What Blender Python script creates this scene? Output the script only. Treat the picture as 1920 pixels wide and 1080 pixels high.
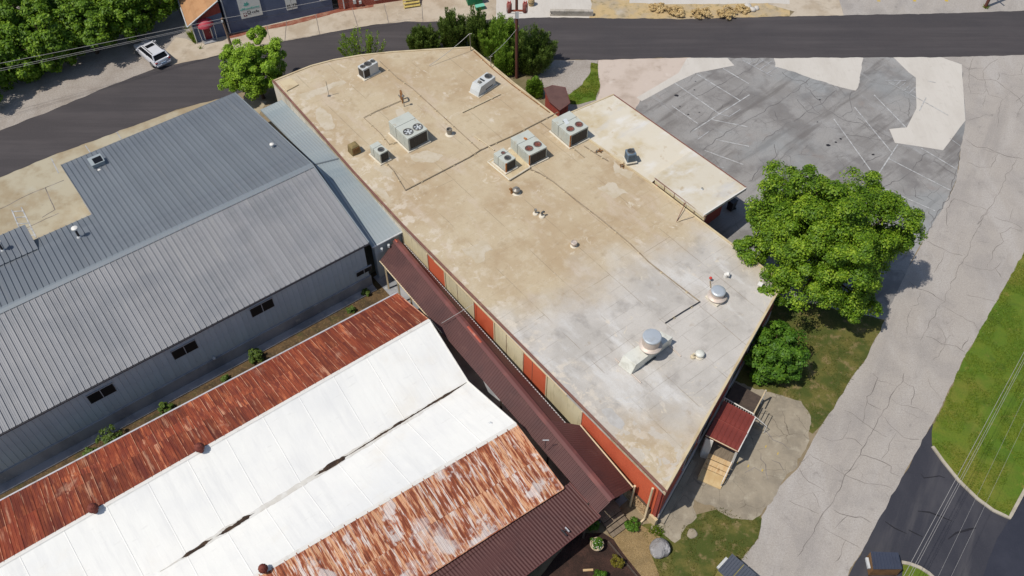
import bpy, bmesh, math, random
import numpy as np
from mathutils import Vector, Matrix, noise as mnoise
from mathutils.geometry import tessellate_polygon

for o in list(bpy.data.objects): bpy.data.objects.remove(o)
scene = bpy.context.scene
col = scene.collection
R = math.radians

# ------------------------------------------------------------------ camera
F_PX, PITCH, CAM_H = 1660.0, R(51.0), 54.0
cd = bpy.data.cameras.new('camera'); cam = bpy.data.objects.new('camera', cd); col.objects.link(cam)
cam.location = (0, 0, CAM_H); cam.rotation_euler = (math.pi/2 - PITCH, 0, 0)
cd.sensor_width = 36.0; cd.lens = 36.0*F_PX/1920.0; cd.clip_start = 0.5; cd.clip_end = 2000
scene.camera = cam
# ------------------------------------------------------------------ light
SUN_EL, SHADOW_AZ = R(60.0), R(30.0)          # shadows fall towards +30 degrees
w = bpy.data.worlds.new('World'); scene.world = w; w.use_nodes = True
nt = w.node_tree; nt.nodes.clear()
sky = nt.nodes.new('ShaderNodeTexSky'); sky.sky_type = 'NISHITA'; sky.sun_disc = False
sky.sun_elevation = SUN_EL
sx, sy = -math.cos(SHADOW_AZ), -math.sin(SHADOW_AZ)
sky.sun_rotation = math.atan2(sx, sy)
bg = nt.nodes.new('ShaderNodeBackground'); bg.inputs['Strength'].default_value = 0.105
wo = nt.nodes.new('ShaderNodeOutputWorld')
nt.links.new(sky.outputs[0], bg.inputs[0]); nt.links.new(bg.outputs[0], wo.inputs[0])
sd = bpy.data.lights.new('sun', 'SUN'); sd.energy = 3.95; sd.angle = R(0.55); sd.color = (1.0, 0.955, 0.88)
sun = bpy.data.objects.new('sun', sd); col.objects.link(sun); sun.location = (-40, -30, 90)
ldir = Vector((math.cos(SHADOW_AZ)*math.cos(SUN_EL), math.sin(SHADOW_AZ)*math.cos(SUN_EL), -math.sin(SUN_EL)))
sun.rotation_euler = ldir.to_track_quat('-Z', 'Y').to_euler()
vs = scene.view_settings; vs.view_transform = 'Standard'; vs.look = 'None'; vs.exposure = 0.0; vs.gamma = 1.0
vs.use_curve_mapping = False

# ------------------------------------------------------------------ pixel -> place
_ct, _st = math.cos(PITCH), math.sin(PITCH)
def P(u, v, z=0.0):
    x = (u-960)/F_PX; up = (540-v)/F_PX
    d = Vector((x, _ct+up*_st, -_st+up*_ct))
    return Vector((0, 0, CAM_H)) + d*((z-CAM_H)/d.z)
def P_on(u, v, zf):
    z = 4.5
    for _ in range(12):
        p = P(u, v, z); z = zf(p)
    return P(u, v, z)

# ------------------------------------------------------------------ materials
def lin(c):
    c /= 255.0
    return c/12.92 if c <= 0.04045 else ((c+0.055)/1.055)**2.4
def C(r, g, b, gain=1.28):
    return (min(lin(r)/gain, .86), min(lin(g)/gain, .86), min(lin(b)/gain, .86), 1)
MATS = {}
def mat(name, base, rough=0.75, metal=0.0, layers=(), bump=None, spec=0.4, coord='Object', trans=None, objvar=0.0):
    """layers: (scale, stretch xyz, detail, lo, hi, colour, amount[, 'obj' offset])"""
    if name in MATS: return MATS[name]
    m = bpy.data.materials.new(name); m.use_nodes = True
    n = m.node_tree; N = n.nodes; L = n.links
    b = N['Principled BSDF']
    b.inputs['Roughness'].default_value = rough; b.inputs['Metallic'].default_value = metal
    b.inputs['Specular IOR Level'].default_value = spec
    tc = N.new('ShaderNodeTexCoord'); oi = N.new('ShaderNodeObjectInfo')
    src = tc.outputs[coord]
    off = N.new('ShaderNodeVectorMath'); off.operation = 'SCALE'
    cmb = N.new('ShaderNodeCombineXYZ')
    L.new(oi.outputs['Random'], cmb.inputs[0]); L.new(oi.outputs['Random'], cmb.inputs[1]); L.new(oi.outputs['Random'], cmb.inputs[2])
    L.new(cmb.outputs[0], off.inputs[0]); off.inputs['Scale'].default_value = 137.0
    addv = N.new('ShaderNodeVectorMath'); addv.operation = 'ADD'
    L.new(src, addv.inputs[0]); L.new(off.outputs[0], addv.inputs[1])
    rgb = N.new('ShaderNodeRGB'); rgb.outputs[0].default_value = base
    cur = rgb.outputs[0]
    for ly in layers:
        sc, st, det, lo, hi, colr, amt = ly[:7]
        own = len(ly) > 7 and ly[7] == 'obj'; pos = len(ly) > 7 and ly[7] == 'pos'
        mp = N.new('ShaderNodeMapping'); mp.inputs['Scale'].default_value = st
        if len(ly) > 8: mp.vector_type = 'TEXTURE'; mp.inputs['Rotation'].default_value = (0, 0, R(ly[8])); mp.inputs['Scale'].default_value = tuple(1/q for q in st)
        L.new(addv.outputs[0] if own else (N.new('ShaderNodeNewGeometry').outputs['Position'] if pos else src), mp.inputs[0])
        no = N.new('ShaderNodeTexNoise'); no.inputs['Scale'].default_value = sc; no.inputs['Detail'].default_value = det
        no.inputs['Roughness'].default_value = 0.62
        L.new(mp.outputs[0], no.inputs['Vector'])
        mr = N.new('ShaderNodeMapRange'); mr.inputs['From Min'].default_value = lo; mr.inputs['From Max'].default_value = hi
        mr.inputs['To Min'].default_value = 0; mr.inputs['To Max'].default_value = amt; mr.clamp = True
        mr.interpolation_type = 'SMOOTHSTEP'
        L.new(no.outputs[0], mr.inputs[0])
        mx = N.new('ShaderNodeMix'); mx.data_type = 'RGBA'
        L.new(mr.outputs[0], mx.inputs[0]); L.new(cur, mx.inputs[6]); mx.inputs[7].default_value = colr
        cur = mx.outputs[2]
    if objvar:
        hs = N.new('ShaderNodeHueSaturation'); mr = N.new('ShaderNodeMapRange')
        mr.inputs['To Min'].default_value = 1-objvar; mr.inputs['To Max'].default_value = 1+objvar
        L.new(oi.outputs['Random'], mr.inputs[0]); L.new(mr.outputs[0], hs.inputs['Value']); L.new(cur, hs.inputs['Color'])
        cur = hs.outputs[0]
    L.new(cur, b.inputs['Base Color'])
    if bump:
        sc, st, strength, dist = bump
        mp = N.new('ShaderNodeMapping'); mp.inputs['Scale'].default_value = st; L.new(src, mp.inputs[0])
        no = N.new('ShaderNodeTexNoise'); no.inputs['Scale'].default_value = sc; no.inputs['Detail'].default_value = 6
        L.new(mp.outputs[0], no.inputs['Vector'])
        bp = N.new('ShaderNodeBump'); bp.inputs['Strength'].default_value = strength; bp.inputs['Distance'].default_value = dist
        L.new(no.outputs[0], bp.inputs['Height']); L.new(bp.outputs[0], b.inputs['Normal'])
    MATS[name] = m
    return m
ONE = (1, 1, 1)
def hairlines(m, scale, colr, width, amt, mask_scale=.25, warp=.6):
    """fine hairline cracks over a paved material"""
    n = m.node_tree; N = n.nodes; L = n.links; b = N['Principled BSDF']; src = b.inputs['Base Color'].links[0].from_socket
    tc = N.new('ShaderNodeTexCoord'); nz = N.new('ShaderNodeTexNoise'); nz.inputs['Scale'].default_value = 1.3; nz.inputs['Detail'].default_value = 5; L.new(tc.outputs['Object'], nz.inputs['Vector'])
    va_ = N.new('ShaderNodeVectorMath'); va_.operation = 'MULTIPLY_ADD'; L.new(nz.outputs[1], va_.inputs[0]); va_.inputs[1].default_value = (warp, warp, 0); L.new(tc.outputs['Object'], va_.inputs[2])
    vo = N.new('ShaderNodeTexVoronoi'); vo.feature = 'DISTANCE_TO_EDGE'; vo.inputs['Scale'].default_value = scale; L.new(va_.outputs[0], vo.inputs['Vector'])
    mr = N.new('ShaderNodeMapRange'); mr.inputs[1].default_value = width*.3; mr.inputs[2].default_value = width; mr.inputs[3].default_value = 1; mr.inputs[4].default_value = 0; L.new(vo.outputs['Distance'], mr.inputs[0])
    n2 = N.new('ShaderNodeTexNoise'); n2.inputs['Scale'].default_value = mask_scale; n2.inputs['Detail'].default_value = 5; L.new(tc.outputs['Object'], n2.inputs['Vector'])
    m2 = N.new('ShaderNodeMapRange'); m2.inputs[1].default_value = .42; m2.inputs[2].default_value = .62; m2.inputs[4].default_value = amt; L.new(n2.outputs[0], m2.inputs[0])
    mu = N.new('ShaderNodeMath'); mu.operation = 'MULTIPLY'; L.new(mr.outputs[0], mu.inputs[0]); L.new(m2.outputs[0], mu.inputs[1])
    mx = N.new('ShaderNodeMix'); mx.data_type = 'RGBA'; L.new(mu.outputs[0], mx.inputs[0]); L.new(src, mx.inputs[6]); mx.inputs[7].default_value = colr; L.new(mx.outputs[2], b.inputs['Base Color'])
    return m
def leafmat(name, c1, c2, c3):
    m = bpy.data.materials.new(name); m.use_nodes = True
    n = m.node_tree; N = n.nodes; L = n.links; b = N['Principled BSDF']
    geo = N.new('ShaderNodeNewGeometry'); ramp = N.new('ShaderNodeValToRGB')
    ramp.color_ramp.elements[0].color = c1; ramp.color_ramp.elements[1].color = c3
    e = ramp.color_ramp.elements.new(0.5); e.color = c2
    tc = N.new('ShaderNodeTexCoord'); no = N.new('ShaderNodeTexNoise'); no.inputs['Scale'].default_value = 0.9; no.inputs['Detail'].default_value = 3
    L.new(tc.outputs['Object'], no.inputs['Vector'])
    ad = N.new('ShaderNodeMath'); ad.operation = 'MULTIPLY_ADD'; ad.inputs[1].default_value = 0.5
    sb = N.new('ShaderNodeMath'); sb.operation = 'MULTIPLY_ADD'; sb.inputs[1].default_value = 1.2; sb.inputs[2].default_value = -0.35
    L.new(no.outputs[0], sb.inputs[0]); L.new(geo.outputs['Random Per Island'], ad.inputs[0]); L.new(sb.outputs[0], ad.inputs[2])
    L.new(ad.outputs[0], ramp.inputs[0]); L.new(ramp.outputs[0], b.inputs['Base Color'])
    b.inputs['Roughness'].default_value = 0.55; b.inputs['Specular IOR Level'].default_value = 0.3
    tr = N.new('ShaderNodeBsdfTranslucent'); mx = N.new('ShaderNodeMixShader'); mx.inputs[0].default_value = 0.24
    hs = N.new('ShaderNodeHueSaturation'); hs.inputs['Value'].default_value = 1.35; hs.inputs['Hue'].default_value = 0.485
    L.new(ramp.outputs[0], hs.inputs['Color']); L.new(hs.outputs[0], tr.inputs['Color'])
    L.new(b.outputs[0], mx.inputs[1]); L.new(tr.outputs[0], mx.inputs[2]); L.new(mx.outputs[0], N['Material Output'].inputs[0])
    MATS[name] = m
    return m

# ------------------------------------------------------------------ objects
ROOTM = {}
def props(o, label=None, cat=None, group=None, kind=None):
    if label: o['label'] = label
    if cat: o['category'] = cat
    if group: o['group'] = group
    if kind: o['kind'] = kind
    return o
def root(name, label, cat, loc, rz=0.0, group=None):
    o = bpy.data.objects.new(name, None); col.objects.link(o); o.empty_display_size = 0.3
    o.location = loc; o.rotation_euler = (0, 0, rz)
    ROOTM[o.name] = (Matrix.Translation(Vector(loc)) @ Matrix.Rotation(rz, 4, 'Z')).inverted()
    return props(o, label, cat, group)
def top_of(o):
    while o.parent: o = o.parent
    return o
def inv_of(parent):
    return ROOTM[top_of(parent).name]
class MB:
    def __init__(s): s.v = []; s.f = []
    def add(s, vs, fs):
        k = len(s.v); s.v += [Vector(q) for q in vs]; s.f += [tuple(i+k for i in f) for f in fs]; return s
    def quad(s, a, b, c, d): return s.add([a, b, c, d], [(0, 1, 2, 3)])
    def box(s, c, size, M=None, taper=1.0):
        x, y, z = size[0]/2, size[1]/2, size[2]/2; t = taper
        vs = [Vector(q) for q in ((-x,-y,-z),(x,-y,-z),(x,y,-z),(-x,y,-z),(-x*t,-y*t,z),(x*t,-y*t,z),(x*t,y*t,z),(-x*t,y*t,z))]
        if M: vs = [M @ q for q in vs]
        return s.add([q+Vector(c) for q in vs], [(3,2,1,0),(4,5,6,7),(0,1,5,4),(1,2,6,5),(2,3,7,6),(3,0,4,7)])
    def prism(s, poly, z0, z1):
        """poly: xy or xyz points (z ignored unless z is None); extruded z0..z1 (numbers or functions)"""
        n = len(poly); f0 = z0 if callable(z0) else (lambda p: z0); f1 = z1 if callable(z1) else (lambda p: z1)
        a = sum(poly[i][0]*poly[(i+1) % n][1]-poly[(i+1) % n][0]*poly[i][1] for i in range(n))
        if a < 0: poly = list(reversed(poly))
        lo = [Vector((p[0], p[1], f0(p))) for p in poly]; hi = [Vector((p[0], p[1], f1(p))) for p in poly]
        tris = tessellate_polygon([[Vector((p[0], p[1], 0)) for p in poly]])
        fs = []
        for t in tris:
            q = [poly[i] for i in t]
            ar = (q[1][0]-q[0][0])*(q[2][1]-q[0][1])-(q[2][0]-q[0][0])*(q[1][1]-q[0][1])
            t = tuple(t) if ar > 0 else tuple(reversed(t))
            fs.append(tuple(i+n for i in t)); fs.append(tuple(reversed(t)))
        for i in range(n):
            j = (i+1) % n; fs.append((i, j, j+n, i+n))
        return s.add(lo+hi, fs)
    def slab(s, a, b, c, d, th):
        """quad a b c d (ccw from above) thickened downwards"""
        dn = Vector((0, 0, -th)); a, b, c, d = map(Vector, (a, b, c, d))
        return s.add([a, b, c, d, a+dn, b+dn, c+dn, d+dn], [(0,1,2,3),(7,6,5,4),(0,4,5,1),(1,5,6,2),(2,6,7,3),(3,7,4,0)])
    def tube(s, pts, rad, n=8, cap=True):
        pts = [Vector(p) for p in pts]; rs = rad if isinstance(rad, (list, tuple)) else [rad]*len(pts)
        vs = []; fs = []; ref = None
        for i, p in enumerate(pts):
            t = (pts[min(i+1, len(pts)-1)]-pts[max(i-1, 0)]).normalized()
            if ref is None:
                ref = t.orthogonal().normalized()
            ref = (ref - t*ref.dot(t)).normalized(); bi = t.cross(ref)
            for k in range(n):
                a = 2*math.pi*k/n; vs.append(p+(ref*math.cos(a)+bi*math.sin(a))*rs[i])
        for i in range(len(pts)-1):
            for k in range(n):
                k2 = (k+1) % n; fs.append((i*n+k, i*n+k2, (i+1)*n+k2, (i+1)*n+k))
        if cap:
            fs.append(tuple(reversed(range(n)))); fs.append(tuple((len(pts)-1)*n+k for k in range(n)))
        return s.add(vs, fs)
    def lathe(s, prof, c=(0, 0, 0), n=20, M=None, cap=True):
        vs = []; fs = []; c = Vector(c)
        for r, z in prof:
            for k in range(n):
                a = 2*math.pi*k/n; q = Vector((r*math.cos(a), r*math.sin(a), z)); vs.append((M @ q if M else q)+c)
        for i in range(len(prof)-1):
            for k in range(n):
                k2 = (k+1) % n; fs.append((i*n+k, i*n+k2, (i+1)*n+k2, (i+1)*n+k))
        if cap and prof[0][0] > 1e-4: fs.append(tuple(reversed(range(n))))
        if cap and prof[-1][0] > 1e-4: fs.append(tuple((len(prof)-1)*n+k for k in range(n)))
        return s.add(vs, fs)
    def mesh(s, name, smooth=False):
        me = bpy.data.meshes.new(name); me.from_pydata([tuple(q) for q in s.v], [], s.f); me.validate(); me.update()
        if smooth:
            me.polygons.foreach_set('use_smooth', [True]*len(me.polygons))
        return me
    def build(s, name, m, parent=None, local=False, smooth=False, bevel=0, label=None, cat=None, group=None, kind=None):
        if parent is not None:
            if not local:
                iv = inv_of(parent); s.v = [iv @ q for q in s.v]
            org = Vector((0, 0, 0))
        else:
            n = len(s.v); org = Vector((sum(q.x for q in s.v)/n, sum(q.y for q in s.v)/n, min(q.z for q in s.v)))
            s.v = [q-org for q in s.v]
        me = s.mesh(name, smooth)
        if isinstance(m, (list, tuple)):
            for q in m: me.materials.append(q)
        elif m: me.materials.append(m)
        o = bpy.data.objects.new(name, me); col.objects.link(o)
        if parent is not None: o.parent = parent
        else: o.location = org
        if bevel:
            md = o.modifiers.new('bevel', 'BEVEL'); md.width = bevel; md.segments = 2; md.limit_method = 'ANGLE'
        if smooth and not bevel:
            pass
        return props(o, label, cat, group, kind)
def smooth_angle(o, deg=40):
    try:
        me = o.data
        me.polygons.foreach_set('use_smooth', [True]*len(me.polygons))
        bm = bmesh.new(); bm.from_mesh(me)
        for e in bm.edges:
            if len(e.link_faces) == 2 and e.calc_face_angle(0) > R(deg): e.smooth = False
        bm.to_mesh(me); bm.free()
    except Exception as ex: print('smooth', ex)
    return o
def place_mesh(name, me, parent, W, m=None, **k):
    """child object sharing mesh data, placed by world matrix W"""
    o = bpy.data.objects.new(name, me); col.objects.link(o)
    if parent is not None:
        o.parent = parent; o.matrix_basis = inv_of(parent) @ W
    else: o.matrix_basis = W
    return props(o, **k)
def copy_tree(o, parent=None):
    c = o.copy(); col.objects.link(c); c.parent = parent
    for ch in list(o.children): copy_tree(ch, c)
    return c
def frame_of(o, ex, ey):
    ex = ex.normalized(); ez = ex.cross(ey).normalized(); ey = ez.cross(ex)
    M = Matrix.Identity(4)
    for i in range(3): M[i][0] = ex[i]; M[i][1] = ey[i]; M[i][2] = ez[i]; M[i][3] = o[i]
    return M
def lerp(a, b, t): return a+(b-a)*t
def sheets(name, parent, A0, A1, B0, B1, n, rows, prof, m, lift=0.0, share=False, jit=0.0, rng=None, rowcuts=None, lap=0.05, cache={}):
    """roof or wall sheets on the patch A0-A1 (upper edge) / B0-B1 (lower edge); each sheet an own object.
    prof: list of (t, h) across one sheet"""
    me_shared = {}
    cuts = rowcuts or [i/rows for i in range(rows+1)]
    for r in range(len(cuts)-1):
        for i in range(n):
            t0, t1 = i/n, (i+1)/n
            U0, U1 = lerp(A0, A1, t0), lerp(A0, A1, t1); D0, D1 = lerp(B0, B1, t0), lerp(B0, B1, t1)
            c0, c1 = cuts[r], cuts[r+1]
            a, b = lerp(U0, D0, c0), lerp(U1, D1, c0)
            ext = lap/((D0-U0).length) if r < len(cuts)-2 else 0
            c, d = lerp(U0, D0, c1+ext), lerp(U1, D1, c1+ext)
            Wm = frame_of(a, b-a, c-a)
            if Wm.col[2][2] < 0 and abs(Wm.col[2][2]) > 0.3:
                Wm = frame_of(a, b-a, a-c)
            ez = Wm.col[2].to_3d()
            dz = lift + (len(cuts)-2-r)*0.012 + (rng.uniform(0, jit) if rng else 0)
            Wm = Matrix.Translation(ez*dz) @ Wm
            key = r
            if share and key in me_shared: me = me_shared[key]
            else:
                iv = Wm.inverted(); vs = []; fs = []
                for (t, h) in prof:
                    hh = Vector((0, 0, h))
                    vs.append(iv @ (lerp(a, b, t)+ez*dz) + hh); vs.append(iv @ (lerp(c, d, t)+ez*dz) + hh)
                for k in range(len(prof)-1):
                    fs.append((2*k, 2*k+1, 2*k+3, 2*k+2))
                me = bpy.data.meshes.new(name); me.from_pydata([tuple(q) for q in vs], [], fs); me.update()
                # upward normals
                if len(me.polygons) and me.polygons[len(me.polygons)//2].normal.z < 0: me.flip_normals()
                me.materials.append(m); me_shared[key] = me
            if jit and rng:
                Wm = Wm @ Matrix.Rotation(rng.uniform(-.004, .004), 4, 'Z')
            place_mesh(name, me, parent, Wm)
# ------------------------------------------------------------------ ground sheets
LEVEL = [0]
def fray(poly, amp, step=0.5, seed=0):
    out = []; n = len(poly)
    for i in range(n):
        a = Vector((poly[i][0], poly[i][1])); b = Vector((poly[(i+1) % n][0], poly[(i+1) % n][1]))
        L = (b-a).length; k = max(1, min(80, int(L/step))); nrm = Vector((-(b-a).y, (b-a).x)).normalized() if L > 1e-6 else Vector((0, 0))
        for j in range(k):
            p = a.lerp(b, j/k)
            d = mnoise.noise(Vector((p.x*.9+seed*7.3, p.y*.9, seed*1.7)))*amp + mnoise.noise(Vector((p.x*3.1+seed*3.3, p.y*3.1, 5.1)))*amp*.45
            out.append(p+nrm*d)
    return out
def sheet(name, px, m, level, amp=0.0, label=None, seed=0, world=False, kind='structure', step=0.5, parent=None):
    poly = [Vector((p[0], p[1])) for p in px] if world else [P(*p).to_2d() for p in px]
    if amp: poly = fray(poly, amp, step, seed)
    mb = MB(); z = 0.004*level
    tris = tessellate_polygon([[Vector((p.x, p.y, 0)) for p in poly]])
    fs = []
    for t in tris:
        q = [poly[i] for i in t]
        ar = (q[1]-q[0]).x*(q[2]-q[0]).y-(q[2]-q[0]).x*(q[1]-q[0]).y
        fs.append(tuple(t) if ar > 0 else tuple(reversed(t)))
    mb.add([Vector((p.x, p.y, z)) for p in poly], fs)
    me = mb.mesh(name); me.materials.append(m)
    o = bpy.data.objects.new(name, me); col.objects.link(o)
    if parent is not None: o.parent = parent
    if kind: o['kind'] = kind
    if label: o['label'] = label
    return o
def ribbon(name, px, width, m, level, parent, jit=0.0, seed=0, taper=False, world=False, step=0.45, z=None):
    """flat marking or crack along a polyline"""
    pts = [Vector((p[0], p[1])) for p in px] if world else [P(*p).to_2d() for p in px]
    res = []
    for i in range(len(pts)-1):
        a, b = pts[i], pts[i+1]; k = max(1, int((b-a).length/step)) if jit else 1
        for j in range(k): res.append(a.lerp(b, j/k))
    res.append(pts[-1])
    if jit:
        res = [q if i in (0, len(res)-1) else q+Vector((mnoise.noise(Vector((q.x*1.3, q.y*1.3, seed))), mnoise.noise(Vector((q.x*1.3, q.y*1.3, seed+9.2)))))*jit for i, q in enumerate(res)]
    vs = []; n = len(res); zz = 0.004*level if z is None else z
    for i, q in enumerate(res):
        t = (res[min(i+1, n-1)]-res[max(i-1, 0)]); t = t.normalized() if t.length > 1e-9 else Vector((1, 0))
        nr = Vector((-t.y, t.x)); wd = width
        if taper: wd *= (0.35+0.9*abs(mnoise.noise(Vector((q.x*2, q.y*2, seed+3.3))))+0.35)*(0.45 if i in (0, n-1) else 1)
        vs += [Vector((*(q+nr*wd/2), zz)), Vector((*(q-nr*wd/2), zz))]
    mb = MB().add(vs, [(2*i, 2*i+1, 2*i+3, 2*i+2) for i in range(n-1)])
    me = mb.mesh(name)
    if len(me.polygons) and me.polygons[0].normal.z < 0: me.flip_normals()
    me.materials.append(m)
    o = bpy.data.objects.new(name, me); col.objects.link(o)
    o.parent = parent
    return o
# ------------------------------------------------------------------ foliage
def quads_mesh(name, V, m):
    """V: (n,4,3) array of quads"""
    n = len(V); me = bpy.data.meshes.new(name)
    me.vertices.add(n*4); me.vertices.foreach_set('co', V.reshape(-1).astype(np.float32))
    me.loops.add(n*4); me.loops.foreach_set('vertex_index', np.arange(n*4, dtype=np.int32))
    me.polygons.add(n); me.polygons.foreach_set('loop_start', np.arange(0, n*4, 4, dtype=np.int32))
    try: me.polygons.foreach_set('loop_total', np.full(n, 4, dtype=np.int32))
    except Exception: pass
    me.update(calc_edges=True); me.validate(); me.materials.append(m)
    return me
def unit(a): return a/np.maximum(np.linalg.norm(a, axis=-1, keepdims=True), 1e-9)
def leaf_quads(rg, c, nrm, size, aspect=0.6):
    n = len(c); t = unit(np.cross(nrm, unit(rg.normal(size=(n, 3))))); b = np.cross(nrm, t)
    s = size*rg.uniform(.65, 1.35, (n, 1)); t = t*s; b = b*s*aspect
    bend = nrm*s*0.22
    return np.stack([c-t, c-b*1.0+bend, c+t, c+b*1.0+bend], axis=1)
def crown_quads(rg, ctr, rad, nclump, cr, per, leaf, up=0.55, lump=0.22, low=-0.45, shell=(.72, 1.0), squash=.8, aspect=.6):
    ctr = np.array(ctr); rad = np.array(rad); out = []
    d = unit(rg.normal(size=(nclump*4, 3))); d = d[d[:, 2] > low][:nclump]
    ph = rg.uniform(0, 6.28, 6)
    az = np.arctan2(d[:, 1], d[:, 0])
    lm = 1+lump*(np.sin(3*az+ph[0])*.5+np.sin(5*az+ph[1]+2*d[:, 2])*.5+np.sin(4*d[:, 2]+ph[2])*.4)
    rr = rg.uniform(shell[0], shell[1], len(d))**1.0*lm
    cc = ctr+d*rad*rr[:, None]
    for i in range(len(d)):
        k = int(per*rg.uniform(.6, 1.4)); r = cr*rg.uniform(.6, 1.35)
        e = unit(rg.normal(size=(k, 3))+d[i]*.9+np.array([0, 0, up*.9]))
        p = cc[i]+e*r*np.array([1, 1, squash])*rg.uniform(.45, 1.05, (k, 1))
        nn = unit(e+np.array([0, 0, up])+rg.normal(size=(k, 3))*.45)
        out.append(leaf_quads(rg, p, nn, leaf, aspect))
    return np.concatenate(out), cc
def tree(name, label, cat, base, h, rad, cz, lm, bark, seed, nclump=120, cr=.8, per=160, leaf=.16, trunk=.22, group=None, low=-.45, lump=.22, extra=None, shell=(.72, 1.0), squash=.8, aspect=.6, up=.55, stems=1):
    rg = np.random.default_rng(seed); t = root(name, label, cat, base, 0, group)
    V, cc = crown_quads(rg, (0, 0, cz), rad, nclump, cr, per, leaf, low=low, lump=lump, shell=shell, squash=squash, aspect=aspect, up=up)
    core, c2 = crown_quads(rg, (0, 0, cz), np.array(rad)*.55, nclump//3, cr*1.1, per//2, leaf*1.5, low=-.8)
    Vs = [V, core]
    if extra:
        for (ex, ey, ez, er) in extra:
            q, c3 = crown_quads(rg, (ex, ey, ez), (er, er, er*.8), 14, cr*.75, per, leaf, low=-.6); Vs.append(q); cc = np.concatenate([cc, c3])
    me = quads_mesh('crown', np.concatenate(Vs), lm)
    o = bpy.data.objects.new('crown', me); col.objects.link(o); o.parent = t
    mb = MB()
    top = cz+rad[2]*.35
    for s in range(stems):
        off = Vector((rg.uniform(-.3, .3), rg.uniform(-.3, .3), 0))*(1 if stems > 1 else 0)
        pts = [off+Vector((rg.normal()*.06*i, rg.normal()*.06*i, top*i/6)) for i in range(7)]
        pts[0].z = -.02
        mb.tube(pts, [trunk*(1-.13*i)*(1.25 if i == 0 else 1) for i in range(7)], 9)
    idx = rg.permutation(len(cc))[:min(26, len(cc))]
    for k, i in enumerate(idx):
        z0 = rg.uniform(.3, .85)*top; e = Vector(cc[i]); s0 = Vector((0, 0, min(z0, max(e.z*.8, .2))))
        md = s0.lerp(e, .5)+Vector((0, 0, .25*rg.uniform(0, 1)))
        mb.tube([s0, md, e], [trunk*.42, trunk*.25, trunk*.08], 6)
    smooth_angle(mb.build('trunk', bark, t, local=True), 60)
    return t
def plumes(name, label, cat, base, h, spread, n, lm, bark, seed, group=None, leaf=.1, per=260, thick=.34):
    rg = np.random.default_rng(seed); t = root(name, label, cat, base, 0, group); out = []; mb = MB()
    for i in range(n):
        a = rg.uniform(0, 6.28); o = np.sqrt(rg.uniform(0, 1)); L_ = h*(1-.45*o)*rg.uniform(.75, 1.1)
        s0 = np.array([np.cos(a)*o*spread[0]*.55, np.sin(a)*o*spread[1]*.55, .05+.1*h*rg.uniform(0, 1)]); tip = np.array([np.cos(a)*o*spread[0], np.sin(a)*o*spread[1], L_])
        k = int(per*rg.uniform(.7, 1.3)); u = rg.uniform(.0, 1, k)**.8; th = rg.uniform(0, 6.28, k); r = thick*(1-u*.6)*rg.uniform(.3, 1.1, k)
        c = s0+(tip-s0)*u[:, None]+np.stack([np.cos(th)*r, np.sin(th)*r, rg.normal(size=k)*.05], 1)
        nn = unit(np.stack([np.cos(th), np.sin(th), np.full(k, .5)], 1)+rg.normal(size=(k, 3))*.4)
        up_ = np.tile(unit((tip-s0)[None])+0, (k, 1))+np.stack([np.cos(th), np.sin(th), np.zeros(k)], 1)*.5+rg.normal(size=(k, 3))*.25
        tdir = unit(up_); b = unit(np.cross(nn, tdir)); s = leaf*rg.uniform(.6, 1.4, (k, 1))
        out.append(np.stack([c-tdir*s, c-b*s*.3, c+tdir*s, c+b*s*.3], 1))
        if i % 3 == 0: mb.tube([Vector(s0)*.25+Vector((0, 0, -.02)), Vector(s0), Vector(s0+(tip-s0)*.8)], [.07, .05, .015], 5)
    me = quads_mesh('crown', np.concatenate(out), lm); o = bpy.data.objects.new('crown', me); col.objects.link(o); o.parent = t
    mb.build('trunk', bark, t, local=True)
    return t
def blades(name, polys, n, h, m, seed, label, cat, exclude=(), world=False, wdt=.02):
    rg = np.random.default_rng(seed); out = []
    pl = [[P(*p).to_2d() for p in q] if not world else [Vector(p) for p in q] for q in polys]
    def inside(pts, X, Y):
        r = np.zeros(len(X), bool); k = len(pts)
        for i in range(k):
            x1, y1 = pts[i]; x2, y2 = pts[(i+1) % k]
            cnd = ((y1 > Y) != (y2 > Y)); den = (y2-y1) if abs(y2-y1) > 1e-9 else 1e-9
            r ^= cnd & (X < (x2-x1)*(Y-y1)/den+x1)
        return r
    for q in pl:
        xs = [p[0] for p in q]; ys = [p[1] for p in q]
        A = (max(xs)-min(xs))*(max(ys)-min(ys)); k = int(n*A)
        X = rg.uniform(min(xs), max(xs), k); Y = rg.uniform(min(ys), max(ys), k); ok = inside(q, X, Y)
        for e in exclude: ok &= ~inside([P(*p).to_2d() for p in e], X, Y)
        cl = np.array([mnoise.noise(Vector((x*.7, y*.7, seed))) for x, y in zip(X[ok], Y[ok])])
        X = X[ok]; Y = Y[ok]; kk = cl > -.12; X = X[kk]; Y = Y[kk]; k = len(X)
        hh = h*rg.uniform(.5, 1.4, k); a = rg.uniform(0, 6.28, k); lx = rg.normal(size=k)*.6*hh; ly = rg.normal(size=k)*.6*hh
        wx = np.cos(a)*wdt; wy = np.sin(a)*wdt; z0 = np.full(k, .006)
        out.append(np.stack([np.stack([X-wx, Y-wy, z0], 1), np.stack([X+wx, Y+wy, z0], 1), np.stack([X+lx+wx*.3, Y+ly+wy*.3, hh], 1), np.stack([X+lx-wx*.3, Y+ly-wy*.3, hh], 1)], 1))
    me = quads_mesh(name, np.concatenate(out), m)
    o = bpy.data.objects.new(name, me); col.objects.link(o)
    return props(o, label, cat, kind='stuff')
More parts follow.
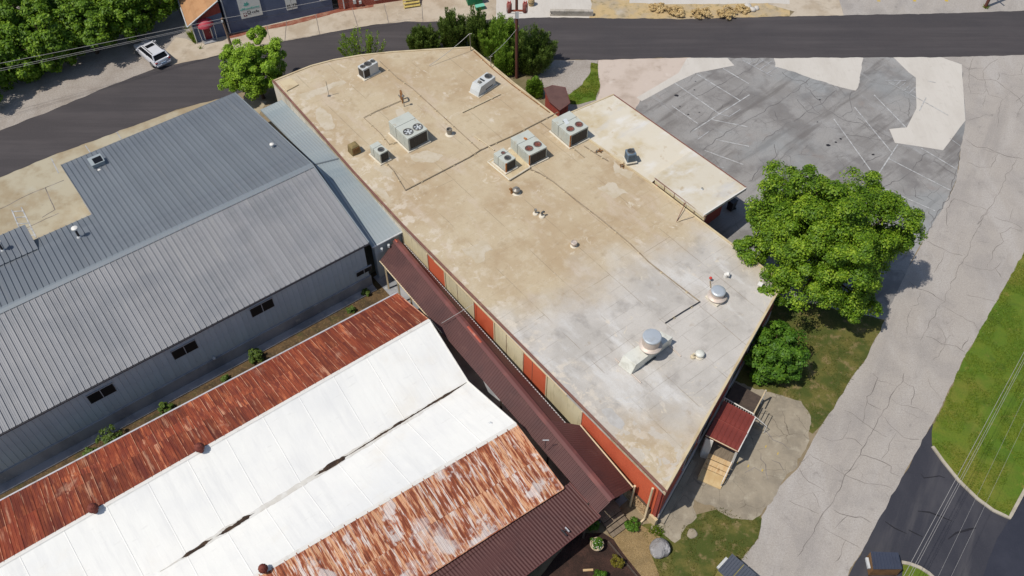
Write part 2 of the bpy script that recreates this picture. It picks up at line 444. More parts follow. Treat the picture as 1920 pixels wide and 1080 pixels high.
# ================================================================== materials
M = {}
M['street'] = mat('street_asphalt', C(70,65,66), .85, layers=((.5,(.12,1.6,1),5,.4,.7,C(88,82,82),.75),(.12,ONE,4,.4,.7,C(60,57,60),.5),(14,ONE,4,.35,.8,C(92,86,84),.35),(.35,(.05,1.2,1),6,.55,.72,C(98,92,92),.35)), bump=(60,ONE,.35,.01))
M['asphalt_new'] = mat('sealed_asphalt', C(52,52,60), .7, layers=((.6,(.12,1,1),6,.5,.68,C(92,89,90),.6,'pos',60),(.5,(1,.35,1),6,.4,.7,C(66,65,71),.7),(.25,ONE,5,.5,.75,C(78,76,80),.6),(12,ONE,4,.4,.8,C(76,74,78),.3),(1.6,(.25,1.2,1),6,.6,.8,C(40,40,46),.5)), bump=(60,ONE,.35,.01))
M['asphalt_new2'] = mat('sealed_asphalt_blue', C(44,46,58), .68, layers=((.5,ONE,6,.4,.7,C(58,59,70),.6),(12,ONE,4,.4,.8,C(66,66,74),.3)), bump=(60,ONE,.35,.01))
M['sideroad'] = hairlines(mat('worn_road', C(180,171,161), .9, layers=((.5,(.1,1,1),6,.52,.68,C(150,143,137),.55,'pos',60),(.35,(.12,1,1),5,.5,.66,C(194,187,180),.5,'pos',60),(.3,ONE,6,.42,.68,C(156,149,143),.7),(.35,(1,.25,1),6,.5,.7,C(192,185,178),.7),(9,ONE,5,.3,.75,C(146,139,133),.55),(26,ONE,3,.45,.75,C(204,198,190),.55),(1.2,ONE,7,.60,.76,C(124,117,111),.5),(40,ONE,2,.55,.75,C(120,113,106),.45)), bump=(50,ONE,.4,.012)), .8, C(136,128,121), .009, .5, .2)
M['lot'] = mat('parking_asphalt', C(162,158,153), .9, layers=((.16,ONE,6,.45,.62,C(134,129,124),.7),(.22,(1,.6,1),6,.5,.7,C(168,167,165),.7),(.5,ONE,7,.55,.75,C(112,105,100),.6),(.35,ONE,6,.58,.7,C(150,136,126),.6),(.9,(.12,1,1),6,.50,.66,C(106,99,93),.7,'pos',41),(.5,(.15,1,1),6,.54,.68,C(176,175,173),.6,'pos',128),(.22,ONE,7,.5,.62,C(112,106,102),.6),(10,ONE,5,.35,.75,C(120,120,122),.45),(28,ONE,3,.5,.8,C(176,178,180),.3),(.09,ONE,4,.5,.65,C(146,152,154),.4),(3,ONE,7,.66,.8,C(84,80,80),.5)), bump=(50,ONE,.4,.012)); hairlines(M['lot'], .4, C(96,92,90), .009, .7); hairlines(M['lot'], 1.3, C(108,104,102), .014, .5, .2)
M['lot_patch'] = mat('parking_asphalt_smooth', C(158,158,157), .9, layers=((.3,ONE,6,.4,.7,C(142,146,150),.7),(10,ONE,5,.35,.75,C(128,130,134),.4),(28,ONE,3,.5,.8,C(186,190,192),.3)), bump=(50,ONE,.4,.01))
M['concrete_new'] = mat('fresh_concrete', C(210,203,193), .85, layers=((.5,(1,.3,1),5,.4,.7,C(198,190,179),.7),(1.2,ONE,6,.55,.75,C(184,175,163),.5),(2.5,(3,.15,1),5,.55,.7,C(190,182,172),.5),(18,ONE,4,.4,.8,C(220,214,202),.3)), bump=(30,ONE,.2,.006))
M['concrete_old'] = mat('stained_concrete', C(198,184,164), .9, layers=((.35,ONE,6,.42,.66,C(172,154,130),.75),(.9,ONE,7,.5,.72,C(150,134,114),.55),(.3,(1,.4,1),5,.55,.75,C(214,204,188),.6),(3,ONE,6,.6,.8,C(122,106,90),.45),(20,ONE,4,.4,.8,C(210,198,180),.3)), bump=(25,ONE,.35,.012))
M['concrete_pink'] = mat('pinkish_concrete', C(206,190,176), .9, layers=((.4,ONE,6,.45,.66,C(184,166,150),.7),(.8,ONE,7,.55,.75,C(160,142,128),.5),(.7,ONE,6,.6,.75,C(222,210,198),.6)), bump=(25,ONE,.35,.012))
M['pad'] = mat('porch_pad_concrete', C(164,152,132), .92, layers=((.5,ONE,7,.42,.66,C(136,126,110),.8),(1.4,ONE,7,.5,.7,C(186,176,156),.6),(3,ONE,7,.58,.75,C(112,102,88),.5),(20,ONE,4,.4,.8,C(176,166,148),.3)), bump=(18,ONE,.5,.02)); hairlines(M['pad'], .7, C(104,94,80), .014, .85, .4)
M['yard'] = mat('yard_concrete', C(186,176,152), .92, layers=((.22,ONE,6,.42,.62,C(164,146,116),.85),(.5,ONE,7,.5,.72,C(150,130,98),.6),(.3,ONE,5,.55,.75,C(190,186,170),.7),(1.2,ONE,7,.6,.78,C(134,116,90),.45)), bump=(25,ONE,.35,.012))
M['gravel'] = mat('gravel', C(176,166,156), .95, layers=((.4,ONE,6,.42,.68,C(150,138,126),.8),(.25,(1,.5,1),6,.5,.7,C(194,186,178),.7),(7,ONE,6,.35,.7,C(128,116,104),.5),(24,ONE,4,.45,.7,C(198,192,184),.5)), bump=(26,ONE,.9,.03))
M['ground'] = mat('dusty_ground', C(150,134,108), .95, layers=((.3,ONE,6,.42,.66,C(128,112,84),.8),(2,ONE,7,.5,.7,C(112,98,70),.5),(.15,ONE,5,.5,.7,C(96,98,56),.6)), bump=(14,ONE,.7,.03))
M['dirt'] = mat('brown_dirt', C(104,82,54), .95, layers=((1.2,ONE,7,.4,.65,C(66,54,36),.9),(.8,ONE,6,.52,.66,C(70,72,34),.6),(6,ONE,6,.5,.7,C(150,124,86),.5)), bump=(16,ONE,.9,.03))
M['mulch'] = mat('dark_mulch', C(58,40,32), .95, layers=((1,ONE,6,.4,.65,C(88,60,50),.7),(14,ONE,5,.4,.7,C(34,24,20),.7)), bump=(22,ONE,1,.04))
M['pebbles'] = mat('tan_pebbles', C(166,140,96), .95, layers=((1,ONE,6,.42,.68,C(132,112,74),.7),(22,ONE,4,.4,.65,C(110,90,58),.7),(30,ONE,3,.55,.7,C(206,184,146),.6)), bump=(24,ONE,1,.04))
M['drybrush'] = mat('straw_ground', C(200,174,128), .95, layers=((.5,ONE,6,.42,.66,C(176,162,140),.8),(1.6,ONE,7,.5,.72,C(120,110,70),.7),(.3,ONE,5,.55,.7,C(196,184,164),.8)), bump=(10,ONE,.8,.05))
M['grass'] = mat('lawn_ground', C(88,116,22,1.25), .95, layers=((.25,ONE,6,.42,.66,C(118,128,34,1.3),.8),(.7,ONE,7,.5,.72,C(66,88,18,1.3),.7),(1.1,ONE,7,.58,.70,C(142,132,60,1.3),.75),(.12,ONE,4,.48,.62,C(126,124,44,1.3),.85),(.3,(.2,1,1),6,.55,.7,C(150,140,66,1.3),.6,'pos',60),(14,ONE,4,.4,.7,C(70,92,20,1.3),.5)), bump=(20,ONE,.9,.04))
M['patchy'] = mat('patchy_grass', C(112,106,50,1.3), .95, layers=((.55,ONE,6,.40,.58,C(70,84,26,1.3),.9),(1.4,ONE,7,.52,.66,C(150,128,90,1.3),.75),(10,ONE,5,.4,.7,C(84,84,34,1.3),.5),(.3,ONE,5,.55,.7,C(60,78,22,1.3),.7)), bump=(18,ONE,.9,.04))
M['crack'] = mat('crack_dark', C(112,104,98), .95, layers=((.7,ONE,5,.4,.62,C(152,144,138),.9),))
M['sealant'] = mat('crack_sealant', C(36,34,38), .6)
M['stain'] = mat('old_oil_stain', C(98,95,94), .9, layers=((.5,ONE,5,.4,.65,C(130,127,126),.9),))
M['paint'] = mat('worn_white_paint', C(198,198,196), .7, layers=((2.5,ONE,7,.42,.58,C(156,155,154),.85),))
M['paint_thin'] = mat('faded_paint', C(184,184,184), .7, layers=((2.0,ONE,7,.42,.6,C(150,150,150),.9),))
M['paint_y'] = mat('yellow_paint', C(206,176,74), .7, layers=((3,ONE,6,.5,.65,C(170,160,140),.7),))
M['kerb'] = mat('kerb_concrete', C(188,178,160), .9, layers=((1.5,ONE,6,.45,.7,C(160,150,132),.7),), bump=(20,ONE,.4,.01))
M['blade'] = leafmat('grass_blade', C(66,94,16,1.2), C(104,128,28,1.2), C(150,152,56,1.2))
M['blade_dry'] = leafmat('grass_blade_dry', C(70,84,24,1.3), C(108,108,44,1.3), C(150,136,84,1.3))

# ================================================================== ground
g = MB().quad((-500,-300,0),(500,-300,0),(500,700,0),(-500,700,0)).build('ground', M['ground'], kind='structure')
g.data.transform(Matrix.Identity(4))
up_edge = [(-120,300),(0,245),(100,206),(200,164),(290,129),(400,106),(430,98),(530,78),(620,61),(700,47),(760,40),(830,41),(1000,33),(1030,33),(1280,36),(1480,31),(1580,29),(1700,27),(1850,23),(1920,20),(2100,12)]
lo_edge = [(2100,95),(1920,103),(1800,107),(1600,108),(1450,109),(1290,108),(1120,112),(1040,112),(900,114),(760,114),(640,122),(560,140),(500,160),(410,186),(330,206),(250,236),(200,255),(100,291),(0,333),(-120,385)]
street = sheet('street', up_edge+lo_edge, M['street'], 5, amp=.11, seed=2, step=.3)
gravel_px = [(-120,310),(0,255),(200,172),(290,135),(400,112),(432,98),(428,86),(405,76),(372,74),(350,48),(330,10),(-120,10)]
sheet('gravel_shoulder', gravel_px, M['gravel'], 1, amp=.15, seed=3)
sheet('gravel_apron', [(330,70),(372,80),(415,86),(432,100),(400,112),(330,130),(300,110)], M['concrete_old'], 2.7, amp=.25, seed=9)
walk_px = [(378,82),(430,60),(560,34),(628,14),(700,6),(760,-2),(1030,-30),(1030,40),(830,48),(760,46),(700,54),(620,68),(530,85),(430,105),(398,108)]
sidewalk = sheet('sidewalk', walk_px, M['concrete_old'], 2, amp=.08, seed=4)
for k,(a,b) in enumerate((((500,47),(508,84)),((537,40),(534,78)),((592,27),(600,66)),((660,14),(672,54)),((720,8),(730,46)),((790,4),(793,42)))):
    ribbon('slab_joint', [a,b], .06, M['crack'], 4, sidewalk, jit=.06, seed=k)
M['pavers'] = mat('red_pavers', C(146,84,64), .9, layers=((.8,ONE,6,.45,.65,C(176,140,116),.7),(6,ONE,5,.45,.7,C(110,56,42),.6)), bump=(12,ONE,.6,.02))
sheet('paver_strip', [(425,66),(560,36),(628,17),(700,8),(700,13),(634,23),(568,42),(500,56),(432,72)], M['pavers'], 3, amp=.12, seed=5)
lotp = sheet('parking_lot', [(1290,108),(1812,106),(1816,230),(1801,280),(1794,335),(1773,380),(1733,447),(1710,487),(1660,600),(1500,660),(1380,600),(1230,420),(1150,260),(1192,188),(1275,135)], M['lot'], 1, amp=.06, seed=6)
sheet('drive', [(1122,112),(1296,108),(1280,134),(1200,188),(1170,240),(1100,225),(1118,190),(1126,160),(1119,135)], M['concrete_pink'], 2, amp=.12, seed=7)
ap1 = [(1288,109),(1364,109),(1377,123),(1305,137),(1267,155),(1203,190),(1194,183),(1272,137)]
ap2 = [(1451,109),(1617,107),(1617,126),(1612,139),(1610,164),(1604,170),(1569,162),(1544,154),(1519,147),(1492,136),(1453,125)]
ap3 = [(1674,107),(1761,106),(1803,121),(1806,167),(1810,226),(1768,282),(1719,274),(1678,268),(1667,242),(1700,239),(1718,204),(1717,146),(1704,136)]
sheet('concrete_apron', ap1, M['concrete_new'], 4, amp=.02, seed=8)
sheet('concrete_apron', ap2, M['concrete_new'], 4, amp=.13, seed=9, step=.25)
sheet('concrete_apron', ap3, M['concrete_new'], 4, amp=.03, seed=10)
side_px = [(1758,106),(1803,120),(1811,226),(1801,282),(1794,335),(1773,380),(1733,447),(1700,510),(1640,639),(1618,680),(1601,700),(1543,795),(1520,835),(1501,872),(1455,921),(1426,972),(1422,1010),(1392,1050),(1350,1110),(1560,1150),(1596,1067),(1628,1013),(1691,897),(1747,798),(1803,680),(1920,476),(2060,230),(2060,95),(1920,101)]
side = sheet('side_road', side_px, M['sideroad'], 2, amp=.1, seed=11, step=.25)
dark = sheet('asphalt_drive', [(1747,796),(1691,897),(1628,1013),(1596,1067),(1560,1140),(1900,1200),(2150,1000),(2150,500),(1900,700)], M['asphalt_new'], 3, amp=.1, seed=12)
sheet('asphalt_lot', [(1893,973),(1870,1010),(1853,1050),(1840,1090),(1830,1180),(2150,1100),(2150,560),(1925,920)], M['asphalt_new2'], 4, amp=.06, seed=13)
lawn_px = [(2060,235),(1920,474),(1803,682),(1750,797),(1747,815),(1748,836),(1768,864),(1797,900),(1832,934),(1862,956),(1892,970),(1922,915),(2060,700)]
sheet('lawn', lawn_px, M['grass'], 8, amp=.14, seed=14, step=.25)
lawn2 = [(1693,1057),(1722,1064),(1748,1082),(1742,1100),(1690,1100)]
sheet('lawn_corner', lawn2, M['grass'], 8, seed=15)
pad_px = [(1415,728),(1452,738),(1500,753),(1518,776),(1519,806),(1512,843),(1455,921),(1430,965),(1396,977),(1359,962),(1337,948),(1300,936),(1308,972),(1267,1012),(1222,996),(1230,930),(1330,700)]
padS = sheet('porch_pad', pad_px, M['pad'], 4, amp=.3, seed=17, step=.25)
sheet('dirt_verge', [(1190,990),(1230,980),(1420,940),(1428,972),(1423,1010),(1393,1050),(1340,1110),(1200,1110)], M['patchy'], 3, amp=.15, seed=18)
sheet('grass_verge', [(1380,600),(1480,560),(1660,600),(1640,640),(1618,680),(1601,700),(1543,795),(1524,812),(1500,800),(1400,760),(1370,700)], M['patchy'], 3.3, amp=.15, seed=19)
sheet('pebble_path', [(1140,1000),(1180,975),(1215,992),(1240,1000),(1222,1045),(1236,1080),(1250,1110),(1180,1110)], M['pebbles'], 5, amp=.12, seed=20)
sheet('mulch_bed', [(980,1120),(1080,1000),(1130,1000),(1150,1012),(1205,1085),(1225,1120)], M['mulch'], 6, amp=.06, seed=21)
yardS = sheet('yard', [(-150,390),(0,330),(250,232),(420,180),(500,190),(420,330),(200,460),(0,540),(-150,600)], M['yard'], 2, amp=.06, seed=22)
sheet('alley', [(-100,1010),(0,955),(300,800),(720,560),(770,560),(720,500),(0,870),(-100,920)], M['dirt'], 2, amp=.1, seed=23)
sheet('gravel_corner', [(1040,113),(1122,112),(1119,135),(1126,160),(1118,190),(1100,225),(1040,200),(1000,150)], M['gravel'], 3.4, amp=.1, seed=24)
gp = [(1108,118),(1120,120),(1122,140),(1126,162),(1117,188),(1085,196),(1063,195),(1062,180),(1090,160),(1105,140)]
sheet('grass_strip', gp, M['grass'], 4, amp=.12, seed=25)
sheet('concrete_forecourt', [(930,36),(1030,34),(1105,34),(1110,8),(1100,-20),(930,-20)], M['concrete_new'], 3.6, amp=.05, seed=26)
sheet('straw_verge', [(1100,36),(1280,38),(1440,34),(1480,30),(1480,-30),(1100,-30)], M['drybrush'], 3.2, amp=.15, seed=27)
sheet('concrete_pale_drive', [(1480,31),(1582,30),(1573,0),(1570,-20),(1440,-20),(1440,8),(1490,22)], M['concrete_old'], 4.4, amp=.06, seed=28)
topS = sheet('upper_lot', [(1582,30),(1700,28),(1850,24),(1920,21),(2100,12),(2100,-60),(1560,-60),(1573,0)], M['sideroad'], 3.9, amp=.06, seed=29)
sheet('concrete_top', [(1180,6),(1240,8),(1330,8),(1440,6),(1480,8),(1480,-40),(1180,-40)], M['concrete_new'], 5, amp=.15, seed=30)
# markings ---------------------------------------------------------
lw = .1
def z4(x, y): return (1260+x/3.857, 60+y/3.857)
for a, b in (((0,535),(185,662)),((20,370),(345,595)),((180,305),(490,495)),((370,265),(555,375)),((145,720),(560,455)),((290,635),(548,687)),((320,780),(557,828)),((235,857),(517,960)),((1170,630),(1475,1055)),((1320,545),(1595,880)),((1460,455),(1690,690)),((1475,1055),(1632,815))):
    LEVEL[0] += .12; ribbon('stall_line', [z4(*a), z4(*b)], lw, M['paint'], 5+LEVEL[0], lotp)
for a, b in (((345,595),(415,612)),((415,612),(495,560)),((185,778),(270,718)),((510,205),(730,325)),((550,235),(600,200)),((590,250),(660,205)),((635,270),(720,212)),((690,300),(760,255)),((330,975),(380,985))):
    LEVEL[0] += .12; ribbon('stall_line', [z4(*a), z4(*b)], .08, M['paint_thin'], 5+LEVEL[0], lotp)
def z8(x, y): return (1340+x/2.7, 280+y/2.7)
for a, b in (((812,180),(1115,312)),((880,48),(1192,208)),((1045,-5),(1225,102))):
    LEVEL[0] += .12; ribbon('stall_line', [z8(*a), z8(*b)], lw, M['paint'], 5+LEVEL[0], lotp)
def zt(x, y): return (1400+x/3.6, y/3.6)
for a, b in (((935,545),(1200,690)),((1010,575),(1040,545)),((1035,590),(1070,560)),((1065,610),(1105,570)),((1095,630),(1140,590)),((935,545),(1075,545)),((1370,935),(1440,985))):
    LEVEL[0] += .12; ribbon('hatch_line', [zt(*a), zt(*b)], .07, M['paint_thin'], 5+LEVEL[0], lotp)
for a, b in (((1225,548),(1275,560)),((1210,660),(1165,750)),((1200,690),(1360,780))):
    LEVEL[0] += .12; ribbon('faded_line', [zt(*a), zt(*b)], .08, M['paint'], 5+LEVEL[0], lotp)
for p, r in ((z4(162,420),.16),(z4(118,597),.2),(z4(198,582),.14),(z4(1130,820),.34),(z4(1184,798),.2),(z4(1220,773),.22),(z4(1070,490),.16),(z4(1052,652),.16),(z4(1455,887),.24),(z4(35,460),.35),(z4(170,358),.14),(z4(58,538),.14)):
    c = P(*p).to_2d(); rg = random.Random(int(p[0]*7)); r *= .62
    sheet('oil_spot', [(c.x+r*rg.uniform(.6,1.2)*math.cos(a*.63), c.y+r*.8*rg.uniform(.6,1.2)*math.sin(a*.63)) for a in range(10)], M['sealant'], 4.4, world=True, kind=None, parent=lotp)
# yard ladder marking
for a, b in (((22,394),(36,427)),((40,389),(68,446)),((23,397),(44,396)),((28,408),(48,407)),((34,420),(54,419)),((51,430),(60,430)),((55,442),(67,441))):
    LEVEL[0] += .12; ribbon('painted_line', [a, b], .1, M['paint'], 4+LEVEL[0], yardS)
for a, b in (((96,297),(110,325)),((160,273),(172,290)),((217,245),(228,262))):
    ribbon('painted_line', [a, b], .09, M['paint_thin'], 4, yardS)
for k, pl in enumerate(([(0,392),(60,362),(120,338)],[(104,393),(79,408)],[(0,445),(40,432),(110,400)],[(85,352),(103,393)])):
    ribbon('slab_joint', pl, .07, M['crack'], 3, yardS, jit=.05, seed=k)
for x in (1645,1712,1772):
    ribbon('yellow_mark', [(x,-6),(x+3,3)], .35, M['paint_y'], 5, topS)
# cracks -----------------------------------------------------------
def zb(x, y): return (1480+x/2.843, 700+y/2.843)
cr = []
for pl in ([(610,0),(545,130),(490,225),(445,300),(400,390),(375,435),(300,545),(240,660),(180,760),(110,870),(40,980)],
           [(290,195),(330,220),(410,268),(450,300),(520,340)],[(330,250),(310,310),(280,355),(215,360),(170,340)],
           [(490,225),(530,270),(570,315),(620,340),(690,352)],[(570,315),(540,355),(525,405),(490,460)],
           [(110,432),(200,480),(300,545),(400,585),(500,600),(550,618)],[(375,435),(430,440),(500,470),(540,500),(545,535),(590,550)],
           [(50,500),(60,545),(130,590),(190,630)],[(120,630),(150,680),(160,720)],[(240,730),(310,760),(380,765),(440,800)],
           [(180,820),(300,890),(380,935)],[(300,890),(270,960),(240,1010)],[(445,0),(465,35),(410,130),(420,160),(490,195)],
           [(545,135),(600,170),(690,190),(740,222)],[(465,35),(520,50),(560,65)],[(650,170),(665,120),(670,75),(600,40)],[(740,30),(760,90),(810,140)],
           [(110,432),(60,480),(50,500)],[(290,345),(340,350),(390,390)],[(410,150),(400,240),(385,270)],[(0,680),(100,720),(160,750)],[(310,760),(270,800),(240,830)]):
    cr.append([zb(*q) for q in pl])
def zr8(x, y): return (1340+x/2.7, 280+y/2.7)
for pl in ([(1530,50),(1480,130),(1410,260),(1330,400),(1280,520),(1215,640),(1150,780),(1080,900),(1040,970)],
           [(1200,245),(1280,275),(1350,290),(1388,320)],[(1385,320),(1330,380),(1340,370)],[(1435,20),(1400,90),(1350,95),(1275,65)],
           [(1360,0),(1430,20),(1540,50)],[(1070,462),(1165,515),(1255,540)],[(1165,515),(1140,570),(1110,620)],
           [(1265,580),(1330,605),(1400,612),(1450,570)],[(1420,600),(1450,650)],[(1380,600),(1420,500),(1455,465),(1450,430),(1500,400),(1560,410)],
           [(1415,340),(1500,370),(1566,410)],[(985,670),(1015,690),(1100,735),(1160,770)],[(1040,725),(1020,780),(985,800)],
           [(1150,790),(1230,840),(1310,880),(1330,910)],[(1060,945),(1165,990),(1220,1000),(1270,1030)],[(1165,990),(1140,1050),(1100,1070)],
           [(1120,880),(1170,950),(1165,990)],[(1285,950),(1250,1010)],[(1000,800),(975,860),(975,940)],[(1510,300),(1490,360)],[(1180,390),(1170,300),(1215,250)],[(1270,735),(1330,750),(1420,770)]):
    cr.append([zr8(*q) for q in pl])
for pl in ([(1530,390),(1500,500),(1515,630),(1590,632),(1620,600),(1610,560),(1590,480),(1640,440),(1700,400)],[(1505,500),(1560,540),(1690,545),(1750,600),(1830,650),(1870,700)],
           [(1620,600),(1640,640),(1720,665),(1700,760),(1690,860)],[(1610,640),(1600,720)],[(1700,490),(1690,540)],[(1700,490),(1780,510),(1870,505)],[(1480,815),(1560,800),(1640,770)],[(1475,940),(1530,980),(1640,1010),(1730,1050),(1870,1075)],[(1820,690),(1870,640)],[(1860,700),(1820,800)],[(1330,390),(1420,430),(1500,465),(1600,460)],[(1690,1040),(1660,1080)],[(1850,420),(1860,500)]):
    cr.append([zt(*q) for q in pl])
for k, pl in enumerate(cr):
    LEVEL[0] = (k % 40)*.02; ribbon('crack', pl, .034 if k % 3 else .05, M['crack'], 2.6+LEVEL[0], side, jit=.24, seed=k*1.37, taper=True, step=.3)
lc = []
for pl in ([(795,290),(870,345),(935,350),(985,390)],[(1000,335),(940,390),(870,450),(700,550),(560,640),(400,720),(220,850)],[(960,380),(1000,440),(1070,500),(1110,560),(1210,620),(1320,660),(1460,690),(1600,780)],
           [(1190,420),(1100,500),(1000,560),(880,650)],[(560,390),(440,480),(340,560),(210,660),(130,730)],[(640,190),(560,260),(440,330),(280,420),(170,480)],
           [(1210,620),(1290,580),(1300,430)],[(1240,740),(1340,750),(1460,770),(1610,790)],[(1520,890),(1420,940),(1380,970)],[(740,570),(770,650),(810,690)],[(740,810),(745,900),(600,1030),(560,1080)],[(900,480),(980,580),(1060,600)],[(1340,620),(1400,680),(1450,720)],[(650,790),(780,700),(860,650)],[(780,920),(870,840)]):
    lc.append([z4(*q) for q in pl])
for pl in ([(810,150),(860,190),(960,140),(1080,20)],[(1020,150),(1015,240),(1060,260)],[(1245,0),(1235,80),(1190,230),(1100,370),(1030,480)],[(1085,310),(1110,360)]):
    lc.append([zr8(*q) for q in pl])
for k, pl in enumerate(lc):
    LEVEL[0] = k*.04; ribbon('crack', pl, .06, M['stain'], 3+LEVEL[0], lotp, jit=.3, seed=k*2.1, taper=True, step=.3)
for k, pl in enumerate(([(685,735),(745,740),(800,760),(865,788)],[(845,885),(890,850),(960,832),(995,825)],[(510,790),(560,825),(625,855)],[(635,835),(670,855),(710,872)],[(700,535),(720,560),(770,550),(800,545),(830,558)])):
    ribbon('sealed_crack', [zb(*q) for q in pl], .12 if k < 4 else .07, M['sealant'], 5, dark, jit=.08, seed=k, taper=True)
def zp(x, y): return (1280+x/6, 720+y/6)
for k, pl in enumerate(([(900,490),(960,560),(1020,630),(1120,670),(1200,740)],[(880,780),(880,850),(930,900),(940,1000),(960,1080)],[(1020,560),(1100,600)],[(930,520),(1000,600)],[(1000,860),(1090,900),(1150,1000)],[(700,1000),(800,940),(900,1000)])):
    ribbon('crack', [zp(*q) for q in pl], .06, M['crack'], 6, padS, jit=.1, seed=k, taper=True)
for p in ((940,690),(1075,770),(742,910),(620,880),(900,960)):
    ribbon('yellow_splash', [zp(*p), zp(p[0]-10, p[1]+26)], .07, M['paint_y'], 6, padS, jit=.03)
# kerbs: real steps
def kerb(px, label, parent_label=None, hh=.12, wd=.2):
    pts = [P(*p).to_2d() for p in px]; mb = MB()
    fine = []
    for i in range(len(pts)-1):
        for j in range(4): fine.append(pts[i].lerp(pts[i+1], j/4))
    fine.append(pts[-1]); n = len(fine); vs = []
    for i, q in enumerate(fine):
        t = (fine[min(i+1, n-1)]-fine[max(i-1, 0)]).normalized(); nr = Vector((-t.y, t.x))
        for s, z in ((1, .0), (1, hh), (-1, hh), (-1, .0)): vs.append(Vector((*(q+nr*s*wd/2), z)))
    fs = []
    for i in range(n-1):
        for k in range(4): fs.append((4*i+k, 4*i+(k+1) % 4, 4*i+4+(k+1) % 4, 4*i+4+k))
    fs += [(0,1,2,3), (4*n-1,4*n-2,4*n-3,4*n-4)]
    o = mb.add(vs, fs).build('kerb', M['kerb'], label=label, cat='kerb')
    bm = bmesh.new(); bm.from_mesh(o.data); bmesh.ops.recalc_face_normals(bm, faces=bm.faces); bm.to_mesh(o.data); bm.free()
    return o
kerb([(1748,838),(1768,866),(1797,902),(1832,936),(1862,958),(1892,972),(1905,948),(1923,915),(1990,800)], 'curved concrete kerb bordering the big green lawn')
kerb([(1690,1055),(1705,1058),(1724,1065),(1740,1075),(1756,1090)], 'short curved kerb around small lawn beside brown dumpster')
blades('grass', [lawn_px], 330, .1, M['blade'], 31, 'short green lawn grass beyond the cracked side road', 'grass')
blades('grass', [[(1200,1000),(1230,985),(1300,985),(1345,945),(1396,977),(1426,972),(1423,1010),(1393,1050),(1350,1090),(1240,1090)]], 140, .1, M['blade_dry'], 32, 'patchy dry grass around the grey boulder', 'grass', exclude=[[(1215,1000),(1258,1000),(1258,1050),(1215,1050)]])
blades('grass', [[(1400,600),(1640,640),(1618,680),(1543,795),(1520,790),(1500,753),(1415,728)]], 110, .09, M['blade_dry'], 33, 'thin patchy grass under the large leafy tree', 'grass')
blades('grass', [gp], 260, .12, M['blade'], 34, 'strip of grass beside the beige concrete drive', 'grass')
blades('weeds', [[(352,50),(366,72),(380,92),(372,92),(355,70),(346,56)]], 380, .3, M['blade'], 35, 'tall weeds along side of small gabled building', 'weeds', wdt=.035)
blades('weeds', [[(1843,12),(1852,12),(1853,18),(1842,18)]], 300, .25, M['blade'], 36, 'tuft of weeds at foot of brown pole in upper lot', 'weeds', wdt=.03)
blades('weeds', [[(1215,1000),(1226,985),(1245,992),(1240,1008)]], 420, .2, M['blade'], 37, 'weeds at the foot of beige downspout by the boulder', 'weeds', wdt=.03)
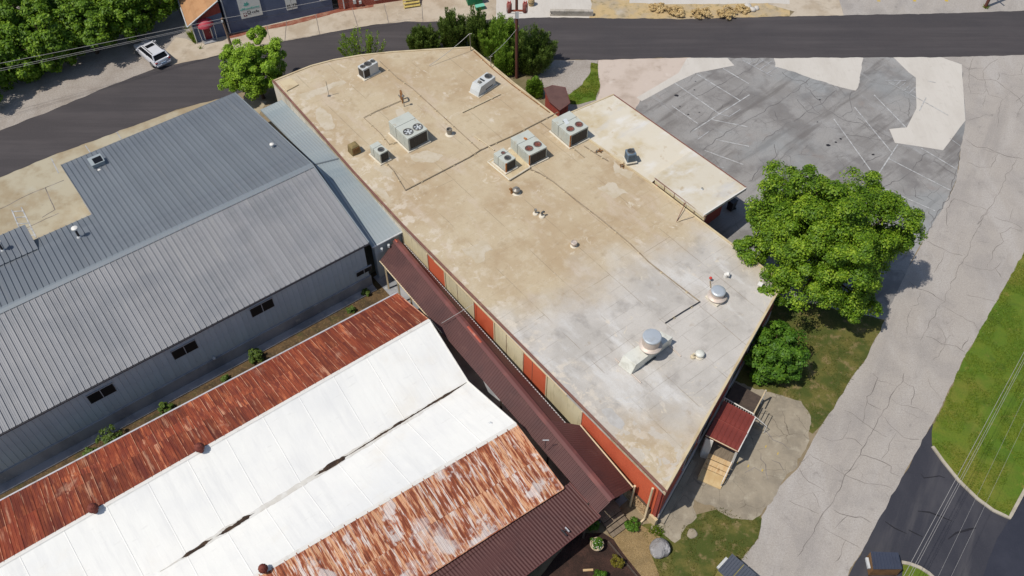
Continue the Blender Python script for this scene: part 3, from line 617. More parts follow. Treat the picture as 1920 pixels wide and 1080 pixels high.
# ================================================================== building materials
def roof_material():
    m = bpy.data.materials.new('coated_flat_roof'); m.use_nodes = True
    n = m.node_tree; N = n.nodes; L = n.links; b = N['Principled BSDF']
    b.inputs['Roughness'].default_value = .8; b.inputs['Specular IOR Level'].default_value = .3
    tc = N.new('ShaderNodeTexCoord'); V = tc.outputs['Object']
    def noise(sc, det=6, st=ONE, dist=0, off=0):
        mp = N.new('ShaderNodeMapping'); mp.inputs['Scale'].default_value = st; mp.inputs['Location'].default_value = (off, off*.7, 0); L.new(V, mp.inputs[0])
        q = N.new('ShaderNodeTexNoise'); q.inputs['Scale'].default_value = sc; q.inputs['Detail'].default_value = det; q.inputs['Distortion'].default_value = dist
        q.inputs['Roughness'].default_value = .6
        L.new(mp.outputs[0], q.inputs['Vector']); return q.outputs[0]
    def rngn(v, a, b_, lo=0., hi=1.):
        q = N.new('ShaderNodeMapRange'); q.interpolation_type = 'SMOOTHSTEP'; q.inputs[1].default_value = a; q.inputs[2].default_value = b_; q.inputs[3].default_value = lo; q.inputs[4].default_value = hi
        L.new(v, q.inputs[0]); return q.outputs[0]
    def mth(op, a, c):
        q = N.new('ShaderNodeMath'); q.operation = op
        for i, x in enumerate((a, c)):
            if x is None: continue
            if isinstance(x, (int, float)): q.inputs[i].default_value = x
            else: L.new(x, q.inputs[i])
        return q.outputs[0]
    def mix(f, a, c):
        q = N.new('ShaderNodeMix'); q.data_type = 'RGBA'; L.new(f, q.inputs[0])
        if isinstance(a, tuple): q.inputs[6].default_value = a
        else: L.new(a, q.inputs[6])
        if isinstance(c, tuple): q.inputs[7].default_value = c
        else: L.new(c, q.inputs[7])
        return q.outputs[2]
    tan = mix(rngn(noise(.16), .4, .64), C(205,187,156), C(191,168,135))
    tan = mix(rngn(noise(.45, 7, off=3), .52, .72, 0, .75), tan, C(181,156,122))
    tan = mix(rngn(noise(1.4, 8, off=9), .5, .7, 0, .6), tan, C(213,198,172))
    tan = mix(rngn(noise(.6, 8, (1,.4,1), off=14), .54, .68, 0, .6), tan, C(210,192,170))
    tan = mix(rngn(noise(3.5, 8, off=17), .55, .72, 0, .45), tan, C(176,154,124))
    sep = N.new('ShaderNodeSeparateXYZ'); L.new(V, sep.inputs[0]); X, Y = sep.outputs[0], sep.outputs[1]
    gry = mix(rngn(noise(.28, 7, off=21), .38, .62), C(192,186,178), C(208,202,194))
    gry = mix(rngn(noise(.7, 8, off=33), .52, .70, 0, .6), gry, C(160,154,148))
    gry = mix(rngn(noise(.5, 7, (1,.35,1), off=41), .52, .66, 0, .9), gry, C(220,217,212))
    wob = mth('MULTIPLY_ADD', noise(.22, 6, off=50), 9.0); wob.node.inputs[2].default_value = -4.5
    yy = mth('ADD', Y, wob); yy = mth('ADD', yy, mth('MULTIPLY', X, .10))
    gm = mth('MULTIPLY', rngn(yy, 18.5, 13.0), rngn(mth('ADD', yy, mth('MULTIPLY', X, .55)), 3.0, 8.5))
    gm = mth('MULTIPLY', gm, rngn(mth('ADD', X, mth('MULTIPLY', wob, .5)), 20.5, 16.0))
    cur = mix(gm, tan, gry)
    # felt joints
    br = N.new('ShaderNodeTexBrick'); br.inputs['Scale'].default_value = 1; br.inputs['Brick Width'].default_value = 9.5; br.inputs['Row Height'].default_value = .98; br.inputs['Mortar Size'].default_value = .022; br.inputs['Mortar Smooth'].default_value = .6
    dv = N.new('ShaderNodeVectorMath'); dv.operation = 'MULTIPLY_ADD'; nz = N.new('ShaderNodeTexNoise'); nz.inputs['Scale'].default_value = .5; L.new(V, nz.inputs['Vector'])
    L.new(nz.outputs[1], dv.inputs[0]); dv.inputs[1].default_value = (.12,.12,0); L.new(V, dv.inputs[2]); L.new(dv.outputs[0], br.inputs['Vector'])
    jf = mth('MULTIPLY', br.outputs['Fac'], mth('MULTIPLY', rngn(noise(.35, 5, off=60), .42, .62), mth('ADD', mth('MULTIPLY', gm, .3), .22)))
    cur = mix(jf, cur, C(120,110,100))
    br2 = N.new('ShaderNodeTexBrick'); br2.inputs['Scale'].default_value = 1; br2.inputs['Brick Width'].default_value = 30; br2.inputs['Row Height'].default_value = 3.1; br2.inputs['Mortar Size'].default_value = .03; br2.inputs['Mortar Smooth'].default_value = .5
    mp = N.new('ShaderNodeMapping'); mp.inputs['Rotation'].default_value = (0, 0, R(90)); L.new(dv.outputs[0], mp.inputs[0]); L.new(mp.outputs[0], br2.inputs['Vector'])
    cur = mix(mth('MULTIPLY', br2.outputs['Fac'], rngn(noise(.4, 4, off=71), .42, .58, 0, .6)), cur, C(140,124,102))
    # pale veins and splashes
    vn = mth('ABSOLUTE', mth('SUBTRACT', noise(.42, 3, dist=1.2, off=80), .5), None)
    vm = mth('MULTIPLY', rngn(vn, .022, .003), mth('MULTIPLY', rngn(noise(.3, 4, off=90), .48, .66), rngn(noise(2.2, 5, off=95), .45, .6)))
    cur = mix(mth('MULTIPLY', vm, .8), cur, C(226,214,192))
    sp = mth('MULTIPLY', rngn(noise(1.1, 8, (1,.5,1), off=100), .60, .70), rngn(noise(.15, 4, off=110), .48, .62))
    sp = mth('MAXIMUM', sp, mth('MULTIPLY', rngn(noise(1.3, 8, off=115), .5, .62), rngn(X, 3.2, .6)))
    cur = mix(mth('MULTIPLY', sp, .7), cur, C(228,216,198))
    # damp brown blotches, fine grain
    cur = mix(rngn(noise(.9, 8, off=120), .60, .74, 0, .45), cur, C(160,136,104))
    pud = mth('MULTIPLY', rngn(noise(.8, 3, dist=.8, off=131), .52, .545), rngn(yy, 9.5, 6.0)); pud = mth('MULTIPLY', pud, rngn(X, 4.2, 2.2))
    cur = mix(mth('MULTIPLY', pud, .6), cur, C(206,200,190))
    cur = mix(rngn(noise(16, 4, off=140), .4, .8, 0, .3), cur, C(160,146,124))
    L.new(cur, b.inputs['Base Color'])
    bp = N.new('ShaderNodeBump'); bp.inputs['Strength'].default_value = .35; bp.inputs['Distance'].default_value = .03
    L.new(noise(2.2, 7, off=150), bp.inputs['Height']); L.new(bp.outputs[0], b.inputs['Normal'])
    return m
M['mainroof'] = roof_material()
M['extroof'] = mat('white_coated_roof', C(222,212,192), .8, layers=((.35,ONE,6,.45,.66,C(204,186,150),.8),(.7,(1,.4,1),7,.5,.7,C(232,228,220),.8),(1.1,ONE,7,.6,.74,C(180,150,104),.6),(.5,(1,.3,1),5,.55,.7,C(204,202,200),.7),(5,ONE,6,.7,.8,C(120,100,74),.6)), bump=(3,ONE,.3,.02))
def brickmat(name, c1, c2, mortar, scale=1.0):
    m = mat(name, c1, .85, layers=((.5,ONE,6,.42,.66,c2,.7),(6,ONE,5,.4,.7,c2,.4)))
    n = m.node_tree; N = n.nodes; L = n.links; b = N['Principled BSDF']
    tc = [q for q in N if q.type == 'TEX_COORD'][0]
    sx_ = N.new('ShaderNodeSeparateXYZ'); L.new(tc.outputs['Object'], sx_.inputs[0])
    ad = N.new('ShaderNodeMath'); ad.operation = 'ADD'; L.new(sx_.outputs[0], ad.inputs[0]); L.new(sx_.outputs[1], ad.inputs[1])
    cb = N.new('ShaderNodeCombineXYZ'); L.new(ad.outputs[0], cb.inputs[0]); L.new(sx_.outputs[2], cb.inputs[1])
    br = N.new('ShaderNodeTexBrick'); br.inputs['Scale'].default_value = scale; br.inputs['Brick Width'].default_value = .215; br.inputs['Row Height'].default_value = .075; br.inputs['Mortar Size'].default_value = .008
    L.new(cb.outputs[0], br.inputs['Vector'])
    mx = N.new('ShaderNodeMix'); mx.data_type = 'RGBA'
    src = b.inputs['Base Color'].links[0].from_socket
    mu = N.new('ShaderNodeMath'); mu.operation = 'MULTIPLY'; mu.inputs[1].default_value = .55; L.new(br.outputs['Fac'], mu.inputs[0])
    L.new(mu.outputs[0], mx.inputs[0]); L.new(src, mx.inputs[6]); mx.inputs[7].default_value = mortar; L.new(mx.outputs[2], b.inputs['Base Color'])
    bp = N.new('ShaderNodeBump'); bp.inputs['Strength'].default_value = .5; bp.inputs['Distance'].default_value = .01; bp.invert = True
    L.new(br.outputs['Fac'], bp.inputs['Height']); L.new(bp.outputs[0], b.inputs['Normal'])
    return m
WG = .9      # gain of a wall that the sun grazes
M['brick_orange'] = brickmat('orange_painted_brick', C(212,100,64,1.1), C(194,84,52,1.1), C(178,86,62,1.1))
M['brick_red'] = brickmat('dark_red_brick', C(150,62,50,1.0), C(126,50,42,1.0), C(140,100,88,1.0))
M['brick_top'] = brickmat('red_brick', C(150,66,48,1.0), C(124,52,40,1.0), C(176,140,124,1.0))
M['panel_orange'] = mat('orange_panel', C(202,96,62,1.1), .7, layers=((.6,(1,1,.4),6,.45,.68,C(176,66,36,1.1),.7),(2,(3,3,.5),6,.55,.75,C(216,116,76,1.1),.4)))
M['panel_cream'] = mat('cream_panel', C(210,196,160,1.05), .75, layers=((.5,(1,1,.3),6,.42,.66,C(192,178,144,1.05),.8),(1.5,(3,3,.35),6,.52,.72,C(150,138,104,1.1),.55),(.7,ONE,5,.55,.7,C(206,190,146,1.1),.5)))
M['cream_trim'] = mat('cream_trim', C(206,186,152,1.1), .6, layers=((1,ONE,5,.5,.7,C(176,156,124,1.1),.6),))
M['cream_base'] = mat('cream_foundation', C(200,178,140,1.1), .85, layers=((1,ONE,6,.45,.7,C(164,144,112,1.1),.7),))
M['brown_trim'] = mat('brown_edge_trim', C(122,84,72,1.1), .6, layers=((1.5,ONE,6,.5,.7,C(150,110,90,1.1),.6),))
M['edge'] = mat('roof_edge_coating', C(214,196,160), .8, layers=((.8,ONE,6,.45,.68,C(184,160,124),.7),))
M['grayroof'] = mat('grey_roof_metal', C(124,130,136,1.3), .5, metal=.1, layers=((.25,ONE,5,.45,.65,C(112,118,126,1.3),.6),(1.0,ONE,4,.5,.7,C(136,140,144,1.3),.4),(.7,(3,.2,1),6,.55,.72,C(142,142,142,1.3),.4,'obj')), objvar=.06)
M['grayroof_lit'] = mat('grey_roof_metal_lit', C(154,154,156,1.3), .5, metal=.1, layers=((.16,ONE,5,.42,.62,C(138,140,144,1.3),.85,'pos'),(1.0,ONE,4,.5,.7,C(166,165,165,1.3),.4),(.7,(3,.2,1),6,.55,.72,C(170,168,164,1.3),.4,'obj')), objvar=.06)  # same roof metal, near slope's reflected brightness put into its colour
M['ridgecap'] = mat('ridge_cap_metal', C(138,145,150,1.28), .5, metal=.1, layers=((.6,ONE,5,.45,.7,C(132,140,144,1.25),.5),))
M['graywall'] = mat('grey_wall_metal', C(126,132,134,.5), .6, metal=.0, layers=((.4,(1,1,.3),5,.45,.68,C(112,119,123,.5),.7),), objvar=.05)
M['plinth'] = mat('grey_plinth_concrete', C(150,150,152,.9), .9, layers=((.4,(1,1,.5),6,.4,.65,C(116,118,122,.9),.9),(2,ONE,7,.55,.72,C(176,172,164,.9),.6)), bump=(12,ONE,.4,.02))
M['leanto'] = mat('pale_blue_roof_metal', C(164,172,174,1.3), .55, metal=.05, layers=((.3,(1,1,1),5,.42,.66,C(148,162,168,1.3),.7),(.6,ONE,6,.5,.72,C(184,192,190,1.3),.6),(1.4,ONE,6,.6,.78,C(160,158,146,1.3),.5)))
M['gutter'] = mat('white_gutter', C(206,208,208), .5, layers=((2,ONE,5,.5,.7,C(160,160,158),.6),))
M['glass'] = mat('dark_glass', (.008,.009,.012,1), .4, spec=.12)
M['frame_gray'] = mat('window_frame', C(150,150,152,.9), .5)
M['beige_wall'] = mat('beige_siding', C(206,190,172,1.0), .7, layers=((.6,ONE,5,.45,.7,C(190,172,152,1.0),.6),))
M['white_roof'] = mat('white_membrane', C(244,242,235,1.22), .6, layers=((.12,ONE,5,.42,.66,C(232,231,228,1.25),.7,'pos'),(.9,(2.5,.25,1),7,.5,.7,C(222,221,218,1.25),.35,'obj'),(.2,ONE,6,.55,.72,C(236,230,218,1.25),.6,'pos'),(1.6,(.6,3,1),6,.6,.74,C(206,203,196,1.25),.3,'obj')), bump=(.9,(1,.5,1),.5,.06))
M['debris'] = mat('valley_leaf_debris', C(74,56,42), .95, layers=((2,ONE,7,.4,.65,C(44,32,26),.8),(6,ONE,5,.55,.7,C(120,98,70),.6)), bump=(18,ONE,1,.04))
M['debris_stain'] = mat('valley_grey_stain', C(212,207,197), .9, layers=((1,ONE,6,.4,.65,C(230,228,222),.9),))
M['rust_red'] = mat('rusted_sheet_red', C(144,70,42,1.25), .85, layers=((1.2,(3.5,.35,1),6,.40,.62,C(104,46,34,1.2),.95,'obj'),(1.0,(5,.5,1),7,.52,.66,C(186,108,68,1.2),.85,'obj'),(1.0,(3.5,.3,1),7,.58,.68,C(206,156,124,1.2),.75,'obj'),(.3,ONE,7,.60,.70,C(190,150,124,1.2),.6,'pos'),(.18,ONE,5,.45,.65,C(126,50,28,1.2),.5,'pos'),(8,ONE,5,.4,.75,C(104,38,24,1.2),.4)), bump=(14,(1,.4,1),.3,.01), objvar=.26)
M['rust_pale'] = mat('rusted_sheet_pale', C(214,200,190,1.2), .8, layers=((.7,(6,.6,1),7,.42,.52,C(208,152,108,1.2),.9,'obj'),(.8,(6,.7,1),7,.46,.53,C(164,88,50,1.2),.95,'obj'),(.8,(6,.7,1),7,.52,.58,C(122,60,38,1.2),.95,'obj'),(1.7,(6,.6,1),7,.54,.61,C(150,80,48,1.2),.9,'obj'),(2,(7,.6,1),7,.60,.66,C(88,46,34,1.2),.9,'obj'),(.5,ONE,6,.57,.63,C(214,206,200,1.2),.7,'pos'),(.3,ONE,5,.56,.64,C(212,204,200,1.2),.45,'pos'),(8,(3,1,1),5,.5,.8,C(150,80,44,1.2),.4)), bump=(14,(1,.4,1),.3,.01), objvar=.1)
M['seam_pale'] = mat('pale_rust_seam', C(214,160,126,1.2), .8, layers=((1.4,ONE,6,.45,.6,C(150,70,40,1.2),.9),))
M['brown_roof'] = mat('brown_corrugated', C(88,52,48,1.25), .55, metal=.05, layers=((.35,ONE,5,.42,.66,C(74,44,42,1.25),.8),(1.5,(1,.4,1),6,.55,.72,C(108,72,64,1.25),.5),(.2,ONE,4,.5,.65,C(102,64,58,1.25),.6)))
M['brown_cap'] = mat('brown_ridge_cap', C(110,68,64,1.2), .5, metal=.1, layers=((.7,ONE,6,.5,.7,C(140,84,76,1.2),.6),))
M['red_faded'] = mat('scraped_red_cap', C(176,84,64,1.2), .6, layers=((2,ONE,6,.5,.65,C(196,150,132,1.2),.6),))
M['wood_dark'] = mat('dark_timber', C(74,62,54,.9), .9, layers=((1,(4,4,.5),5,.4,.7,C(52,44,40,.9),.7),))
M['wood_grey'] = mat('weathered_wood', C(128,114,96,1.1), .9, layers=((1.5,(1,6,1),6,.4,.7,C(98,86,72,1.1),.8),))
M['wood_new'] = mat('pine_wood', C(204,176,134,1.2), .8, layers=((1.5,(1,6,1),6,.4,.7,C(184,144,92,1.15),.8),(2,ONE,6,.6,.72,C(140,96,52,1.15),.7)))
M['ply'] = mat('plywood_ramp', C(200,176,132,1.2), .8, layers=((.8,ONE,6,.42,.66,C(182,150,102,1.2),.8),(3,ONE,6,.6,.72,C(160,124,80,1.2),.5)))
M['white_paint'] = mat('white_painted', C(222,218,210,1.1), .55, layers=((2,ONE,6,.5,.7,C(196,190,180,1.1),.6),))
M['porch_red'] = mat('red_porch_metal', C(136,60,50,1.3), .6, layers=((.6,ONE,5,.45,.7,C(116,50,42,1.3),.8),(3,ONE,6,.55,.72,C(160,84,74,1.25),.4)))
M['stone'] = mat('field_stone', C(176,148,112,1.1), .9, layers=((2,ONE,6,.42,.66,C(144,116,84,1.1),.8),), objvar=.2)
M['mortar_dark'] = mat('dark_mortar', C(80,66,52,1.1), .95)

# ================================================================== brick building (flat roof)
L0 = P(1248,925,4.8); L1 = P(752,422,4.8)
_ld = (L1-L0).to_2d().normalized(); _ln = Vector((_ld.y, -_ld.x))          # _ln points right, across the roof
def zmain(p):
    d = (Vector((p[0], p[1]))-L0.to_2d()).dot(_ln)
    return 4.8-.035*max(d, 0)
def PR(u, v, dz=0.0): return P_on(u, v, lambda p: zmain(p)+dz)
RZ = math.atan2(_ln.y, _ln.x)
brick = root('brick_warehouse', 'long low brick building with stained tan flat roof carrying air conditioning units', 'building', (L0.x, L0.y, 0), RZ)
roof_px = [(1248,925),(1470,530),(1318,416),(1225,345),(1040,215),(960,152),(883,88),(800,93),(735,97),(677,103),(625,112),(583,123),(545,138),(510,152),(585,236),(660,322),(752,422)]
roofW = [PR(*p) for p in roof_px]
mb = MB().prism([q.to_2d() for q in roofW], lambda p: zmain(p)-.3, zmain)
roofO = mb.build('roof', M['mainroof'], brick)
cx_ = sum(q.x for q in roofW)/len(roofW); cy_ = sum(q.y for q in roofW)/len(roofW)
def inset(q, d):
    v = Vector((cx_-q.x, cy_-q.y)); return q.to_2d()+v.normalized()*d
body = [inset(q, .28) for q in roofW]
MB().prism(body, 0, lambda p: zmain(p)-.302).build('wall', M['brick_red'], brick)
# copings round the roof edge
for i in range(len(roofW)):
    a, b = roofW[i], roofW[(i+1) % len(roofW)]
    mdl = M['edge'] if i < 13 else M['brown_trim']
    d = (b-a); nn = Vector((-d.y, d.x, 0)).normalized(); t = MB()
    hh, ww = (.07, .16)
    t.add([a+nn*.0+Vector((0,0,-.06)), a-nn*0+Vector((0,0,hh)), a+nn*ww+Vector((0,0,hh)), a+nn*ww+Vector((0,0,.004)), b+Vector((0,0,-.06)), b+Vector((0,0,hh)), b+nn*ww+Vector((0,0,hh)), b+nn*ww+Vector((0,0,.004))],
          [(0,1,5,4),(1,2,6,5),(2,3,7,6),(3,2,1,0),(4,5,6,7)])
    if (Vector((cx_, cy_, 0))-a).to_2d().dot(nn.to_2d()) < 0:
        t = MB(); nn = -nn
        t.add([a+Vector((0,0,-.06)), a+Vector((0,0,hh)), a+nn*ww+Vector((0,0,hh)), a+nn*ww+Vector((0,0,.004)), b+Vector((0,0,-.06)), b+Vector((0,0,hh)), b+nn*ww+Vector((0,0,hh)), b+nn*ww+Vector((0,0,.004))],
          [(4,5,1,0),(5,6,2,1),(6,7,3,2),(0,1,2,3),(7,6,5,4)])
    t.build('coping', mdl, roofO)
# left wall: alternating cream and orange bays, from the walkway side
W0 = L0.to_2d()-_ld*(-.05)+_ln*.12
def lt(u, v): return (P(u, v, 4.8).to_2d()-L0.to_2d()).dot(_ld)
marks = [lt(752,422), lt(801,472), lt(835,505), lt(885,563), lt(925,602), lt(976,660), lt(1020,706), lt(1083,776), .45]
cols_ = ['cream','orange','cream','orange','cream','orange','cream','brick']
for k in range(8):
    a, b = marks[k], marks[k+1]
    pa, pb = W0+_ld*(a-.03), W0+_ld*(b+.03)
    mm = {'cream': M['panel_cream'], 'orange': M['panel_orange'], 'brick': M['brick_orange']}[cols_[k]]
    out = -_ln
    def bay(nm, q0, q1, z0, z1, dep, mtl, par):
        t = MB(); t.prism([q0, q1, q1+out*dep, q0+out*dep], z0, z1); return t.build(nm, mtl, par)
    bo = bay('wall_bay', pa, pb, .9 if k == 7 else .4, 4.50, .10, mm, brick)
    if cols_[k] != 'brick':
        bay('bay_post', pb+_ld*.06, pb-_ld*.06, .0, 4.5, .16, M['cream_trim'], bo)
        if k in (2, 4, 5):
            mid = (a+b)/2+.3; bay('joint_strip', W0+_ld*(mid+.02), W0+_ld*(mid-.02), .5, 4.45, .115, M['brown_trim'], bo)
bayc = W0+_ld*.5
MB().prism([W0+_ld*.0, W0+_ld*9.2, W0+_ld*9.2-_ln*.22, W0-_ln*.22], 0, .88).build('foundation', M['cream_base'], brick)
MB().prism([W0+_ld*9.0, W0+_ld*23.9, W0+_ld*23.9-_ln*.16, W0+_ld*9.0-_ln*.16], 4.505, 4.62).build('wall_trim', M['cream_trim'], brick)
fw0 = PR(752,422); fw1 = PR(510,152)
fd_ = (fw1-fw0).to_2d().normalized(); fn_ = Vector((fd_.y, -fd_.x)); fL = (fw1-fw0).to_2d().length
M['pale_wall'] = mat('pale_weathered_wall', C(206,198,182,1.0), .85, layers=((.6,(1,1,.4),6,.45,.66,C(176,166,148,1.0),.8),(2,(4,4,.4),6,.52,.7,C(140,130,114,1.0),.6)))
nfw = 18
for k in range(nfw):
    q0 = fw0.to_2d()+fd_*(fL*k/nfw+.02)+fn_*.1; q1 = fw0.to_2d()+fd_*(fL*(k+1)/nfw-.02)+fn_*.1
    MB().prism([q0, q1, q1-fn_*.07, q0-fn_*.07], .3, 4.55).build('wall_bay', M['pale_wall'], brick)
# stone facing by the corner: each stone a piece
sf = MB().prism([W0+_ld*.6, W0+_ld*2.6, W0+_ld*2.6-_ln*.24, W0+_ld*.6-_ln*.24], .3, 1.5).build('stone_facing', M['mortar_dark'], brick)
rg = random.Random(5); zz = .34
while zz < 1.42:
    hs = rg.uniform(.13, .2); yy_ = .64
    while yy_ < 2.5:
        ws = rg.uniform(.16, .34); ws = min(ws, 2.58-yy_)
        if ws > .08:
            c = W0+_ld*(yy_+ws/2)-_ln*.26
            t = MB(); Mr = Matrix.Rotation(math.atan2(_ld.y, _ld.x), 3, 'Z') @ Matrix.Rotation(rg.uniform(-.12, .12), 3, 'Y')
            t.box((c.x, c.y, zz+hs/2), (ws-.035, .07, hs-.035), Mr); o = t.build('stone', M['stone'], sf, bevel=.02)
        yy_ += ws
    zz += hs
# downspout at the corner and one by the canopy
def pipe_world(name, pts, rad, m, parent, n=10):
    o = MB().tube(pts, rad, n).build(name, m, parent); return smooth_angle(o, 50)
ds = W0+_ld*.75-_ln*.36; ds3 = Vector((ds.x, ds.y, 0))
pipe_world('downspout', [ds3+Vector((0,0,4.5)), ds3+Vector((0,0,.3)), ds3+Vector((-_ln.x*.1,-_ln.y*.1,.16)), ds3+Vector((-_ln.x*.32,-_ln.y*.32,.1))], .075, M['cream_trim'], brick)
q = P(1186,914,3.0); q = Vector((q.x+.15, q.y+.1, 0))
pipe_world('downspout', [q+Vector((0,0,3.0)), q+Vector((0,0,.15))], .08, M['cream_trim'], brick)
# end wall (in shade): lower grey band, windows
E0 = roofW[0]; E1 = roofW[1]; ed = (E1-E0).to_2d().normalized(); en = Vector((ed.y, -ed.x)); ez1 = zmain(E1)
eL = (E1-E0).to_2d().length; B0 = E0.to_2d()-en*.12
M['endband'] = mat('grey_end_wall', C(150,146,144,.8), .85, layers=((.5,ONE,6,.45,.68,C(118,112,110,.8),.8),))
MB().prism([B0+ed*.3, B0+ed*(eL-.3), B0+ed*(eL-.3)+en*.05-en*.2, B0+ed*.3-en*.15], 0, 4.1).build('end_wall', M['brick_red'], brick)
MB().prism([B0+ed*.3, B0+ed*(eL-.4), B0+ed*(eL-.4)+en*.06, B0+ed*.3+en*.06], 0, 1.15).build('end_band', M['endband'], brick)
for s0, s1, z0, z1 in ((3.6,5.2,1.9,3.4),(6.0,7.6,1.9,3.4),(11.2,12.6,1.7,3.3),(14.2,15.6,1.7,3.3)):
    f = MB().prism([B0+ed*s0, B0+ed*s1, B0+ed*s1+en*.07, B0+ed*s0+en*.07], z0, z1).build('window', M['frame_gray'], brick)
    for k in range(2):
        a_ = s0+.08+(s1-s0-.08)*k/2; b_ = s0+(s1-s0-.0)*(k+1)/2-.08
        MB().prism([B0+ed*a_+en*.05, B0+ed*b_+en*.05, B0+ed*b_+en*.078, B0+ed*a_+en*.078], z0+.08, z1-.08).build('pane', M['glass'], f)
    MB().prism([B0+ed*(s0-.08), B0+ed*(s1+.08), B0+ed*(s1+.08)+en*.14, B0+ed*(s0-.08)+en*.14], z0-.1, z0-.004).build('sill', M['endband'], f)
pq = B0+en*.35; 
pipe_world('conduit', [Vector((*(pq+ed*.9), .06)), Vector((*(pq+ed*5.2), .06))], .06, M['gutter'], brick)
MB().prism([B0+ed*.4+en*.1, B0+ed*5.6+en*.1, B0+ed*5.6+en*.5, B0+ed*.4+en*.5], 0, .18).build('step_kerb', M['pad'], brick)

# ================================================================== annex with the white roof
ann = root('annex', 'single storey annex with rust-stained white flat roof attached to the brick building', 'building', (*P(1240,300,0).to_2d(), 0), R(-52))
Aq = PR(1047,220,.02); Mq = PR(1222,342,.03); Dq = P(1320,403,PR(1318,416).z+.66); Bq, Cq = P(1150,177,3.95), P(1400,352,4.12)
M1 = P(1226,331,PR(1225,345).z+.60); Mp = Bq.lerp(Cq, .62)
t = MB()
t.slab(Aq, Mq, Mp, Bq, .3); t.slab(M1, Dq, Cq, Mp, .3)
rO = t.build('roof', M['extroof'], ann)
def rim(a, b, mtl, par, inn, h=.06, wd=.14, nm='roof_edge', drop=.12):
    t = MB(); inn = Vector(inn)
    vs = [a+Vector((0,0,-drop)), a+Vector((0,0,h)), a+inn*wd+Vector((0,0,h)), a+inn*wd+Vector((0,0,-drop)), b+Vector((0,0,-drop)), b+Vector((0,0,h)), b+inn*wd+Vector((0,0,h)), b+inn*wd+Vector((0,0,-drop))]
    t.add(vs, [(0,1,5,4),(1,2,6,5),(2,3,7,6),(3,0,4,7),(3,2,1,0),(4,5,6,7)]); o = t.build(nm, mtl, par)
    bm = bmesh.new(); bm.from_mesh(o.data); bmesh.ops.recalc_face_normals(bm, faces=bm.faces); bm.to_mesh(o.data); bm.free(); return o
inn = (Aq-Bq).normalized()
rim(Bq+(Cq-Bq).normalized()*.0-inn*.03, Cq-inn*.03, M['brown_trim'], rO, (inn.x, inn.y, 0), .04, .1)
al = (Bq-Cq).normalized()
rim(Dq-al*.04, Cq-al*.04, M['white_paint'], rO, (al.x, al.y, 0), .03, .1)
rim(Aq+al*.02, Bq+al*.02, M['edge'], rO, (-al.x, -al.y, 0), .05, .12)
# walls below
wp = [Aq.lerp(Cq, .03).to_2d(), Bq.lerp(Dq, .04).to_2d(), (Cq+al*1.5+inn*.35).to_2d(), (Dq+al*1.5-inn*.1).to_2d()]
MB().prism(wp, 0, 3.66).build('wall', M['brick_red'], ann)
# cream upstand panels towards the main roof
Ua, Ub = PR(1225,345), PR(1318,416)
for k in range(5):
    t0, t1 = k/5, (k+1)/5
    a, b = Ua.lerp(Ub, t0), Ua.lerp(Ub, t1)
    def top(p):
        q = (Vector((p.x, p.y))-M1.to_2d()).length/((Dq-M1).to_2d().length); return M1.z+(Dq.z-M1.z)*min(q, 1)+.04
    n_ = Vector((-(b-a).y, (b-a).x, 0)).normalized()
    if n_.dot(Vector((-1, -1, 0))) < 0: n_ = -n_
    o_ = n_*.14
    a1, b1 = a-o_, b-o_
    t = MB().add([a1, b1, Vector((b1.x, b1.y, top(b1)-.1)), Vector((a1.x, a1.y, top(a1)-.1)), a1-n_*.1, b1-n_*.1, Vector((b1.x, b1.y, top(b1)-.1))-n_*.1, Vector((a1.x, a1.y, top(a1)-.1))-n_*.1],
                 [(0,1,2,3),(7,6,5,4),(3,2,6,7),(0,3,7,4),(1,5,6,2)])
    pnl = t.build('upstand_panel', M['panel_cream'], ann)
    pipe_world('trim_strip', [b1+n_*.03+Vector((0,0,0)), Vector((b1.x, b1.y, top(b1)-.06))+n_*.03], .028, M['brown_trim'], pnl, 6)
    pipe_world('top_strip', [Vector((a1.x, a1.y, top(a1)-.08))+n_*.04, Vector((b1.x, b1.y, top(b1)-.08))+n_*.04], .035, M['brown_trim'], pnl, 6)
pk = root('pipe_brace', 'thin rusty angled pipe brace leaning on the cream upstand panels', 'brace', tuple(PR(1268,417)))
pipe_world('strut', [PR(1268,417)+Vector((0,0,.02)), P(1287,376,zmain(PR(1287,380))+.55)], .03, M['brown_trim'], pk, 6)
pipe_world('strut', [PR(1268,417)+Vector((0,0,.02)), PR(1300,402,.35)], .035, M['cream_trim'], pk, 6)

# ================================================================== grey metal building
AX = R(36.8); ga = Vector((math.cos(AX), math.sin(AX), 0)); gq = Vector((math.sin(AX), -math.cos(AX), 0))
GZ_E, GZ_R = 5.0, 6.88
GR = P(585,310,GZ_R); GE = P(690,455,GZ_E)
near_w = (GE-GR).dot(gq)
def G(s, d, z): return Vector((GR.x, GR.y, 0))+ga*s+gq*d+Vector((0, 0, z))
def gsd(p): v = Vector((p.x-GR.x, p.y-GR.y, 0)); return v.dot(ga), v.dot(gq)
far_d, far_z = -14.97, 4.25
fslope = (GZ_R-far_z)/(-far_d)
def zfar(p): return GZ_R-fslope*max(0, -gsd(p)[1])
gray = root('metal_warehouse', 'long grey standing-seam metal warehouse with ridge cap and ribbed side wall', 'building', (GR.x, GR.y, 0), AX)
PW = .405
s_left = -PW*math.ceil((-gsd(P(0,812,GZ_E))[0]+5.5)/PW)
nn_ = int(round(-s_left/PW))
deck = MB()
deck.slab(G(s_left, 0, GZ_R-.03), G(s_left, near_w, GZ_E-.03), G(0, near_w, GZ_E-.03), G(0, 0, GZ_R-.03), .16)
groof = deck.build('roof', M['grayroof_lit'], gray)
prof = [(0,.0),(.02,.075),(.10,.075),(.13,0),(.36,.0),(.40,.012),(.44,.0),(.66,0),(.70,.012),(.74,0),(1.0,0)]
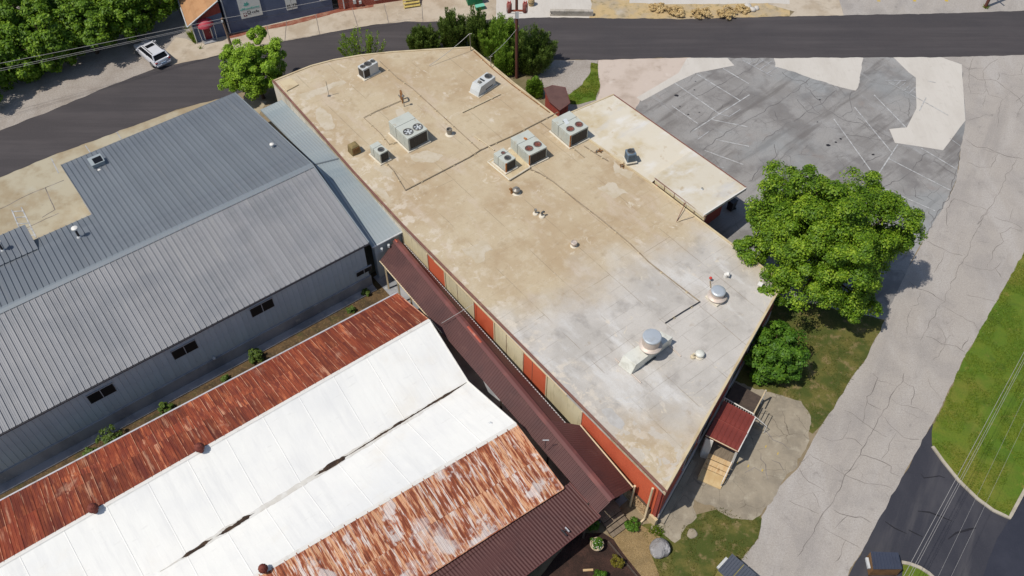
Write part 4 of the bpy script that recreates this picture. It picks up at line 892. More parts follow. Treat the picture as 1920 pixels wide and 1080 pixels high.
sheets('roof_panel', groof, G(s_left,0.05,GZ_R), G(0,0.05,GZ_R), G(s_left,near_w+.06,GZ_E-.01), G(0,near_w+.06,GZ_E-.01), nn_, 1, prof, M['grayroof_lit'], share=True)
# far slope: wide part and narrow left part
sN = gsd(P_on(110,312,zfar))[0]; sN = -PW*round(-sN/PW); nW = int(round(-sN/PW))
sd_, dd_ = gsd(P_on(160,405,zfar)); dS = gsd(P_on(145,432,zfar))[1]
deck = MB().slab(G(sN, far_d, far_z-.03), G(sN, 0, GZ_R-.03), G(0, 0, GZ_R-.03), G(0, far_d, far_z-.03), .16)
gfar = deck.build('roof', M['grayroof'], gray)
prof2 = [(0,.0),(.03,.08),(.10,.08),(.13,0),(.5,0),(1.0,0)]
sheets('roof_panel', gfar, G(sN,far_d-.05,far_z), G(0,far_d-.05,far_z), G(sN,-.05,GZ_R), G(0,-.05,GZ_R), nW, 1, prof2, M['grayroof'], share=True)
zS = GZ_R-fslope*(-dS); nL = int(round((sN-s_left)/PW))
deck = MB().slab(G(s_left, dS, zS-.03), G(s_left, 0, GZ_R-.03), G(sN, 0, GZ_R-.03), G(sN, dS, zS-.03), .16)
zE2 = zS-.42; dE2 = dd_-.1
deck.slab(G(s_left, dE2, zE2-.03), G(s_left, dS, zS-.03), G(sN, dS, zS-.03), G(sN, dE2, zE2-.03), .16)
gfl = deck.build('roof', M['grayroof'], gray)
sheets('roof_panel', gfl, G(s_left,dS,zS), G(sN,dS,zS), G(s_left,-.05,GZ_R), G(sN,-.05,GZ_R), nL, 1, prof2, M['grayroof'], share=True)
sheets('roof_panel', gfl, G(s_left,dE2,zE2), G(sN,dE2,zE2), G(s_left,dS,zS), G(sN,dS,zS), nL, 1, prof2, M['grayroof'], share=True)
# small dormer roof at the left
sD = gsd(P(46,420,zS+.3))[0]; dDf = gsd(P(46,420,zS+.3))[1]
deck = MB().slab(G(s_left, dDf, zS+.22), G(s_left, dS+.2, zS+.1), G(sD, dS+.2, zS+.1), G(sD, dDf, zS+.22), .14)
gd = deck.build('roof', M['grayroof'], gray); nD = int((sD-s_left)/PW)
sheets('roof_panel', gd, G(sD-nD*PW,dDf,zS+.25), G(sD,dDf,zS+.25), G(sD-nD*PW,dS+.2,zS+.13), G(sD,dS+.2,zS+.13), nD, 1, prof2, M['grayroof'], share=True)
MB().prism([G(s_left,dDf+.3,0).to_2d(), G(sD-.25,dDf+.3,0).to_2d(), G(sD-.25,dS,0).to_2d(), G(s_left,dS,0).to_2d()], 0, zS+.05).build('wall', M['graywall'], gray)
# ridge cap
cap = MB()
for sgn, dz in ((1, (GZ_R-GZ_E)/near_w), (-1, fslope)):
    w_ = .27; a, b = G(s_left, 0, GZ_R+.10), G(.04, 0, GZ_R+.10); c, d = G(.04, sgn*w_, GZ_R+.075-w_*dz), G(s_left, sgn*w_, GZ_R+.075-w_*dz)
    cap.quad(*((a, d, c, b) if sgn > 0 else (a, b, c, d)))
    dn = Vector((0, 0, -.035)); cap.quad(*((d, d+dn, c+dn, c) if sgn > 0 else (c, c+dn, d+dn, d)))
cap.build('ridge_cap', M['ridgecap'], gray)
# rake trims, eave trim
pipe_world('rake_trim', [G(.06,0,GZ_R+.04), G(.06,near_w+.05,GZ_E+.04)], .06, M['ridgecap'], gray, 6)
pipe_world('rake_trim', [G(.06,far_d,far_z+.03), G(.06,0,GZ_R+.04)], .06, M['ridgecap'], gray, 6)
M['black_gutter'] = mat('dark_gutter', C(46,44,50), .5)
pipe_world('gutter', [G(s_left,near_w+.1,GZ_E-.09), G(.05,near_w+.1,GZ_E-.09)], .06, M['black_gutter'], gray, 8)
# near wall with ribbed panels on a concrete plinth
wd_ = near_w-.25; ZB = 1.2
gw = MB().prism([G(s_left,wd_,0).to_2d(), G(-.3,wd_,0).to_2d(), G(-.3,far_d+.4,0).to_2d(), G(sN+.3,far_d+.4,0).to_2d(), G(sN+.3,dE2+.3,0).to_2d(), G(s_left,dE2+.3,0).to_2d()], ZB, lambda p: (GZ_E-.2-0*p[0]) if gsd(Vector((p[0],p[1],0)))[1] > 0 else 3.75)
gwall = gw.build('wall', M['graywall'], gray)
MB().prism([G(-.3,wd_,0).to_2d(), G(-.3,0,0).to_2d(), G(-.36,0,0).to_2d(), G(-.36,wd_,0).to_2d()], 4, lambda p: GZ_R-.25 if gsd(Vector((p[0],p[1],0)))[1] < .1 else GZ_E-.2).build('gable', M['graywall'], gwall)
MB().prism([G(s_left,wd_+.12,0).to_2d(), G(-.2,wd_+.12,0).to_2d(), G(-.2,far_d+.3,0).to_2d(), G(sN+.2,far_d+.3,0).to_2d(), G(sN+.2,dE2+.2,0).to_2d(), G(s_left,dE2+.2,0).to_2d()], 0, ZB-.004).build('plinth', M['plinth'], gray)
MB().prism([G(s_left,wd_+.1,0).to_2d(), G(-.2,wd_+.1,0).to_2d(), G(-.2,wd_+.75,0).to_2d(), G(s_left,wd_+.75,0).to_2d()], 0, .12).build('footing', M['plinth'], gray)
wprof = [(0,0),(.03,.03),(.10,.03),(.13,0),(1,0)]
def wallsheets(s0, s1, z1, z0, d, m, flip=False, nm='wall_panel'):
    n = int(round((s1-s0)/PW)); me = None
    for i in range(n):
        o = G(s0+(s1-s0)*i/n, d, z0); Wm = frame_of(o, ga, Vector((0,0,1)))
        if me is None:
            mbw = MB(); w1 = (s1-s0)/n
            for k in range(len(wprof)-1):
                (ta, ha), (tb, hb) = wprof[k], wprof[k+1]
                mbw.quad((ta*w1,0,ha),(tb*w1,0,hb),(tb*w1,z1-z0,hb),(ta*w1,z1-z0,ha))
            me = mbw.mesh(nm); me.materials.append(m)
        place_mesh(nm, me, gwall, Wm)
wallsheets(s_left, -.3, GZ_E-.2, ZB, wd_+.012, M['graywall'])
MB().prism([G(sN+.29,far_d+.4,0).to_2d(), G(sN+.29,dE2+.3,0).to_2d(), G(sN+.25,dE2+.3,0).to_2d(), G(sN+.25,far_d+.4,0).to_2d()], 0, 3.9).build('end_wall', M['beige_wall'], gray)
for k in range(14):
    dk = far_d+.5+k*.42
    if dk < dE2: pipe_world('wall_rib', [G(sN+.24,dk,.05), G(sN+.24,dk,3.7)], .025, M['beige_wall'], gwall, 5)
pipe_world('eave_trim', [G(sN,far_d-.06,far_z-.02), G(0,far_d-.06,far_z-.02)], .05, M['grayroof'], gray, 6)
# windows in the near wall
def gwin(pxc, wid=1.75, hei=.95):
    # centre on wall plane
    best = None
    for z in np.arange(2.0, 4.6, .02):
        p = P(pxc[0], pxc[1], z)
        if best is None or abs(gsd(p)[1]-wd_) < best[0]: best = (abs(gsd(p)[1]-wd_), z, gsd(p)[0])
    z, s = best[1], best[2]
    def bx(nm, s0, s1, z0, z1, d0, d1, m, par):
        return MB().prism([G(s0,d0,0).to_2d(), G(s1,d0,0).to_2d(), G(s1,d1,0).to_2d(), G(s0,d1,0).to_2d()], z0, z1).build(nm, m, par)
    f = bx('window', s-wid/2, s+wid/2, z-hei/2, z+hei/2, wd_, wd_+.055, M['black_gutter'], gray)
    bx('pane', s-wid/2+.05, s-.03, z-hei/2+.05, z+hei/2-.05, wd_+.03, wd_+.06, M['glass'], f)
    bx('pane', s+.03, s+wid/2-.05, z-hei/2+.05, z+hei/2-.05, wd_+.03, wd_+.06, M['glass'], f)
    bx('frame_bar', s-.025, s+.025, z-hei/2+.04, z+hei/2-.04, wd_+.04, wd_+.085, M['frame_gray'], f)
    bx('frame_head', s-wid/2-.03, s+wid/2+.03, z+hei/2+.002, z+hei/2+.06, wd_+.0, wd_+.10, M['frame_gray'], f)
for c_ in ((190,737),(346,655),(491,576)): gwin(c_)
gwin((694,522), 1.3, .5)
MB().lathe([(0,0),(.1,.0),(.12,.1),(.05,.22),(0,.24)], G(gsd(P(409,683,1.3))[0], wd_+.16, ZB+.1), 10).build('outlet_box', M['gutter'], gray)
# lean-to between grey building and brick building
lt_ = root('link_roof', 'pale blue metal link roof between grey warehouse and brick building', 'roof', (*P(650,350,0).to_2d(), 0), AX)
LTp = [P(488,206,3.5), P(531,186,3.5), P(590,309,5.0), P(639,297,4.5), P(697,463,3.95), P(755,433,3.95)]
M_lt = M['leanto']
lrm = MB()
for (a_, b_, c_, d_) in ((LTp[0], LTp[1], LTp[2], LTp[3]), (LTp[2], LTp[3], LTp[4], LTp[5])):
    for i in range(9):
        q_ = [lerp(lerp(a_, b_, (i+u_)/9), lerp(c_, d_, (i+u_)/9), v_)-Vector((0,0,.02)) for v_ in (0, .5, 1) for u_ in (0, 1)]
        lrm.slab(q_[0], q_[2], q_[3], q_[1], .1); lrm.slab(q_[2], q_[4], q_[5], q_[3], .1)
lr = lrm.build('roof', M_lt, lt_)
pf = [(0,0),(.05,.03),(.12,.03),(.17,0),(1,0)]
sheets('roof_panel', lr, LTp[2], LTp[3], LTp[4], LTp[5], 9, 1, pf, M_lt, lift=.012)
sheets('roof_panel', lr, LTp[0], LTp[1], LTp[2], LTp[3], 9, 1, pf, M_lt, lift=.012)
pipe_world('ridge_cap', [LTp[2]+Vector((0,0,.03)), LTp[3]+Vector((0,0,.03))], .07, M['ridgecap'], lt_, 6)
pipe_world('gutter', [LTp[4]+Vector((.05,-.08,0)), LTp[5]+Vector((.05,-.08,.02))], .075, M['gutter'], lt_, 8)
MB().prism([LTp[4].to_2d()+Vector((.15,.15)), LTp[5].to_2d()+Vector((-.15,.1)), LTp[5].to_2d()+Vector((-.5,.8)), LTp[4].to_2d()+Vector((-.2,.7))], 0, 3.78).build('wall', M['graywall'], lt_)
for q_ in (P(716,466,3.6), P(729,459,3.6)):
    MB().box(q_+Vector((0,-.1,0)), (.16,.2,.22)).build('bracket', M['gutter'], lt_)
# roof kit on the grey building
def vpipe(name, label, px, zf, h, r, m, cap=True, hat=None, group=None, base=True):
    b_ = P_on(px[0], px[1], zf); t = root(name, label, 'vent', tuple(b_), 0, group)
    if base: smooth_angle(MB().lathe([(r*2.1,-.06),(r*2.0,.05),(r*1.25,.14),(r*1.05,.16)], (0,0,0), 16).build('flashing', M['gutter'], t, local=True))
    smooth_angle(MB().lathe([(r,-.05),(r,h),(r*.8,h),(r*.8,h-.1),(0,h-.1)], (0,0,0), 16).build('pipe', m, t, local=True))
    if hat: smooth_angle(MB().lathe([(hat*.9,h+.02),(hat,h+.08),(hat*.96,h+.16),(hat*.5,h+.22),(0,h+.24)], (0,0,0), 16).build('cap', M['white_paint'], t, local=True))
    return t
M['dark_metal'] = mat('dark_vent_metal', C(70,68,70), .5, metal=.4)
q_ = P_on(184,308,zfar); t = root('roof_cooler', 'pale box with black square screen on far grey roof slope', 'cooler', (q_.x, q_.y, q_.z-.12), AX)
MB().box((0,0,.32),(1.0,1.0,.6)).build('case', M['leanto'], t, local=True, bevel=.03)
MB().box((.1,-.1,.635),(.7,.7,.04)).build('screen', M['glass'], t, local=True)
MB().box((0,0,.6),(1.08,1.08,.05)).build('rim', M['leanto'], t, local=True)
MB().tube([(-.2,-.9,0),(-.2,-.9,.3)], .12, 10).build('pipe_stub', M['white_paint'], t, local=True)
vpipe('flue_pipe', 'white-capped flue pipe on narrow left part of grey roof', (149,445), zfar, .85, .09, M['dark_metal'], hat=.24)
vpipe('flue_pipe', 'white-capped flue pipe standing on small dormer roof', (6,470), lambda p: zS+.15, .8, .08, M['dark_metal'], hat=.22)
vpipe('roof_vent', 'small white vent cap alone on far grey roof slope', (511,276), zfar, .18, .1, M['white_paint'], hat=.18, base=False)
# ================================================================== white and rust double-gable building
def ext(a, b, d): return a+(a-b).normalized()*d          # push a away from b
ZE, ZRD, ZV = 3.0, 4.5, 2.55
g1a, g1b = P(745,550,ZE), P(0,940,ZE); r1a, r1b = P(805,600,ZRD), P(0,1060,ZRD)
va, vb = P(878,716,ZV), P(340,1048,ZV); r2a, r2b = P(968,795,4.2), P(480,1080,4.2); e2a, e2b = P(1057,915,ZE), P(800,1080,ZE)
def span(a, b, L):                                        # same length to the left for all lines
    return a+(b-a).normalized()*L
LW = 31.0
g1b, r1b, vb, r2b, e2b = [span(a, b, LW) for a, b in ((g1a,g1b),(r1a,r1b),(va,vb),(r2a,r2b),(e2a,e2b))]
shed = root('double_gable_shed', 'white membrane and rusted sheet metal double-gable shed roof beside the brown walkway', 'building', (*P(700,800,0).to_2d(), 0), AX)
rgs = random.Random(8)
dn = Vector((0, 0, -.03))
def deckq(a, b, c, d, m, nm='roof'):
    t = MB().slab(a+dn, b+dn, c+dn, d+dn, .14); o = t.build(nm, m, shed)
    bm = bmesh.new(); bm.from_mesh(o.data); bmesh.ops.recalc_face_normals(bm, faces=bm.faces); bm.to_mesh(o.data); bm.free(); return o
d1 = deckq(g1b, r1b, r1a, g1a, M['rust_red']); d2 = deckq(r1b, vb, va, r1a, M['white_roof'])
d3 = deckq(vb, r2b, r2a, va, M['white_roof']); d4 = deckq(r2b, e2b, e2a, r2a, M['rust_pale'])
rprof = [(0,.0),(.025,.03),(.07,.03),(.10,0),(.32,0),(.36,.016),(.40,0),(.64,0),(.68,.016),(.72,0),(1.0,.0)]
NR = 52
sheets('rust_sheet', d1, r1b, r1a, g1b, g1a, NR, 2, rprof, M['rust_red'], jit=.012, rng=rgs, rowcuts=[0,.52,1.0], lap=.12)
rprof2 = [(0,.0),(.03,.035),(.09,.035),(.12,0),(.27,0),(.31,.018),(.35,0),(.5,0),(.54,.018),(.58,0),(.73,0),(.77,.018),(.81,0),(1.0,.0)]
sheets('rust_sheet', d4, r2b, r2a, e2b, e2a, 40, 2, rprof2, M['rust_pale'], jit=.012, rng=rgs, rowcuts=[0,.5,1.0], lap=.12)
# pale seams standing over the sheet joints
def seams(par, A0, A1, B0, B1, n, r, m, skip=.0, lift=.035):
    for i in range(1, n):
        if rgs.random() < skip: continue
        t = i/n; a, b = A0.lerp(A1, t), B0.lerp(B1, t); f0 = rgs.uniform(0, .06) if rgs.random() < .6 else rgs.uniform(.2, .5); f1 = 1 if rgs.random() < .6 else rgs.uniform(.55, .95)
        upv = Vector((0, 0, lift)); MB().tube([a.lerp(b, f0)+upv, a.lerp(b, f1)+upv], r, 5).build('seam', m, par)
seams(d1, r1b, r1a, g1b, g1a, NR, .015, M['seam_pale'], .12)
M['seam_white'] = mat('pale_zinc_seam', C(226,200,178,1.2), .8, layers=((1.2,ONE,6,.45,.6,C(186,116,74,1.2),.8),))
seams(d4, r2b, r2a, e2b, e2a, 40, .016, M['seam_white'], .25)
wprof_ = [(0,.004),(.006,.022),(.02,.022),(.026,.004),(.3,.012),(.5,.006),(.75,.014),(1.0,.004)]
sheets('membrane_panel', d2, r1b, r1a, vb, va, 12, 1, wprof_, M['white_roof'], lift=.012)
sheets('membrane_panel', d3, vb, va, r2b, r2a, 12, 1, wprof_, M['white_roof'], lift=.012)
for a, b, m_ in ((r1b, r1a, M['white_paint']), (r2b, r2a, M['white_paint'])):
    o = MB(); axd = (a-b).normalized(); sdv = Vector((-axd.y, axd.x, 0))
    for s_ in (1, -1):
        a1, b1 = a+Vector((0,0,.06)), b+Vector((0,0,.06)); a2, b2 = a+sdv*s_*.13+Vector((0,0,-.0)), b+sdv*s_*.13+Vector((0,0,-.0))
        o.quad(*((a1,b1,b2,a2) if s_ > 0 else (a2,b2,b1,a1)))
    oo = o.build('ridge_cap', m_, shed); 
    if oo.data.polygons[0].normal.z < 0: oo.data.flip_normals()
M['light_gutter'] = mat('galvanised_gutter', C(196,194,196,1.1), .5, metal=.2, layers=((1,ONE,5,.5,.7,C(150,140,134,1.1),.6),))
pipe_world('gutter', [g1a+gq*-.08+Vector((0,0,-.05)), g1b+gq*-.08+Vector((0,0,-.05))], .075, M['light_gutter'], shed, 8)
pipe_world('verge_trim', [r1a+Vector((0,0,.02)), va+Vector((0,0,.02))], .05, M['white_paint'], shed, 6)
pipe_world('verge_trim', [va+Vector((0,0,.02)), r2a+Vector((0,0,.02))], .05, M['white_paint'], shed, 6)
pipe_world('verge_trim', [r2a, e2a], .045, M['seam_pale'], shed, 6)
pipe_world('verge_trim', [g1a, r1a], .045, M['seam_pale'], shed, 6)
pipe_world('eave_edge', [e2a+Vector((0,0,-.03)), e2b+Vector((0,0,-.03))], .05, M['seam_pale'], shed, 6)
back = -ga*.35
hull = [g1a, r1a, va, r2a, e2a]
t = MB(); top_ = [q+back+Vector((0,0,-.2)) for q in hull]; lo_ = [Vector((q.x, q.y, 0)) for q in top_]
n_ = len(top_); far_ = [q-ga*28 for q in top_]; flo = [q-ga*28 for q in lo_]
for i in range(n_-1):
    t.quad(lo_[i], top_[i], top_[i+1], lo_[i+1])
t.quad(lo_[0], flo[0], far_[0], top_[0]); t.quad(lo_[-1], top_[-1], far_[-1], flo[-1])
o = t.build('wall', M['wood_dark'], shed)
# leaf debris in the valley
vdir = (vb-va).normalized(); vs_ = Vector((-vdir.y, vdir.x, 0))
def debris(px0, px1, wd, seed, m, nm='leaf_debris', zl=.05):
    a = (P(*px0, ZV)-va).dot(vdir); b = (P(*px1, ZV)-va).dot(vdir); n = int(abs(b-a)/.22)+2; vsn = []; rr = random.Random(seed)
    for i in range(n):
        t_ = i/(n-1); s_ = a+(b-a)*t_; env = min(1, 6*t_, 6*(1-t_))
        w1 = wd*env*(.55+.75*abs(mnoise.noise(Vector((s_*.8, seed, 0))))+rr.uniform(0,.25)); w2 = wd*env*(.55+.75*abs(mnoise.noise(Vector((s_*.8, seed+5, 0))))+rr.uniform(0,.25))
        c = va+vdir*s_
        vsn += [c+vs_*w1+Vector((0,0,zl+w1*.32)), c+Vector((0,0,zl+.05)), c-vs_*w2+Vector((0,0,zl+w2*.3))]
    fs = []
    for i in range(n-1): fs += [(3*i,3*i+3,3*i+4,3*i+1),(3*i+1,3*i+4,3*i+5,3*i+2)]
    o = MB().add(vsn, fs).build(nm, m, shed)
    if o.data.polygons[0].normal.z < 0: o.data.flip_normals()
    return o
debris((876,717),(300,1072),.26,11,M['debris_stain'],'valley_stain',.035)
debris((874,718),(640,864),.12,1,M['debris']); debris((655,855),(590,894),.19,2,M['debris']); debris((476,960),(404,1003),.17,3,M['debris']); debris((398,1008),(338,1046),.15,4,M['debris'])
# domed rusty turbine vents on the first ridge
M['rust_dark'] = mat('rusted_vent', C(112,52,42,1.2), .8, layers=((3,ONE,6,.45,.65,C(150,84,64,1.2),.8),(5,ONE,5,.5,.7,C(76,34,28,1.2),.7)))
def dome(px, label, r=.3, ln=(r1a, r1b)):
    dd = (ln[1]-ln[0]).normalized(); s_ = (P(*px, ZRD)-ln[0]).dot(dd); b_ = ln[0]+dd*s_
    t = root('turbine_vent', label, 'vent', tuple(b_+Vector((0,0,-.02))), 0, 'rusty domed turbine vents on the shed ridges')
    smooth_angle(MB().lathe([(r*.62,-.15),(r*.6,.22),(r*.75,.24)], n=14).build('neck', M['rust_dark'], t, local=True))
    smooth_angle(MB().lathe([(r*.75,.2),(r,.32),(r*1.02,.45),(r*.85,.6),(r*.5,.7),(0,.74)], n=16).build('dome', M['rust_dark'], t, local=True), 70)
    for k in range(12):
        a = k*math.pi/6; MB().tube([Vector((math.cos(a)*r*.99,math.sin(a)*r*.99,.3)), Vector((math.cos(a+.25)*r*1.05,math.sin(a+.25)*r*1.05,.45)), Vector((math.cos(a+.4)*r*.55,math.sin(a+.4)*r*.55,.7))], .02, 4).build('vane', M['rust_dark'], t, local=True)
dome((377,845), 'rusty domed turbine vent on white shed ridge, beside grey patched rust sheets')
dome((178,957), 'rusty domed turbine vent on white shed ridge, farther from the brown walkway')
dome((500,1080), 'rusty domed vent on the ridge between white membrane and pale rusted sheets', .26, (r2a, r2b))
tv = root('vent_flap', 'small white gooseneck vent on white membrane near brown walkway', 'vent', tuple(lerp(P(917,797,3.55), P(917,797,3.5), .5)))
MB().tube([(0,0,-.12),(0,0,.22),(.08,-.04,.32),(.2,-.1,.3)], [.09,.09,.1,.11], 10).build('pipe', M['gutter'], tv, local=True)
MB().box((.02,.0,.0),(.34,.3,.05)).build('flashing', M['light_gutter'], tv, local=True)

# ================================================================== brown corrugated walkway and lean-to
def corrugated(nm, A0, A1, B0, B1, pitch, amp, m, par, th=.04):
    """A = upper edge, B = lower edge; ribs run down the slope"""
    L_ = (A1-A0).length; n = int(L_/pitch)*4; vs = []; up_ = ((A1-A0).cross(B0-A0)).normalized()
    if up_.z < 0: up_ = -up_
    for i in range(n+1):
        t = i/n; h = amp*(1 if i % 4 in (1, 2) else -1)*.5
        vs += [A0.lerp(A1, t)+up_*h, B0.lerp(B1, t)+up_*h]
    fs = [(2*i, 2*i+1, 2*i+3, 2*i+2) for i in range(n)]
    k = len(vs); lowv = [A0-up_*th, B0-up_*th, A1-up_*th, B1-up_*th]
    vs += lowv; fs.append((k, k+2, k+3, k+1)); fs += [(0, 1, k+1, k), (2*n, k+2, k+3, 2*n+1)]
    o = MB().add(vs, fs).build(nm, m, par)
    bm = bmesh.new(); bm.from_mesh(o.data)
    mid = [f for f in bm.faces][n//2]; 
    if mid.normal.z < 0: bmesh.ops.reverse_faces(bm, faces=bm.faces)
    bm.to_mesh(o.data); bm.free(); return o
wk = root('covered_walkway', 'brown corrugated gable-roofed covered walkway along the brick building', 'walkway', (*P(930,690,0).to_2d(), 0), RZ)
kA, kB = P(741,450,3.65), P(1148,937,3.65); wlA, wlB = P(712,489,2.95), P(1121,963,2.95); wrA, wrB = P(757,456,3.05), P(1072,806,3.05)
t_mid = .735
kM = kA.lerp(kB, t_mid)
corrugated('roof_slope', kA, kB, wlA, wlB, .21, .035, M['brown_roof'], wk)
corrugated('roof_slope', kA, kM, wrA, wrB, .21, .035, M['brown_roof'], wk)
wx0, wx1 = P(1088,797,3.2), P(1187,914,2.95)
corrugated('roof_slope', kM+Vector((.02,-.02,.03)), kB, wx0, wx1, .21, .035, M['brown_roof'], wk)
wkd = (kB-kA).normalized(); wks = Vector((-wkd.y, wkd.x, 0))
def capstrip(nm, a, b, wd, m, par, drop=.05, zup=.06):
    o = MB()
    for s_ in (1, -1):
        a1, b1 = a+Vector((0,0,zup)), b+Vector((0,0,zup)); a2, b2 = a+wks*s_*wd+Vector((0,0,zup-drop)), b+wks*s_*wd+Vector((0,0,zup-drop))
        o.quad(a1, b1, b2, a2)
    r_ = o.build(nm, m, par)
    bm = bmesh.new(); bm.from_mesh(r_.data)
    for f in bm.faces:
        if f.normal.z < 0: f.normal_flip()
    bm.to_mesh(r_.data); bm.free(); return r_
capstrip('ridge_cap', kA, kB, .24, M['brown_cap'], wk)
capstrip('scraped_cap', kA.lerp(kB,.385), kA.lerp(kB,.45), .10, M['red_faded'], wk, .03, .068)
MB().tube([kA+Vector((0,.0,.05)), kA+wkd*.35+Vector((0,0,.06))], .07, 6).build('end_cap', M['red_faded'], wk)
pipe_world('gutter', [wrA+Vector((0,0,-.03)), wrB+Vector((0,0,-.03))], .05, M['light_gutter'], wk, 6)
pipe_world('gutter', [wlA+Vector((0,0,-.03)), wlA.lerp(wlB,.33)+Vector((0,0,-.03))], .05, M['cream_trim'], wk, 6)
pipe_world('trim', [wx0+Vector((0,0,.02)), wx1+Vector((0,0,.02))], .05, M['cream_trim'], wk, 6)
def strut(nm, p, m, sz=.12, top=2.9, par=None):
    MB().box((p.x, p.y, top/2), (sz, sz, top)).build(nm, m, par or wk)
for k in range(5):
    strut('post', wlA.lerp(wlB, .02+.07*k)+wks*.12*(1 if wks.dot(kA-wlA) > 0 else -1), M['cream_trim'], .12, 2.85)
for f_ in (.6,.8,.97):
    strut('post', wlA.lerp(wlB, f_)+(kA-wlA).to_2d().to_3d().normalized()*.2, M['wood_dark'], .14, 2.85)
for f_ in (.05,.3,.55,.8):
    strut('post', wrA.lerp(wrB, f_)+(kA-wrA).to_2d().to_3d().normalized()*.15, M['wood_dark'], .12, 2.95)
sheet('walkway_floor', [(700,520),(770,470),(1186,930),(1120,985)], M['plinth'], 4)
# walls closing the near end, steps
kq = kB+wkd*-.5
MB().prism([(wlB+wkd*-.9).to_2d(), (wx1+wkd*-.9).to_2d(), (wx1+wkd*-1.0).to_2d(), (wlB+wkd*-1.0).to_2d()], 0, lambda p: 2.8).build('end_wall', M['wood_dark'], wk)
# stay cables across the walkway
def wire(label, a, b, r=.012, sag=.0, m='wire', cat='cable', name='cable', group=None, n=14):
    pts = [a.lerp(b, i/n)-Vector((0, 0, sag*4*(i/n)*(1-i/n))) for i in range(n+1)]
    return MB().tube(pts, r, 5).build(name, M[m], label=label, cat=cat, group=group)
M['wire'] = mat('cable_grey', C(176,172,168), .5)
M['wire_dark'] = mat('cable_dark', C(60,58,60), .6)
wire('thin guy cable stretched from brown walkway roof to brick wall', P(828,606,3.5), P(888,570,4.6), .018)
# lean-to roof below the pale rusted slope
lean = root('brown_lean_to', 'brown corrugated lean-to roof below the pale rusted slope', 'roof', (*P(1000,1040,0).to_2d(), 0), AX)
lA, lB = P(1064,909,2.86), None
ldv = (e2b-e2a).normalized()
hA = e2a+ldv*-.35+Vector((0,0,-.2)); hB = span(e2a, e2b, 24)+Vector((0,0,-.2))
eA = P(1126,969,2.35); eB = eA+(P(985,1080,2.35)-eA).normalized()*24
hA2 = P(1068,905,2.82)
corrugated('roof_slope', hA2, hB, eA, eB, .21, .035, M['brown_roof'], lean)
pipe_world('eave_trim', [eA+Vector((0,0,-.01)), eB+Vector((0,0,-.01))], .03, M['brown_cap'], lean, 6)
pipe_world('verge_trim', [hA2+Vector((0,0,.03)), eA+Vector((0,0,.03))], .05, M['brown_cap'], lean, 6)
for k in range(5):
    q_ = eA.lerp(eB, .04+.2*k)+Vector((-.2,.25,0)); strut('post', q_, M['wood_dark'], .14, 2.2, lean)
wl0 = eA+Vector((-.55,.5,0)); wl1 = eB+Vector((-.55,.5,0))
MB().prism([wl0.to_2d(), wl1.to_2d(), wl1.to_2d()+Vector((-.1,.1)), wl0.to_2d()+Vector((-.1,.1))], 0, 2.1).build('wall', M['wood_dark'], lean)
rk = root('roof_bracket', 'small grey metal bracket frame standing on brown lean-to roof', 'bracket', tuple(P(1057,1000,2.52)), R(40))
MB().box((0,0,.1),(.06,.5,.1)).build('rail', M['dark_metal'], rk, local=True)
MB().box((.28,0,.12),(.06,.36,.14)).build('rail', M['light_gutter'], rk, local=True)
MB().box((.14,.05,.14),(.3,.05,.05)).build('crossbar', M['dark_metal'], rk, local=True)
bd = root('bracket_dish', 'thin antenna mast rising from walkway ridge near rusted corner', 'antenna', tuple(P(1022,840,3.6)))
MB().tube([(0,0,-.05),(0,0,.55),(.02,.0,1.0)], .022, 6).build('mast', M['dark_metal'], bd, local=True)
MB().box((.02,0,1.0),(.4,.05,.05)).build('crossarm', M['gutter'], bd, local=True)
# wooden steps at the walkway end
st = root('wooden_steps', 'weathered wooden steps descending from the brown walkway to the pebbles', 'steps', (*P(1155,985,0).to_2d(), 0), math.atan2(*( (P(1170,1005,0)-P(1140,970,0)).to_2d().yx)))
for k in range(4):
    MB().box((.9-k*.33-.5,0,.12+.14*k),(.30,1.5,.05)).build('tread', M['wood_grey'], st, local=True)
    MB().box((.9-k*.33-.36,0,.05+.14*k-.0),(.03,1.44,.12)).build('riser', M['wood_dark'], st, local=True)
MB().box((-1.35,0,.62),(1.4,1.6,.06)).build('landing', M['wood_grey'], st, local=True)
for sy_ in (-.72,.72):
    MB().box((-.3,sy_,.26),(1.9,.06,.08), Matrix.Rotation(R(22),3,'Y')).build('stringer', M['wood_dark'], st, local=True)

# ================================================================== porch
por = root('porch', 'small porch with red ribbed metal roof and plywood ramp on the brick building', 'porch', (*P(1370,830,0).to_2d(), 0), math.atan2(ed.y, ed.x))
pNW, pNE, pFE, pFW = P(1323,816,2.85), P(1384,847,2.55), P(1417,782,2.55), P(1357,751,2.85)
pMW, pME = pNW.lerp(pFW,.5), pNE.lerp(pFE,.5)
pr = MB().slab(pNW+dn, pNE+dn, pFE+dn, pFW+dn, .1).build('roof', M['porch_red'], por)
pp = [(0,0),(.04,.035),(.14,.035),(.18,0),(1,0)]
upz = Vector((0,0,.03))
sheets('roof_panel', pr, pMW+upz, pME+upz, pNW, pNE, 7, 1, pp, M['porch_red']); sheets('roof_panel', pr, pFW, pFE, pMW, pME, 7, 1, pp, M['porch_red'])
pipe_world('ridge_strip', [pMW+upz*1.5, pME+upz*1.5], .035, M['porch_red'], por, 6)
pipe_world('eave_strip', [pNE, pFE], .04, M['white_paint'], por, 6); pipe_world('eave_strip', [pNW, pNE], .035, M['cream_trim'], por, 6)
cen = (pNW+pNE+pFE+pFW)/4
for q_ in (pNE, pFE, pNW, pFW):
    b_ = q_.lerp(Vector((cen.x, cen.y, q_.z)), .08); MB().box((b_.x, b_.y, 1.22), (.12,.12,2.44)).build('post', M['white_paint'], por)
